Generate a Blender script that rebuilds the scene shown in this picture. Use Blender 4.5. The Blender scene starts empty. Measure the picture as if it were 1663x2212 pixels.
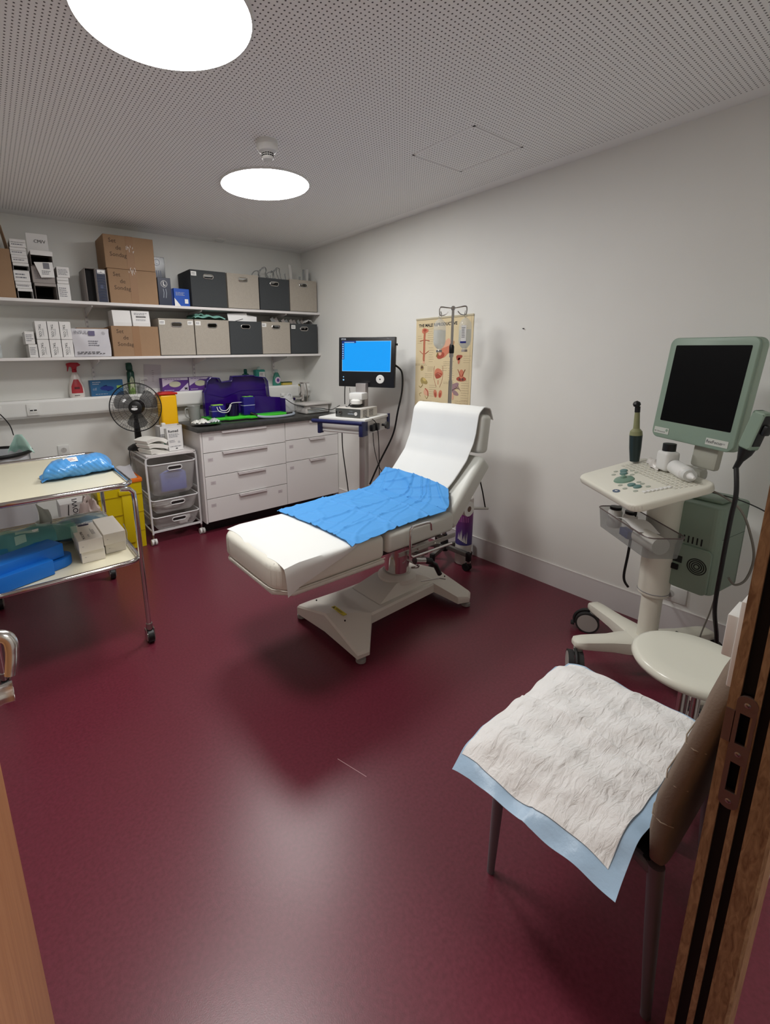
import bpy, bmesh, math, random
from mathutils import Matrix, Vector, Euler
random.seed(7)
SC = bpy.context.scene
COL = SC.collection
PI = math.pi

# ------------------------------------------------------------------ materials
_m = {}
def lin(c):
    def g(x):
        x /= 255.0
        return x / 12.92 if x <= 0.04045 else ((x + 0.055) / 1.055) ** 2.4
    return tuple(g(x) for x in c) + (1.0,)

def mat(name, rgb, rough=0.5, metal=0.0, bump=0.0, bscale=200.0, var=0.0, vscale=6.0, alpha=1.0, trans=0.0,
        emit=0.0, coat=0.0, ior=1.45, stretch=None, spec=0.5):
    if name in _m: return _m[name]
    m = bpy.data.materials.new(name); m.use_nodes = True
    nt = m.node_tree; b = nt.nodes['Principled BSDF']
    c = lin(rgb)
    b.inputs['Base Color'].default_value = c
    b.inputs['Roughness'].default_value = rough
    b.inputs['Metallic'].default_value = metal
    b.inputs['Specular IOR Level'].default_value = spec
    b.inputs['IOR'].default_value = ior
    b.inputs['Alpha'].default_value = alpha
    b.inputs['Transmission Weight'].default_value = trans
    b.inputs['Coat Weight'].default_value = coat
    if emit > 0:
        b.inputs['Emission Color'].default_value = c
        b.inputs['Emission Strength'].default_value = emit
    tc = None
    if var > 0 or bump > 0:
        tc = nt.nodes.new('ShaderNodeTexCoord')
        mp = nt.nodes.new('ShaderNodeMapping'); nt.links.new(tc.outputs['Object'], mp.inputs['Vector'])
        if stretch: mp.inputs['Scale'].default_value = stretch
    if var > 0:
        n = nt.nodes.new('ShaderNodeTexNoise'); n.inputs['Scale'].default_value = vscale; n.inputs['Detail'].default_value = 6
        nt.links.new(mp.outputs[0], n.inputs['Vector'])
        r = nt.nodes.new('ShaderNodeMapRange')
        r.inputs['From Min'].default_value = 0.3; r.inputs['From Max'].default_value = 0.7
        r.inputs['To Min'].default_value = 1 - var; r.inputs['To Max'].default_value = 1 + var
        nt.links.new(n.outputs['Fac'], r.inputs['Value'])
        mx = nt.nodes.new('ShaderNodeVectorMath'); mx.operation = 'SCALE'
        mx.inputs[0].default_value = c[:3]
        nt.links.new(r.outputs[0], mx.inputs['Scale'])
        nt.links.new(mx.outputs[0], b.inputs['Base Color'])
    if bump > 0:
        n2 = nt.nodes.new('ShaderNodeTexNoise'); n2.inputs['Scale'].default_value = bscale; n2.inputs['Detail'].default_value = 4
        nt.links.new(mp.outputs[0], n2.inputs['Vector'])
        bp = nt.nodes.new('ShaderNodeBump'); bp.inputs['Strength'].default_value = bump; bp.inputs['Distance'].default_value = 0.002
        nt.links.new(n2.outputs['Fac'], bp.inputs['Height']); nt.links.new(bp.outputs[0], b.inputs['Normal'])
    _m[name] = m
    return m

def film(name, rgb, alpha, rough=0.15, spec=0.5):
    """thin clear plastic: mixes a tinted transparent with a glossy coat"""
    if name in _m: return _m[name]
    m = bpy.data.materials.new(name); m.use_nodes = True
    nt = m.node_tree; nt.nodes.clear()
    out = nt.nodes.new('ShaderNodeOutputMaterial'); mix = nt.nodes.new('ShaderNodeMixShader')
    tr = nt.nodes.new('ShaderNodeBsdfTransparent'); p = nt.nodes.new('ShaderNodeBsdfPrincipled')
    c = lin(rgb)
    k = 0.5 + 0.5 * (1 - alpha)
    tr.inputs[0].default_value = tuple(c[i] * (1 - k) + k for i in range(3)) + (1,)
    p.inputs['Base Color'].default_value = c; p.inputs['Roughness'].default_value = rough
    p.inputs['Specular IOR Level'].default_value = spec
    mix.inputs[0].default_value = alpha
    nt.links.new(tr.outputs[0], mix.inputs[1]); nt.links.new(p.outputs[0], mix.inputs[2]); nt.links.new(mix.outputs[0], out.inputs[0])
    _m[name] = m
    return m

# ------------------------------------------------------------------ mesh builder
def T(x, y, z): return Matrix.Translation((x, y, z))
def RZ(d): return Matrix.Rotation(math.radians(d), 4, 'Z')
def RX(d): return Matrix.Rotation(math.radians(d), 4, 'X')
def RY(d): return Matrix.Rotation(math.radians(d), 4, 'Y')
def frame(o, x, y):
    """matrix with origin o, x axis x, y axis y (made orthogonal), z = x cross y"""
    x = Vector(x).normalized(); z = x.cross(Vector(y)).normalized(); y = z.cross(x)
    M = Matrix.Identity(4)
    for i, a in enumerate((x, y, z)):
        for j in range(3): M[j][i] = a[j]
    for j in range(3): M[j][3] = o[j]
    return M

_txt = {}
class MB:
    def __init__(s): s.v = []; s.f = []; s.mi = []; s.mats = []
    def m(s, mt):
        if mt not in s.mats: s.mats.append(mt)
        return s.mats.index(mt)
    def add(s, vs, fs, mt, M=None):
        o = len(s.v); k = s.m(mt)
        for p in vs:
            p = Vector(p)
            s.v.append(M @ p if M is not None else p)
        for f in fs:
            s.f.append([i + o for i in f]); s.mi.append(k)
        return s
    def box(s, lo, hi, mt, bev=0.0, seg=2, M=None):
        """box from corner lo to corner hi"""
        if bev <= 0:
            (a, b, c), (d, e, g) = lo, hi
            vs = [(a,b,c),(d,b,c),(d,e,c),(a,e,c),(a,b,g),(d,b,g),(d,e,g),(a,e,g)]
            fs = [(3,2,1,0),(4,5,6,7),(0,1,5,4),(1,2,6,5),(2,3,7,6),(3,0,4,7)]
            return s.add(vs, fs, mt, M)
        bm = bmesh.new(); bmesh.ops.create_cube(bm, size=1)
        for v in bm.verts:
            v.co = Vector([lo[i] + (v.co[i] + 0.5) * (hi[i] - lo[i]) for i in range(3)])
        mn = min(hi[i] - lo[i] for i in range(3))
        bmesh.ops.bevel(bm, geom=bm.edges[:], offset=min(bev, mn * 0.49), segments=seg, profile=0.5, affect='EDGES')
        bm.verts.index_update()
        s.add([v.co.copy() for v in bm.verts], [[v.index for v in f.verts] for f in bm.faces], mt, M)
        bm.free(); return s
    def cyl(s, p0, p1, r, mt, r2=None, n=20, M=None):
        p0 = Vector(p0); p1 = Vector(p1); r2 = r if r2 is None else r2
        d = (p1 - p0).normalized(); a = d.orthogonal().normalized(); b = d.cross(a)
        vs = []
        for p, q in ((p0, r), (p1, r2)):
            for i in range(n):
                t = 2 * PI * i / n; vs.append(p + (a * math.cos(t) + b * math.sin(t)) * q)
        fs = [(i, (i + 1) % n, n + (i + 1) % n, n + i) for i in range(n)] + [tuple(range(n - 1, -1, -1)), tuple(range(n, 2 * n))]
        return s.add(vs, fs, mt, M)
    def tube(s, pts, r, mt, n=8, closed=False, M=None, sub=0):
        pts = [Vector(p) for p in pts]
        if sub: pts = smooth_path(pts, sub, closed)
        m = len(pts); vs = []; prev = None
        for i, p in enumerate(pts):
            if closed: t = (pts[(i + 1) % m] - pts[i - 1])
            else: t = pts[min(i + 1, m - 1)] - pts[max(i - 1, 0)]
            t.normalize()
            a = t.orthogonal().normalized() if prev is None else (prev - t * prev.dot(t)).normalized()
            prev = a; b = t.cross(a)
            rr = (r[min(int(round(i * (len(r) - 1) / (m - 1))), len(r) - 1)] if isinstance(r, (list, tuple)) else r)
            for k in range(n):
                w = 2 * PI * k / n; vs.append(p + (a * math.cos(w) + b * math.sin(w)) * rr)
        fs = []
        for i in range(m if closed else m - 1):
            for k in range(n):
                j = (i + 1) % m
                fs.append((i*n+k, i*n+(k+1)%n, j*n+(k+1)%n, j*n+k))
        if not closed: fs += [tuple(range(n - 1, -1, -1)), tuple(range((m-1)*n, m*n))]
        return s.add(vs, fs, mt, M)
    def lathe(s, prof, mt, c=(0,0,0), n=28, M=None, sy=1.0):
        vs = []; fs = []
        for (r, z) in prof:
            for k in range(n):
                t = 2 * PI * k / n; vs.append((c[0] + r * math.cos(t), c[1] + r * math.sin(t) * sy, c[2] + z))
        for i in range(len(prof) - 1):
            for k in range(n): fs.append((i*n+k, i*n+(k+1)%n, (i+1)*n+(k+1)%n, (i+1)*n+k))
        if prof[0][0] > 1e-5: fs.append(tuple(range(n - 1, -1, -1)))
        if prof[-1][0] > 1e-5: fs.append(tuple(range((len(prof)-1)*n, len(prof)*n)))
        return s.add(vs, fs, mt, M)
    def prism(s, poly, z0, z1, mt, M=None, bev=0.0, seg=2):
        """polygon in xy extruded from z0 to z1"""
        n = len(poly)
        vs = [(x, y, z0) for x, y in poly] + [(x, y, z1) for x, y in poly]
        fs = [tuple(range(n - 1, -1, -1)), tuple(range(n, 2 * n))] + [(i, (i+1) % n, n + (i+1) % n, n + i) for i in range(n)]
        if bev <= 0: return s.add(vs, fs, mt, M)
        bm = bmesh.new(); bv = [bm.verts.new(v) for v in vs]
        for f in fs: bm.faces.new([bv[i] for i in f])
        bmesh.ops.recalc_face_normals(bm, faces=bm.faces[:])
        bmesh.ops.bevel(bm, geom=bm.edges[:], offset=bev, segments=seg, profile=0.5, affect='EDGES')
        bm.verts.index_update()
        s.add([v.co.copy() for v in bm.verts], [[v.index for v in f.verts] for f in bm.faces], mt, M)
        bm.free(); return s
    def sheet(s, fn, nu, nv, mt, th=0.0, M=None):
        """fn(u,v) -> point, 0..1; th gives the sheet a thickness"""
        P = [[Vector(fn(i / nu, j / nv)) for j in range(nv + 1)] for i in range(nu + 1)]
        vs = [p for row in P for p in row]; w = nv + 1
        fs = [(i*w+j, (i+1)*w+j, (i+1)*w+j+1, i*w+j+1) for i in range(nu) for j in range(nv)]
        if th > 0:
            o = len(vs); low = []
            for i in range(nu + 1):
                for j in range(nv + 1):
                    a = P[min(i+1, nu)][j] - P[max(i-1, 0)][j]; b = P[i][min(j+1, nv)] - P[i][max(j-1, 0)]
                    nn = a.cross(b); nn.normalize(); low.append(P[i][j] - nn * th)
            vs += low
            fs += [(o+i*w+j, o+i*w+j+1, o+(i+1)*w+j+1, o+(i+1)*w+j) for i in range(nu) for j in range(nv)]
            for i in range(nu):
                fs.append((i*w, o+i*w, o+(i+1)*w, (i+1)*w)); fs.append((i*w+nv, (i+1)*w+nv, o+(i+1)*w+nv, o+i*w+nv))
            for j in range(nv):
                fs.append((j, j+1, o+j+1, o+j)); q = nu*w; fs.append((q+j, o+q+j, o+q+j+1, q+j+1))
        return s.add(vs, fs, mt, M)
    def text(s, body, size, M, mt, align='CENTER', bold=0.0):
        key = (body, align, bold)
        if key not in _txt:
            cu = bpy.data.curves.new('lettering', 'FONT'); cu.body = body; cu.size = 1; cu.align_x = align; cu.align_y = 'CENTER'
            cu.resolution_u = 2; cu.offset = bold
            ob = bpy.data.objects.new('lettering', cu)
            me = bpy.data.meshes.new_from_object(ob)
            _txt[key] = ([v.co.copy() for v in me.vertices], [list(p.vertices) for p in me.polygons])
            bpy.data.objects.remove(ob); bpy.data.meshes.remove(me); bpy.data.curves.remove(cu)
        vs, fs = _txt[key]
        return s.add([v * size for v in vs], fs, mt, M)
    def build(s, name, parent=None, smooth=True, ang=32):
        me = bpy.data.meshes.new(name)
        off = parent.matrix_world.translation if parent is not None and parent.type == 'EMPTY' else Vector((0, 0, 0))
        if parent is not None and parent.type != 'EMPTY': off = WORLD_OFF.get(parent.name, Vector((0, 0, 0)))
        me.from_pydata([tuple(v - off) for v in s.v], [], s.f)
        for mt in s.mats: me.materials.append(mt)
        for p, k in zip(me.polygons, s.mi): p.material_index = k
        bm = bmesh.new(); bm.from_mesh(me)
        bmesh.ops.recalc_face_normals(bm, faces=bm.faces[:]); bm.to_mesh(me); bm.free()
        if smooth:
            for p in me.polygons: p.use_smooth = True
            me.set_sharp_from_angle(angle=math.radians(ang))
        me.update()
        o = bpy.data.objects.new(name, me); COL.objects.link(o)
        if parent is not None: o.parent = parent
        WORLD_OFF[o.name] = off.copy()
        return o
WORLD_OFF = {}

def smooth_path(pts, sub, closed=False):
    out = []; m = len(pts)
    rng = m if closed else m - 1
    for i in range(rng):
        if closed: p0, p1, p2, p3 = pts[i-1], pts[i], pts[(i+1) % m], pts[(i+2) % m]
        else: p0, p1, p2, p3 = pts[max(i-1, 0)], pts[i], pts[i+1], pts[min(i+2, m-1)]
        for k in range(sub):
            t = k / sub
            out.append(0.5 * ((2*p1) + (p2-p0)*t + (2*p0-5*p1+4*p2-p3)*t*t + (-p0+3*p1-3*p2+p3)*t**3))
    if not closed: out.append(pts[-1])
    return out

def thing(name, label, cat, loc=(0, 0, 0), group=None):
    o = bpy.data.objects.new(name, None); COL.objects.link(o)
    o.location = loc; o.matrix_world = Matrix.Translation(loc); o.empty_display_size = 0.05
    o['label'] = label; o['category'] = cat
    if group: o['group'] = group
    return o
def tag(o, label, cat, group=None, kind=None):
    o['label'] = label; o['category'] = cat
    if group: o['group'] = group
    if kind: o['kind'] = kind
    return o
def struct(o, label=None):
    o['kind'] = 'structure'
    if label: o['label'] = label
    return o
def dup(root, loc, label=None, group=None):
    r = root.copy(); COL.objects.link(r); r.location = loc
    if label: r['label'] = label
    if group: r['group'] = group
    for ch in list(root.children):
        c = ch.copy(); COL.objects.link(c); c.parent = r
        for g in list(ch.children):
            d = g.copy(); COL.objects.link(d); d.parent = c
    return r

def rrect(w, h, r, n=6, cx=0, cy=0):
    """rounded rectangle outline"""
    out = []
    for (sx, sy, a0) in ((1, 1, 0), (-1, 1, 90), (-1, -1, 180), (1, -1, 270)):
        for k in range(n + 1):
            a = math.radians(a0 + 90 * k / n)
            out.append((cx + sx * (w/2 - r) + r * math.cos(a), cy + sy * (h/2 - r) + r * math.sin(a)))
    return out

# common materials
M_white = mat('white_laminate', (226, 222, 220), 0.35)
M_white2 = mat('white_plastic', (228, 228, 224), 0.4)
M_cream = mat('cream_plastic', (222, 220, 205), 0.35)
M_black = mat('black_plastic', (14, 14, 15), 0.4)
M_blackr = mat('black_rubber', (10, 9, 9), 0.75)
M_ink = mat('printed_ink', (38, 38, 42), 0.6)
M_inkg = mat('grey_ink', (120, 120, 128), 0.6)
M_chrome = mat('chrome', (215, 212, 210), 0.08, 1.0)
M_steel = mat('brushed_steel', (175, 172, 168), 0.28, 1.0)
M_card = mat('corrugated_cardboard', (154, 124, 96), 0.85, bump=0.2, bscale=120, var=0.06, vscale=5)
M_tape = mat('brown_packing_tape', (146, 110, 78), 0.55)
M_paper = mat('white_paper', (235, 234, 232), 0.8)
M_carton = mat('white_carton', (226, 224, 222), 0.55)
M_cartong = mat('grey_carton', (158, 150, 146), 0.7)
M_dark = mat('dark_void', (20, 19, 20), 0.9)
# ------------------------------------------------------------------ dimensions of the room (metres)
XR, YB, ZC = 2.783, 4.264, 2.53         # right wall, back wall, ceiling
XL, YF, YO = -1.1, 0.135, 0.088          # left wall, inner and outer face of the door wall
DL, DR = -0.125, 0.90                    # door opening

# ---- wall, floor, ceiling materials
M_wall = mat('painted_wall', (236, 236, 231), 0.7, bump=0.12, bscale=260, var=0.02, vscale=2.0)
def floor_material():
    m = bpy.data.materials.new('burgundy_linoleum'); m.use_nodes = True; nt = m.node_tree; b = nt.nodes['Principled BSDF']
    tc = nt.nodes.new('ShaderNodeTexCoord')
    n = nt.nodes.new('ShaderNodeTexNoise'); n.inputs['Scale'].default_value = 90; n.inputs['Detail'].default_value = 6
    n2 = nt.nodes.new('ShaderNodeTexNoise'); n2.inputs['Scale'].default_value = 2.2; n2.inputs['Detail'].default_value = 4
    nt.links.new(tc.outputs['Object'], n.inputs['Vector']); nt.links.new(tc.outputs['Object'], n2.inputs['Vector'])
    cr = nt.nodes.new('ShaderNodeValToRGB')
    cr.color_ramp.elements[0].position = 0.3; cr.color_ramp.elements[0].color = lin((96, 32, 46))
    cr.color_ramp.elements[1].position = 0.7; cr.color_ramp.elements[1].color = lin((112, 42, 58))
    nt.links.new(n.outputs['Fac'], cr.inputs[0]); nt.links.new(cr.outputs[0], b.inputs['Base Color'])
    r = nt.nodes.new('ShaderNodeMapRange'); r.inputs['To Min'].default_value = 0.30; r.inputs['To Max'].default_value = 0.37
    nt.links.new(n2.outputs['Fac'], r.inputs[0]); nt.links.new(r.outputs[0], b.inputs['Roughness'])
    b.inputs['Specular IOR Level'].default_value = 0.6
    bp = nt.nodes.new('ShaderNodeBump'); bp.inputs['Strength'].default_value = 0.12; bp.inputs['Distance'].default_value = 0.001
    n3 = nt.nodes.new('ShaderNodeTexNoise'); n3.inputs['Scale'].default_value = 320
    nt.links.new(tc.outputs['Object'], n3.inputs['Vector']); nt.links.new(n3.outputs['Fac'], bp.inputs['Height']); nt.links.new(bp.outputs[0], b.inputs['Normal'])
    return m
M_floor = floor_material()
def ceiling_material():
    """plasterboard with an 18 mm grid of drilled holes, a plain margin along the walls"""
    m = bpy.data.materials.new('perforated_ceiling'); m.use_nodes = True; nt = m.node_tree; b = nt.nodes['Principled BSDF']
    b.inputs['Roughness'].default_value = 0.85
    tc = nt.nodes.new('ShaderNodeTexCoord'); sep = nt.nodes.new('ShaderNodeSeparateXYZ'); nt.links.new(tc.outputs['Object'], sep.inputs[0])
    def math_(op, a, bb=None, v=None):
        q = nt.nodes.new('ShaderNodeMath'); q.operation = op
        if isinstance(a, float): q.inputs[0].default_value = a
        else: nt.links.new(a, q.inputs[0])
        if bb is not None:
            if isinstance(bb, float): q.inputs[1].default_value = bb
            else: nt.links.new(bb, q.inputs[1])
        return q.outputs[0]
    d = []
    for ax in (0, 1):
        t = math_('MULTIPLY', sep.outputs[ax], 1 / 0.018); t = math_('FRACT', t); t = math_('SUBTRACT', t, 0.5); d.append(math_('MULTIPLY', t, t))
    r2 = math_('ADD', d[0], d[1]); r = math_('SQRT', r2)
    hole = nt.nodes.new('ShaderNodeMapRange'); hole.inputs['From Min'].default_value = 0.15; hole.inputs['From Max'].default_value = 0.20
    hole.inputs['To Min'].default_value = 1.0; hole.inputs['To Max'].default_value = 0.0
    nt.links.new(r, hole.inputs['Value'])
    lim = [math_('LESS_THAN', sep.outputs[0], XR - 0.105), math_('LESS_THAN', sep.outputs[1], YB - 0.12), math_('GREATER_THAN', sep.outputs[1], YF + 0.1)]
    h = hole.outputs[0]
    for l in lim: h = math_('MULTIPLY', h, l)
    mix = nt.nodes.new('ShaderNodeMix'); mix.data_type = 'RGBA'
    mix.inputs['A'].default_value = lin((247, 246, 243)); mix.inputs['B'].default_value = lin((84, 78, 75))
    nt.links.new(h, mix.inputs['Factor']); nt.links.new(mix.outputs['Result'], b.inputs['Base Color'])
    return m
M_ceil = ceiling_material()
def wood(name, c1, c2, scale=(14, 14, 1.2), rough=0.5):
    if name in _m: return _m[name]
    m = bpy.data.materials.new(name); m.use_nodes = True; nt = m.node_tree; b = nt.nodes['Principled BSDF']
    tc = nt.nodes.new('ShaderNodeTexCoord'); mp = nt.nodes.new('ShaderNodeMapping'); mp.inputs['Scale'].default_value = scale
    nt.links.new(tc.outputs['Object'], mp.inputs[0])
    n = nt.nodes.new('ShaderNodeTexNoise'); n.inputs['Scale'].default_value = 7; n.inputs['Detail'].default_value = 8; n.inputs['Distortion'].default_value = 1.2
    nt.links.new(mp.outputs[0], n.inputs['Vector'])
    cr = nt.nodes.new('ShaderNodeValToRGB')
    cr.color_ramp.elements[0].position = 0.32; cr.color_ramp.elements[0].color = lin(c1)
    cr.color_ramp.elements[1].position = 0.68; cr.color_ramp.elements[1].color = lin(c2)
    nt.links.new(n.outputs['Fac'], cr.inputs[0]); nt.links.new(cr.outputs[0], b.inputs['Base Color'])
    b.inputs['Roughness'].default_value = rough
    _m[name] = m; return m
M_wood = wood('oak_veneer', (122, 88, 58), (172, 136, 98), (16, 16, 4))
M_door = wood('door_veneer', (172, 118, 76), (188, 134, 90), (10, 10, 0.5), 0.45)

def slab(name, lo, hi, mt, label):
    return struct(MB().box(lo, hi, mt).build(name, smooth=False), label)
slab('floor', (-2.6, -2.0, -0.1), (3.4, YB + 0.1, 0), M_floor, 'burgundy linoleum floor')
slab('ceiling', (XL - 0.1, YO, ZC), (XR + 0.1, YB + 0.1, ZC + 0.1), M_ceil, 'grey perforated plasterboard ceiling')
slab('wall_back', (XL - 0.1, YB, 0), (XR + 0.1, YB + 0.1, ZC), M_wall, 'pale grey back wall')
slab('wall_right', (XR, YO, 0), (XR + 0.1, YB, ZC), M_wall, 'pale grey right wall')
slab('wall_left', (XL - 0.1, YO, 0), (XL, YB, ZC), M_wall, 'pale grey left wall')
wf = MB()
wf.box((XL, YO, 0), (DL - 0.05, YF, ZC), M_wall); wf.box((DR + 0.06, YO, 0), (XR, YF, ZC), M_wall)
wf.box((DL - 0.05, YO, 2.14), (DR + 0.06, YF, ZC), M_wall)
struct(wf.build('wall_front', smooth=False), 'pale grey wall around the doorway')
# corridor outside the door
hw = MB()
hw.box((-2.6, -1.7, 0), (3.4, -1.6, 2.5), M_wall); hw.box((-2.6, -1.6, 0), (-2.5, YO, 2.5), M_wall); hw.box((3.3, -1.6, 0), (3.4, YO, 2.5), M_wall)
hw.box((XL - 1.5, YO - 0.002, 0), (XL - 0.0, YO + 0.1, 2.5), M_wall); hw.box((XR + 0.1, YO - 0.002, 0), (3.4, YO + 0.1, 2.5), M_wall)
struct(hw.build('wall_corridor', smooth=False), 'corridor walls outside the door')
slab('ceiling_corridor', (-2.6, -1.7, 2.5), (3.4, YO, 2.6), M_wall, 'corridor ceiling outside the door')
M_base = mat('baseboard_paint', (222, 219, 218), 0.5)
M_baset = mat('baseboard_edge_highlight', (228, 224, 222), 0.4)  # paler strip: the highlight along the baseboard's top edge, put into the colour
b = MB(); b.box((XR - 0.006, YF, 0), (XR, 3.67, 0.148), M_base); b.box((XR - 0.0075, YF, 0.1465), (XR, 3.67, 0.151), M_baset)
struct(b.build('baseboard_right', smooth=False), 'low grey baseboard along the right wall')
b = MB(); b.box((XL, YB - 0.006, 0), (1.348, YB, 0.148), M_base); b.box((XL, YB - 0.0075, 0.1465), (1.348, YB, 0.151), M_baset)
struct(b.build('baseboard_back', smooth=False), 'low grey baseboard along the back wall')

# ceiling service hatch: a thin frame line in the ceiling
M_line = mat('hatch_gap', (150, 145, 142), 0.8)
b = MB(); x0, x1, y0, y1 = 1.98, 2.385, 1.53, 1.925
M_hp = mat('hatch_edge_paint', (240, 238, 236), 0.8)
for (lo, hi) in (((x0, y0), (x1, y0 + .012)), ((x0, y1 - .012), (x1, y1)), ((x0, y0), (x0 + .012, y1)), ((x1 - .012, y0), (x1, y1))):
    b.box((lo[0], lo[1], ZC - 0.0015), (hi[0], hi[1], ZC), M_hp)
b.box((x0, y0 + .004, ZC - 0.0022), (x1, y0 + .0055, ZC - .001), M_line); b.box((x0, y1 - .004, ZC - 0.0022), (x1, y1 - .0025, ZC - .001), M_line)
b.box((x1 - .004, y0, ZC - 0.0018), (x1 - .003, y1, ZC - .001), M_line)
struct(b.build('trim_1', smooth=False), 'thin square outline of the service hatch in the ceiling')

# ---- door frame on the right of the opening: profile in (x, y), extruded up
def jamb(parts, z0, z1):
    for (poly, mt, nm, lab) in parts:
        pass
fr = thing('door_1', 'oak door frame with black seals and a strike plate', 'door frame', (DR, 0.1, 0)); fr['kind'] = 'structure'
H = 2.10
p = MB(); p.prism([(0.90, 0.139), (0.90, 0.125), (0.93, 0.125), (0.93, 0.1085), (0.90, 0.1085), (0.90, 0.0995), (0.925, 0.0995), (0.925, 0.087),
                   (0.90, 0.087), (0.90, 0.0605), (0.904, 0.056), (1.02, 0.0560), (1.02, YO), (0.96, YO), (0.96, YF), (1.0, YF), (1.0, 0.139)], 0, H, M_wood)
p.build('jamb', fr, smooth=False)
p = MB(); p.box((0.908, 0.1086, 0.0), (0.929, 0.1249, 0.742), M_blackr); p.box((0.908, 0.1086, 0.958), (0.929, 0.1249, H), M_blackr)
p.box((0.908, 0.0871, 0), (0.9249, 0.0994, H), M_blackr)
p.build('rubber_seal', fr, smooth=False)
# left jamb and head
p = MB(); p.box((DL - 0.05, 0.056, 0), (DL - 0.004, 0.139, H), M_wood); p.box((DL - 0.15, 0.056, 0), (DL - 0.05, YO, H), M_wood)
p.box((DL - 0.15, 0.056, H), (1.02, 0.139, H + 0.05), M_wood)
p.build('frame_head', fr, smooth=False)
# strike plate with two openings
p = MB(); X = 0.8985; M_plate = mat('bronze_strike_plate', (128, 108, 100), 0.38, 0.75)
def yz(poly, x0, x1, mt, mb):
    n = len(poly); vs = [(x0, a, c) for a, c in poly] + [(x1, a, c) for a, c in poly]
    mb.add(vs, [tuple(range(n)), tuple(range(2*n-1, n-1, -1))] + [(i, n+i, n+(i+1) % n, (i+1) % n) for i in range(n)], mt)
ya, yb_ = 0.1015, 0.1275; zc_ = 0.85
import itertools
rows = [(0.742, 0.775), (0.775, 0.832), (0.832, 0.868), (0.868, 0.925), (0.925, 0.958)]
def capz(z0, z1, up):
    r = (yb_ - ya) / 2; cy = (ya + yb_) / 2; out = []
    if up:
        out = [(ya, z0), (yb_, z0)] + [(cy + r * math.cos(math.radians(a)), z1 - r + r * math.sin(math.radians(a))) for a in range(0, 181, 20)]
    else:
        out = [(yb_, z1), (ya, z1)] + [(cy - r * math.cos(math.radians(a)), z0 + r - r * math.sin(math.radians(a))) for a in range(0, 181, 20)]
    return out
yz(capz(*rows[0], False), X - 0.0005, 0.9035, M_plate, p); yz(capz(*rows[4], True), X - 0.0005, 0.9035, M_plate, p)
p.box((X - .0005, ya, 0.832), (0.9035, yb_, 0.868), M_plate)
for z0, z1 in (rows[1], rows[3]):
    p.box((X - .0005, ya, z0), (0.9035, ya + 0.0045, z1), M_plate); p.box((X - .0005, yb_ - 0.0065, z0), (0.9035, yb_, z1), M_plate)
p.box((X - .0005, yb_ - 0.001, 0.865), (0.9015, 0.1385, 0.925), M_plate)
p.box((0.915, ya, 0.77), (0.92, yb_, 0.93), M_dark)
sp = p.build('strike_plate', fr)
for z in (0.757, 0.85, 0.943):
    s_ = MB(); s_.lathe([(0.0042, 0), (0.0042, 0.0006), (0.003, 0.0012), (0, 0.0012)], M_steel, n=16, M=frame((X - .0005, 0.114, z), (0, 1, 0), (0, 0, -1)))
    s_.box((-0.0024, -0.0004, 0.0012), (0.0024, 0.0004, 0.0014), M_ink, M=frame((X - .0005, 0.114, z), (0, 1, 1), (0, 1, -1)))
    s_.build('screw', sp)
# ---- door leaf standing open into the room
dr = thing('door_2', 'open wooden door leaf at the left edge', 'door', (-0.1, 0.15, 0)); dr['kind'] = 'structure'
p = MB(); p.box((-0.121, 0.15, 0.008), (-0.081, 0.948, 2.06), M_door, bev=0.0015, seg=1); lf = p.build('door_leaf', dr)
M_sat = mat('satin_steel', (214, 212, 208), .22, 1.0); p = MB(); p.tube([(-.081, .86, 1.060), (-.050, .86, 1.066), (-.036, .858, 1.063), (-.029, .856, 1.050), (-.031, .853, 1.025), (-.037, .85, .998)], [.011, .010, .010, .010, .0095, .009], M_sat, 16, sub=5)
p.build('door_handle', dr)
p = MB(); p.lathe([(.019, 0), (.019, .012), (.0155, .030), (.0165, .040), (.0165, .044), (.013, .044), (.012, .034), (0, .034)], M_sat, n=36, M=frame((-.081, .85, .968), (0, 1, 0), (0, 0, 1)))
p.build('lock_cylinder', dr)

# ---- lamps: recessed round panels
def disc_light(x, y, r, label, strength, z=ZC):
    t = thing('ceiling_light', label, 'ceiling light', (x, y, z), 'round recessed ceiling panels')
    m = _m.get('lamp_diffuser%g' % strength)
    if not m:
        m = bpy.data.materials.new('lamp_diffuser'); m.use_nodes = True; nt = m.node_tree; nt.nodes.clear()
        o = nt.nodes.new('ShaderNodeOutputMaterial'); e = nt.nodes.new('ShaderNodeEmission'); e.inputs[0].default_value = (1, 0.985, 0.965, 1); e.inputs[1].default_value = strength
        nt.links.new(e.outputs[0], o.inputs[0]); _m['lamp_diffuser%g' % strength] = m
    b = MB(); b.lathe([(r - .006, 0), (r - .006, -0.0095), (r, -0.0095), (r + .002, 0)], M_white2, (x, y, z), 64); b.build('rim', t)
    b = MB(); n = 64; vs = [(x + (r - .006) * math.cos(2*PI*i/n), y + (r - .006) * math.sin(2*PI*i/n), z - 0.009) for i in range(n)]
    b.add(vs, [tuple(range(n))], m); b.build('diffuser', t, smooth=False)
LAMP = 36.0
disc_light(1.541, 2.730, 0.272, 'smaller looking round white ceiling light over the couch, beyond the smoke detector', LAMP)
disc_light(0.599, 1.643, 0.272, 'large round white ceiling light cut by the top edge of the photo', LAMP)
l3 = disc_light(1.1, -0.75, 0.25, 'round ceiling light in the corridor', LAMP * 1.05, 2.5)
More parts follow.
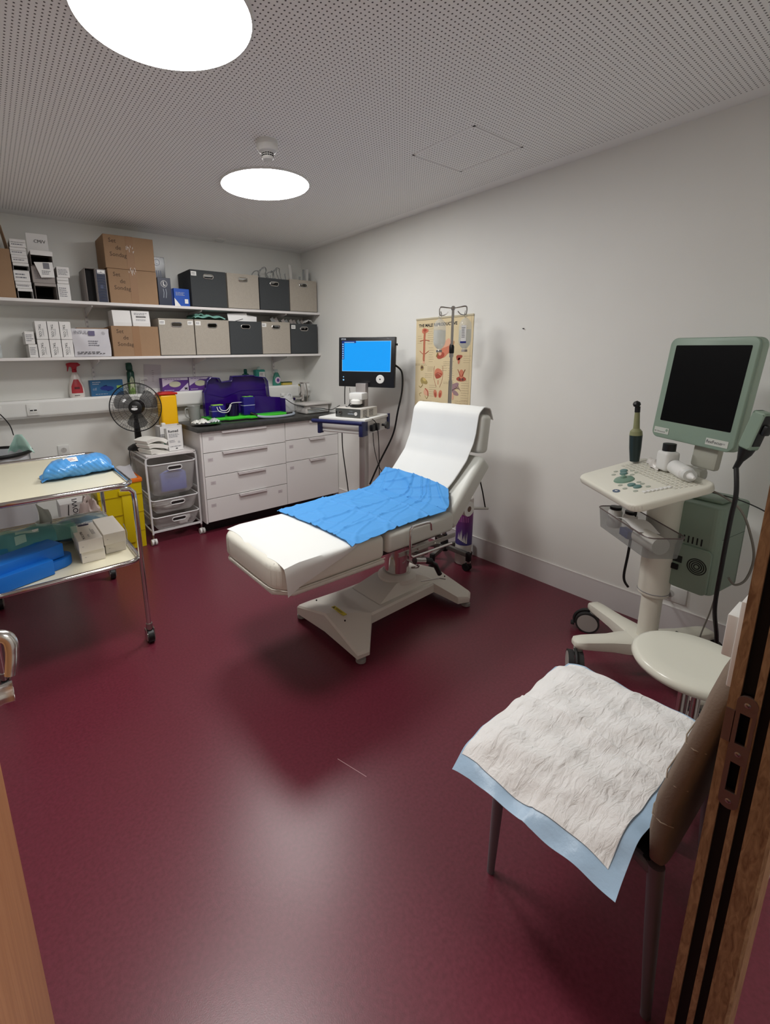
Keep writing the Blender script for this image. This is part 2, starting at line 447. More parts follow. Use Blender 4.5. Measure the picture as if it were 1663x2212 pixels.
# ---- smoke detector
t = thing('smoke_detector', 'white round smoke detector on the ceiling', 'smoke detector', (1.27, 2.215, ZC))
c = (1.27, 2.215, ZC)
MB().lathe([(0.052, 0), (0.053, -0.018), (0.051, -0.02), (0.051, -0.021)], M_white2, c, 36).build('base', t)
MB().lathe([(0.052, -0.0215), (0.052, -0.034), (0.044, -0.046), (0.030, -0.052)], M_white2, c, 36).build('housing', t)
b = MB(); b.lathe([(0.0285, -0.050), (0.0285, -0.076), (0.024, -0.082), (0, -0.083)], M_white2, c, 32)
for k in range(16):
    a = 2*PI*k/16
    for zz in (-0.058, -0.067):
        b.box((-0.0045, 0.0282, zz - 0.0025), (0.0045, 0.0292, zz + 0.0025), M_dark, M=T(*c) @ Matrix.Rotation(a, 4, 'Z'))
b.build('sensor_chamber', t)
# round air valve near the back wall
t = thing('ceiling_vent', 'small round white vent by the back wall', 'vent', (1.85, 4.165, ZC))
c = (1.85, 4.165, ZC)
MB().lathe([(0.062, 0), (0.06, -0.006), (0.045, -0.010), (0.043, -0.004)], M_white2, c, 36).build('rim', t)
MB().lathe([(0.034, -0.002), (0.034, -0.009), (0.02, -0.014), (0, -0.014)], M_white2, c, 30).build('valve_disc', t)
# ================================================================== shelves on the back wall
S1, S2, SF = 1.921, 1.521, 3.938           # shelf tops and front edge
for z, nm, lab in ((S1, 'upper', 'upper long white wall shelf, the one with the big cardboard boxes'), (S2, 'lower', 'lower long white wall shelf above the cable trunking')):
    t = thing('wall_shelf', lab, 'shelf', (0.85, 4.1, z - 0.02), 'long white wall shelves')
    b = MB(); b.box((-1.0, SF, z - 0.021), (XR - 0.003, YB - 0.012, z), M_white, bev=0.0015, seg=1); b.build('board', t)
    for x in (0.715, 1.56, 2.40):
        b = MB(); yz([(YB - 0.014, z - 0.022), (YB - 0.30, z - 0.022), (YB - 0.30, z - 0.034), (YB - 0.014, z - 0.085)], x - 0.004, x + 0.004, M_white, b)
        b.build('bracket', t)
b = MB()
for i, x in enumerate((0.715, 1.56, 2.40)):
    b = MB(); b.box((x - 0.0115, YB - 0.013, 1.30), (x + 0.0115, YB, 1.98), M_white)
    for k in range(18): b.box((x - 0.005, YB - 0.0135, 1.32 + k * 0.036), (x - 0.002, YB - 0.0125, 1.335 + k * 0.036), M_inkg); b.box((x + 0.002, YB - 0.0135, 1.32 + k * 0.036), (x + 0.005, YB - 0.0125, 1.335 + k * 0.036), M_inkg)
    o = b.build('shelf_rail', smooth=False)
    tag(o, ['slotted white wall rail beside the six small white cartons', 'slotted white wall rail above the purple glove cartons', 'slotted white wall rail above the pink-labelled clear soap bottle'][i], 'rail', 'shelf rails')

# ------------------------------------------------------------------ fabric storage bins
M_bint = mat('tan_linen', (172, 164, 152), 0.9, bump=0.5, bscale=420, var=0.05, vscale=160, stretch=(1, 1, .5))
M_bind = mat('charcoal_linen', (66, 69, 71), 0.9, bump=0.5, bscale=420, var=0.06, vscale=160)
M_binin = mat('bin_lining', (40, 40, 40), 0.9)
M_eyelet = mat('eyelet_metal', (205, 202, 198), 0.22, 1.0)
M_label = mat('paper_label', (236, 235, 232), 0.6)
def squiggle(b, M, w, h, n, mt=None, seed=0, th=None):
    """unreadable small print: rows of short bars on the xy plane of M"""
    rnd = random.Random(seed); mt = mt or M_ink
    for k in range(n):
        y = h/2 - (k + 0.5) * h / n; x = -w/2; hh = th or h / n * 0.42
        end = w/2 * rnd.uniform(0.4, 1)
        while x < end:
            l = rnd.uniform(0.06, 0.2) * w
            b.box((x, y - hh/2, 0), (min(x + l, end), y + hh/2, 0.0004), mt, M=M); x += l + w * 0.035
FRONT = lambda x, y, z: frame((x, y, z), (1, 0, 0), (0, 0, 1))      # faces -y
def bin_(x0, x1, z, h, mt, label, lab_at=None, y0=3.955, d=0.295, words=('Pipes', '')):
    t = thing('storage_bin', label, 'storage bin', ((x0+x1)/2, y0 + d/2, z), 'fabric storage bins')
    b = MB(); w = x1 - x0; th = 0.006; xc = (x0+x1)/2; ez = z + h - 0.047
    # front wall with an oblong opening: ring of quads around the eyelet
    n = 28; ew, eh = 0.088, 0.034
    r0_ = rrect(ew, eh, 0.0169, 6, xc, ez); ring = []
    for i_ in range(len(r0_)):
        p_, q_ = r0_[i_], r0_[(i_ + 1) % len(r0_)]; ring.append(p_)
        if abs(p_[0] - q_[0]) > 0.02:
            for k_ in range(1, 12): ring.append((p_[0] + (q_[0] - p_[0]) * k_ / 12, p_[1]))
    m = len(ring)
    def onrect(px, pz):
        dx, dz = px - xc, pz - ez
        a, bb = (w/2) , None
        tx = (w/2) / abs(dx) if abs(dx) > 1e-9 else 1e9
        tz = ((z + h - ez) / dz if dz > 0 else (z - ez) / dz) if abs(dz) > 1e-9 else 1e9
        k = min(tx, tz); return (xc + dx * k, ez + dz * k)
    outer = [onrect(*p) for p in ring]
    corners = [(x1, z + h), (x0, z + h), (x0, z), (x1, z)]
    vs = []; fs = []
    for yy in (y0, y0 + th):
        vs += [(p[0], yy, p[1]) for p in ring] + [(p[0], yy, p[1]) for p in outer]
    for s in (0, 1):
        o = s * 2 * m
        for i in range(m):
            j = (i + 1) % m; fs.append((o+i, o+j, o+m+j, o+m+i))
            a, c = outer[i], outer[j]
            if abs(a[0]-c[0]) > 1e-6 and abs(a[1]-c[1]) > 1e-6:      # corner cut between two sides
                cc = min(corners, key=lambda q: abs(q[0]-a[0])+abs(q[1]-a[1])+abs(q[0]-c[0])+abs(q[1]-c[1]))
                vs.append((cc[0], y0 + s*th, cc[1])); fs.append((o+m+i, o+m+j, len(vs)-1))
    b.add(vs, fs, mt)
    b.box((x0, y0 + th, z), (x0 + th, y0 + d, z + h), mt); b.box((x1 - th, y0 + th, z), (x1, y0 + d, z + h), mt)
    b.box((x0, y0 + d - th, z), (x1, y0 + d, z + h), mt); b.box((x0, y0, z), (x1, y0 + d, z + th), mt)
    b.box((x0 - .0008, y0 - 0.001, z + h - 0.008), (x1 + .0008, y0 - 0.0002, z + h), mt)
    b.build('body', t, ang=20)
    b = MB(); pts = [(p[0], y0 - 0.0015, p[1]) for p in rrect(ew, eh, 0.0169, 6, xc, ez)]
    b.tube(pts, 0.0042, M_eyelet, 8, closed=True); b.build('eyelet_handle', t)
    for q in (lab_at or []):
        lx = x0 + q * w if q < 0.5 else x0 + q * w
        b = MB(); b.box((lx, y0 - 0.0022, z + h - 0.048), (lx + 0.046, y0 - 0.0012, z + h - 0.014), M_label)
        squiggle(b, FRONT(lx + 0.023, y0 - 0.0022, z + h - 0.031), 0.036, 0.02, 2, seed=int(x0*100+q*10))
        b.build('paper_label', t, smooth=False)
    return t
HB = 0.298
bin_(1.482, 1.795, S1, HB, M_bind, 'charcoal fabric bin on the upper shelf beside the small royal blue carton', [0.02])
bin_(1.808, 2.113, S1, HB, M_bint, 'tan fabric bin on the upper shelf between two charcoal bins')
bin_(2.122, 2.437, S1, HB - .012, M_bind, 'charcoal fabric bin on the upper shelf with clear tubing sticking out')
bin_(2.445, 2.756, S1, HB - .002, M_bint, 'tan fabric bin on the upper shelf at the right wall')
bin_(1.186, 1.478, S2, HB, M_bint, 'tan fabric bin on the lower shelf touching the cardboard box', [0.02, 0.82])
bin_(1.487, 1.797, S2, HB, M_bint, 'tan fabric bin on the lower shelf with pale green drapes on top', [0.02])
bin_(1.803, 2.120, S2, HB - .003, M_bind, 'charcoal fabric bin on the lower shelf under folded white papers')
bin_(2.127, 2.431, S2, HB, M_bint, 'tan fabric bin on the lower shelf holding flat grey packs', [0.0])
bin_(2.438, 2.752, S2, HB - .01, M_bind, 'charcoal fabric bin on the lower shelf at the right wall', [0.03])

# contents of the bins
M_clear = film('clear_film', (225, 232, 232), 0.30, 0.12)
M_clearg = film('clear_grey_film', (170, 172, 172), 0.55, 0.2)
M_pack = mat('paper_pouch', (205, 204, 200), 0.6)
def loop_tube(x, z, h, lab, seed):
    r = random.Random(seed); b = MB(); y = 4.05 + r.uniform(-.04, .06); pts = []
    for k in range(11):
        a = PI * k / 10; pts.append((x + 0.045 * math.cos(a) + 0.01 * r.uniform(-1, 1), y + 0.02 * math.sin(3 * a), z + h * math.sin(a)))
    pts = [(pts[0][0], y, z - 0.12)] + pts + [(pts[-1][0], y, z - 0.12)]
    b.tube(pts, 0.0045, M_clearg, 8, sub=3); tag(b.build('tubing_loop'), lab, 'tubing', 'clear tubing in the bin')
for k in range(6):
    loop_tube(2.17 + 0.042 * k, S1 + HB - 0.01, 0.075 + 0.02 * ((k * 7) % 3), 'looped clear tubing sticking out of the charcoal bin on the upper shelf', k)
for k, (x, dx, h, w) in enumerate(((2.535, -0.03, 0.145, 0.030), (2.60, 0.02, 0.045, 0.02), (2.655, 0.012, 0.115, 0.022), (2.68, 0.03, 0.12, 0.028), (2.715, 0.02, 0.085, 0.014), (2.49, -.04, 0.06, .012))):
    b = MB(); z0, z1 = S1 + 0.02, S1 + HB + h
    b.add([(x - w/2, 4.02, z0), (x + w/2, 4.02, z0), (x + w/2, 4.03, z0), (x - w/2, 4.03, z0), (x + dx - w/2, 4.04, z1), (x + dx + w/2, 4.04, z1), (x + dx + w/2, 4.045, z1), (x + dx - w/2, 4.045, z1)],
          [(3,2,1,0),(4,5,6,7),(0,1,5,4),(1,2,6,5),(2,3,7,6),(3,0,4,7)], M_pack if k in (0, 3) else M_clearg)
    tag(b.build('sterile_pouch'), 'narrow sterile pouch standing upright in the tan bin by the right wall', 'pouch', 'pouches in the corner bin')
M_green = mat('mint_nonwoven', (134, 190, 176), 0.85, bump=0.3, bscale=150)
def cloth(fn, name, label, cat, mt, nu=26, nv=18, th=0.003, parent=None, group=None):
    b = MB(); b.sheet(fn, nu, nv, mt, th); o = b.build(name, parent, ang=60)
    if parent is None: tag(o, label, cat, group)
    return o
z = S2 + HB
cloth(lambda u, v: (1.50 + 0.28*u, 3.975 + 0.22*v, z + 0.022 + 0.022*math.sin(PI*u) * math.sin(PI*min(v+.15,1)) + 0.006*math.sin(17*u+3*v) + 0.004*math.sin(11*v)), 'folded_drape', 'pale green folded drape on the tan bin of the lower shelf', 'cloth', M_green, th=0.01)
cloth(lambda u, v: (1.505 + 0.10*u, 3.99 + 0.2*v, z + 0.042 + 0.010*math.sin(PI*u) + 0.004*math.sin(13*u)), 'folded_drape', 'darker green folded drape at the left on the tan bin of the lower shelf', 'cloth', mat('green_nonwoven', (88, 128, 116), 0.85), th=0.012)
b = MB(); b.box((-.095, -0.0, -0.04), (.095, 0.004, 0.05), M_paper, M=T(1.905, 3.985, S2 + HB + 0.018) @ RY(-3) @ RX(-12))
b.box((-.05, -0.0008, -0.014), (.045, 0, -0.009), M_ink, M=T(1.905, 3.984, S2 + HB + 0.018) @ RY(-16) @ RX(-12))
tag(b.build('paper_sheet', smooth=False), 'white paper with a dark pen stroke standing in the charcoal bin', 'paper')
b = MB(); b.box((-.07, 0, -0.03), (.07, 0.004, 0.035), M_paper, M=T(2.03, 4.00, S2 + HB + 0.02) @ RY(8) @ RX(-10))
tag(b.build('paper_sheet', smooth=False), 'blank white paper behind the one with the pen stroke', 'paper')
for k in range(8):
    b = MB(); Mx_ = T(2.30 + 0.045*k + (0.02 if k > 1 else 0), 4.03 + 0.01*(k % 2), S2 + HB + 0.0) @ RY(-34 + 4*(k % 3)) @ RZ(4*k)
    b.box((-0.018, -0.002, -0.06), (0.018, 0.003, 0.05 if k < 2 else 0.035), M_cartong if k % 3 else M_clearg, M=Mx_)
    tag(b.build('flat_pack', smooth=False), 'flat grey catheter pack leaning in the bins at the right end of the lower shelf', 'pack', 'grey packs in the bins')
cloth(lambda u, v: (2.64 + 0.10*u, 4.0 + 0.1*v, S2 + HB + 0.004 + 0.028*math.sin(PI*u) + 0.006*math.sin(20*u+9*v)), 'plastic_bag', 'crumpled clear bag on the rightmost charcoal bin of the lower shelf', 'bag', M_pack, th=0.004)

# ------------------------------------------------------------------ cardboard boxes
M_pen = mat('pen_ink', (62, 44, 32), 0.7)
def hand(b, M, size, lines):
    for k, (s, dx) in enumerate(lines): b.text(s, size, M @ T(dx, -k * size * 1.15, 0) @ RZ(-2), M_pen, 'LEFT')
def carton_box(x0, x1, z0, z1, label, write=True, y0=3.958, y1=4.235, torn=False):
    t = thing('cardboard_box', label, 'cardboard box', ((x0+x1)/2, (y0+y1)/2, z0), 'brown cardboard boxes')
    b = MB(); b.box((x0, y0, z0), (x1, y1, z1), M_card, bev=0.002, seg=1)
    xc = x0 + (x1-x0) * 0.5
    if write: hand(b, FRONT(x0 + 0.035, y0 - 0.0006, z1 - 0.04), 0.042, (('Set', 0), ('de', 0.045), ('Sondage', -0.0)))
    b.build('box_body', t, smooth=False)
    b = MB(); b.box((xc - 0.025, y0 - 0.0012, z0 + 0.002), (xc + 0.03, y0 - 0.0002, z1 - 0.001), M_tape)
    b.box((xc - 0.025, y0, z1 + 0.0001), (xc + 0.03, y1, z1 + 0.001), M_tape)
    b.build('packing_tape', t, smooth=False)
    if torn:
        b = MB(); rr = random.Random(int(x0*50 + z0*10))
        for k in range(10):
            a = xc + rr.uniform(-.028, .03); c_ = z1 - (0.09 if z0 > 2 else 0.012) + rr.uniform(-.022, .022)
            b.box((-.0012, 0, -rr.uniform(.005, .014)), (.0012, 0.0006, .008), M_label, M=T(a, y0 - 0.0022, c_) @ RY(rr.uniform(-25, 25)))
        b.build('torn_label', t, smooth=False)
    return t
carton_box(0.848, 1.205, S1, 2.171, 'lower of the two brown cardboard boxes stacked on the upper shelf', torn=True)
carton_box(0.842, 1.203, 2.173, 2.410, 'brown cardboard box on top of another, nearly touching the ceiling', torn=True)
carton_box(0.826, 1.180, S2, 1.752, 'brown cardboard box on the lower shelf under two small white boxes')
# open box at the left end of the upper shelf
t = thing('cardboard_box', 'brown open cardboard box cut by the left edge of the photo', 'cardboard box', (0.1, 4.08, S1), 'brown cardboard boxes')
b = MB()
for lo, hi in (((-.16, 3.958, S1), (.250, 3.963, 2.235)), ((-.16, 4.20, S1), (.250, 4.205, 2.235)), ((.245, 3.963, S1), (.250, 4.20, 2.235)), ((-.16, 3.963, S1), (-.155, 4.2, 2.235)), ((-.16, 3.963, S1), (.25, 4.2, S1 + .005))): b.box(lo, hi, M_card)
b.build('box_body', t, smooth=False)
b = MB(); b.add([(0.246, 3.975, 2.235), (0.246, 4.195, 2.235), (0.225, 4.16, 2.375), (0.225, 4.04, 2.40), (0.250, 3.975, 2.235), (0.250, 4.195, 2.235), (0.229, 4.16, 2.375), (0.229, 4.04, 2.40)],
                [(0,1,2,3), (7,6,5,4), (0,4,5,1), (1,5,6,2), (2,6,7,3), (3,7,4,0)], M_card); b.build('raised_flap', t, smooth=False)

# ------------------------------------------------------------------ white cartons on the upper shelf
def small_carton(lo, hi, label, open_=False, print_=2, group='small white cartons', name='carton', mt=None, tilt=0, flap=False, pr=None):
    mt = mt or M_carton
    c_ = ((lo[0]+hi[0])/2, (lo[1]+hi[1])/2, lo[2])
    t = thing(name, label, 'carton', c_, group); M = T(*c_) @ RY(tilt) @ T(-c_[0], -c_[1], -c_[2]) if tilt else None
    b = MB(); th = 0.0015
    if open_:
        b.box(lo, (hi[0], hi[1], lo[2]+th), mt, M=M); b.box((lo[0], lo[1], hi[2]-th), hi, mt, M=M)
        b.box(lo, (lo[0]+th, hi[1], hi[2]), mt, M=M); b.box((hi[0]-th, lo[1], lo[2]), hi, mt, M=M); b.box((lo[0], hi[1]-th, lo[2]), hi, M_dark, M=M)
    else: b.box(lo, hi, mt, bev=0.001, seg=1, M=M)
    w, h = hi[0]-lo[0], hi[2]-lo[2]
    if print_ and not open_:
        Mf = FRONT((lo[0]+hi[0])/2, lo[1]-0.0005, (lo[2]+hi[2])/2)
        squiggle(b, (M @ Mf) if M is not None else Mf, w*0.8, h*0.6, print_, M_inkg, seed=int(lo[0]*1000+lo[2]*77))
    b.build('box_body', t, smooth=False)
    if open_ or flap:
        b = MB(); b.box((lo[0]+.001, -0.0, -0.020), (hi[0]-.001, 0.001, 0), mt, M=T(0, lo[1]-0.001, hi[2]) @ RX(-18) )
        b.build('front_flap', t, smooth=False)
    return t
ys, ye = 3.958, 4.12
zz = [1.922, 1.990, 2.035, 2.105, 2.155, 2.205, 2.253, 2.305]
col_a = ['white open carton at the bottom of the tall left stack', 'white carton second from the bottom of the tall left stack', 'white printed carton below the dark gap of the tall left stack',
         'dark open carton making a black gap in the tall left stack', 'white carton just above the black gap of the tall left stack', 'white carton second from the top of the tall left stack', 'white carton on top of the tall left stack']
for k in range(7):
    small_carton((0.258 + 0.004*(k == 0) - .002*k % .006, ys + 0.004*(k % 2), zz[k]), (0.350 - 0.002*(k % 3), ye, zz[k+1] - 0.002), col_a[k], open_=(k in (0, 3)), flap=k in (1, 4, 5, 6), print_=2, group='stack of white cartons at the left of the upper shelf')
small_carton((0.366, ys, S1+.001), (0.498, ye + .05, 2.03), 'grey torn open carton at the bottom beside the tall left stack', open_=True, mt=M_cartong, group='opened grey cartons')
small_carton((0.362, ys + .01, 2.033), (0.497, ye + .05, 2.142), 'grey printed carton under the opened one with the raised white lid', mt=M_cartong, print_=6, group='opened grey cartons')
t = small_carton((0.366, ys, 2.145), (0.497, ye + .05, 2.238), 'opened grey carton with a raised white lid with handwriting', open_=True, mt=M_cartong, group='opened grey cartons')
b = MB(); b.box((0.362, 0, 0), (0.490, 0.002, 0.125), M_carton, M=T(0, ys + 0.07, 2.24) @ RX(8))
b.text('CM/V', 0.03, T(0, ys + 0.0675, 2.24) @ RX(8) @ FRONT(0.44, 0, 0.075), M_ink); b.build('raised_lid', t, smooth=False)
b = MB(); b.box((0.368, ys - 0.012, 2.212), (0.500, ys - 0.010, 2.243), M_carton); b.build('lid_tab', t, smooth=False)
b = MB(); b.add([(0.380, 3.945, 2.165), (0.492, 3.945, 2.172), (0.494, 3.943, 2.072), (0.412, 3.943, 2.066), (0.380, 3.9465, 2.165), (0.492, 3.9465, 2.172), (0.494, 3.9445, 2.072), (0.412, 3.9445, 2.066)], [(0,1,2,3),(7,6,5,4),(0,4,5,1),(1,5,6,2),(2,6,7,3),(3,7,4,0)], M_paper)
b.box((0.432, 3.9435, 2.125), (0.47, 3.9445, 2.165), M_inkg); squiggle(b, FRONT(0.45, 3.9425, 2.10), 0.06, 0.03, 3, M_inkg, 5)
tag(b.build('leaflet', smooth=False), 'white paper leaflet hanging out over the grey cartons', 'leaflet')
small_carton((0.505, ys, S1+.001), (0.582, ye, 2.035), 'white upright carton with blue print at the right of the left carton stacks', print_=5, group='short stack of white cartons')
small_carton((0.508, ys, 2.037), (0.580, ye, 2.078), 'white flat carton with a folded tab in the short stack', print_=0, flap=True, group='short stack of white cartons')
small_carton((0.513, ys, 2.080), (0.592, ye, 2.150), 'white handwritten carton on top of the short stack', print_=5, group='short stack of white cartons')
# dark glove cartons
M_navy = mat('navy_carton', (26, 34, 58), 0.4); M_navy2 = mat('navy_glossy', (22, 26, 38), 0.2); M_navyl = mat('navy_stripe', (64, 74, 104), 0.4)
t = thing('glove_carton', 'empty black inside open carton standing left of the striped navy one', 'glove box', (0.73, 4.08, S1), 'navy glove cartons')
b = MB(); x0, x1, z1 = 0.693, 0.762, 2.160
b.box((x0, 3.962, S1), (x0+.002, 4.2, z1), M_cartong); b.box((x1-.002, 3.962, S1), (x1, 4.2, z1), M_cartong); b.box((x0, 3.962, z1-.002), (x1, 4.2, z1), M_cartong)
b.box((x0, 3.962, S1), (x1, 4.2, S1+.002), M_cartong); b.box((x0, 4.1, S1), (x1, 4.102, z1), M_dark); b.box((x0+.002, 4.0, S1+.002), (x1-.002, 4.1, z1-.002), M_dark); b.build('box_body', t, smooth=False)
b = MB(); b.box((x0, 3.935, S1 + .0005), (x1, 3.962, S1+.002), M_carton); b.build('front_flap', t, smooth=False)
t = thing('glove_carton', 'navy carton with curved stripes and a white corner label, left of the stacked cardboard boxes', 'glove box', (0.8, 4.08, S1), 'navy glove cartons')
b = MB(); x0, x1 = 0.766, 0.834; b.box((x0, 3.962, S1), (x1, 4.2, 2.158), M_cartong); b.box((x0+.003, 3.9605, S1+.003), (x1-.004, 3.962, 2.155), M_navy)
for k in range(11):
    zz_ = S1 + 0.015 + 0.019*k
    b.tube([(x0+.006 + (x1-x0-.014)*j/6, 3.9602, zz_ + 0.006*math.sin(PI*j/6)) for j in range(7)], 0.0017, M_navyl, 5)
b.box((x0+.01, 3.9595, 2.125), (x1-.006, 3.9605, 2.152), M_label); b.text('a', 0.02, FRONT(x0+.036, 3.959, 2.138), M_ink); b.box((x0+.022, 3.959, S1+.1), (x1-.026, 3.9604, S1+.125), M_navyl)
b.build('box_body', t, smooth=False)
t = thing('glove_carton', 'tall glossy dark carton with a ringed L behind the stacked cardboard boxes', 'glove box', (1.28, 4.17, S1), 'navy glove cartons')
b = MB(); b.box((1.20, 4.10, S1), (1.325, 4.235, 2.315), M_navy2, bev=.002, seg=1)
M_lring = mat('grey_print', (168, 176, 188), 0.4)
b.tube([(1.262 + 0.024*math.cos(a*PI/10), 4.0995, 2.272 + 0.024*math.sin(a*PI/10)) for a in range(20)], 0.002, M_lring, 5, closed=True); b.text('L', 0.042, FRONT(1.262, 4.099, 2.272), M_lring, bold=0.03)
for k in range(3): b.box((1.25 + .017*k, 4.0992, 2.10), (1.257 + .017*k, 4.0998, 2.21), M_navyl)
b.build('box_body', t, smooth=False)
t = thing('glove_carton', 'navy carton with a white ringed L standing right of the cardboard boxes', 'glove box', (1.26, 4.0, S1), 'navy glove cartons')
b = MB(); b.box((1.212, 3.962, S1), (1.316, 4.09, 2.135), M_navy, bev=.0015, seg=1)
for k in range(26):
    a = 2*PI*k/26; b.box((-.0012, -.0004, .021), (.0012, .0004, .027), M_label, M=T(1.262, 3.9615, 2.088) @ Matrix.Rotation(a, 4, 'Y'))
b.text('L', 0.04, FRONT(1.262, 3.961, 2.088), M_label, bold=0.03)
for k in range(2): b.tube([(1.252+.02*k, 3.9615, 2.05), (1.256+.02*k, 3.9612, 2.02), (1.25+.02*k, 3.9615, 1.98)], 0.0028, M_lring, 6)
b.build('box_body', t, smooth=False)
M_royal = mat('royal_blue_card', (36, 84, 178), 0.45); M_royal2 = mat('deep_blue_card', (22, 48, 112), 0.45)
t = thing('glove_carton', 'small royal blue and white carton leaning by the first charcoal bin', 'glove box', (1.40, 4.02, S1), 'blue cartons')
b = MB(); b.box((1.335, 3.975, S1), (1.470, 4.14, 2.062), M_royal, bev=.0015, seg=1, M=T(1.4, 4, S1) @ RZ(6) @ T(-1.4, -4, -S1)); Mq = T(1.4, 4, S1) @ RZ(6) @ T(-1.4, -4, -S1)
b.add([(1.336, 3.974, S1+.001), (1.390, 3.974, S1+.001), (1.336, 3.974, S1+.065)], [(0, 1, 2)], M_label, Mq)
b.box((1.425, 3.9738, S1+.025), (1.455, 3.9745, S1+.06), M_label, M=Mq); squiggle(b, Mq @ FRONT(1.395, 3.9742, 2.02), 0.09, 0.03, 3, M_lring, 9)
b.build('box_body', t, smooth=False)
b = MB(); b.box((1.318, 3.99, S1), (1.334, 4.14, 2.058), M_royal2, M=Mq); b.build('opened_flap', t, smooth=False)

# ------------------------------------------------------------------ lower shelf, left part
for r in range(2):
    for k in range(3):
        x0 = 0.331 + 0.0755*k; z0 = S2 + 0.001 + 0.127*r
        labs = [['six-carton block, lower left white carton with upright black print', 'six-carton block, lower middle white carton with upright black print', 'six-carton block, lower right white carton with upright black print'],
                ['six-carton block, upper left white carton leaning a little', 'six-carton block, upper middle white carton', 'six-carton block, upper right white carton']][r]
        t = thing('carton', labs[k], 'carton', (x0 + .035, 4.02, z0), 'six white cartons on the lower shelf')
        b = MB(); b.box((x0, 3.958, z0), (x0 + 0.071, 4.12, z0 + 0.1245), M_carton, bev=.001, seg=1)
        b.text('TAC COL', 0.021, frame((x0 + 0.026, 3.9572, z0 + 0.058), (0, 0, -1), (1, 0, 0)), M_ink, bold=0.01)
        squiggle(b, frame((x0 + 0.044, 3.9575, z0 + 0.045), (0, 0, -1), (1, 0, 0)), 0.055, 0.009, 2, M_inkg, k)
        b.build('box_body', t, smooth=False)
small_carton((0.275, 3.962, S2+.001), (0.326, 4.23, S2 + .092), 'lower white carton at the left side of the six-carton block', print_=5, group='pair of white cartons')
small_carton((0.262, 3.965, S2+.094), (0.318, 4.20, S2 + .180), 'upper white carton at the left side of the six-carton block', print_=4, group='pair of white cartons')
M_env = mat('white_mailer', (205, 203, 208), 0.25)
t = thing('mailing_bag', 'white plastic mailing bag with printed lines standing between the cartons and the cardboard box', 'mailing bag', (0.68, 4.0, S2))
def env(u, v):
    x = 0.556 + 0.252*u + 0.003*math.sin(6*v); zz_ = S2 + 0.003 + 0.203*v
    return (x, 3.962 - 0.012*math.sin(PI*u)*math.sin(PI*v) + 0.002*math.sin(9*u+4*v), zz_)
b = MB(); b.sheet(env, 20, 16, M_env, 0.03); b.text('INSUL', 0.034, FRONT(0.612, 3.9495, S2+.178), M_inkg); b.box((0.662, 3.9488, S2+.155), (0.706, 3.9495, S2+.19), mat('stamp_violet', (104, 98, 128), 0.6))
b.tube([(0.765 + .011*math.cos(a), 3.9500, S2+.175 + .011*math.sin(a)) for a in [i*PI/8 for i in range(16)]], .0008, M_inkg, 4, closed=True); b.text('9', .018, FRONT(.765, 3.9497, S2+.175), M_inkg)
squiggle(b, FRONT(0.70, 3.9478, S2+.10), 0.09, 0.045, 3, M_inkg, 3); squiggle(b, FRONT(0.675, 3.9522, S2+.03), 0.2, 0.022, 2, M_ink, 4)
b.build('bag', t, ang=50)
b = MB(); b.box((0.600, 4.03, S2), (0.818, 4.22, 1.738), M_card, bev=.002, seg=1); t = tag(b.build('cardboard_box', smooth=False), 'low brown cardboard box hidden behind the white mailing bag', 'cardboard box', 'brown cardboard boxes')
for k, (x0, x1, lab) in enumerate(((0.852, 0.985, 'blank white carton on the lower cardboard box, left of the printed one'), (0.995, 1.128, 'printed white carton with a barcode on the lower cardboard box'))):
    t = thing('carton', lab, 'carton', ((x0+x1)/2, 4.03, 1.753), 'two flat white cartons')
    b = MB(); Mq = T((x0+x1)/2, 3.99, 1.753) @ RX(-6) @ T(-(x0+x1)/2, -3.99, -1.753)
    yz([(3.975, 1.7535), (4.13, 1.7535), (4.13, 1.872), (3.992, 1.872), (3.975, 1.780)], x0, x1, M_carton, b)
    if k:
        Mq = frame(((x0+x1)/2, 3.9825, 1.827), (1, 0, 0), (0, 0.017, 0.092)); squiggle(b, Mq @ T(0, .022, 0), .1, .02, 2, M_inkg, 2); squiggle(b, Mq @ T(0, -.026, 0), .08, .015, 2, M_inkg, 6)
        for j in range(22): b.box((-.038 + .0035*j, -.008, 0), (-.038 + .0035*j + (.0022 if j % 3 else .001), .006, .0005), M_ink, M=Mq)
    b.build('box_body', t, smooth=False)
# clear wrapped packs at the far left
for k, (x, z0, h) in enumerate(((0.075, S2 + .002, .165), (0.045, S2 + .002, .22))):
    b = MB(); b.sheet(lambda u, v: (x + 0.075*(u - .5)*(1 + .1*math.sin(5*v)), 3.965 + .03*k - .010*math.sin(PI*u) + .004*math.sin(14*v+5*u), z0 + h*v), 10, 16, film('wrap_film', (205, 212, 212), 0.62, 0.2), 0.02)
    squiggle(b, FRONT(x, 3.951 + .03*k, z0 + .06), .05, .06, 5, M_ink, 8 + k)
    tag(b.build('wrapped_pack', ang=50), ['clear wrapped pack with black print at the left edge of the lower shelf', 'taller clear wrapped pack behind the printed one at the left edge'][k], 'pack', 'clear wrapped packs')
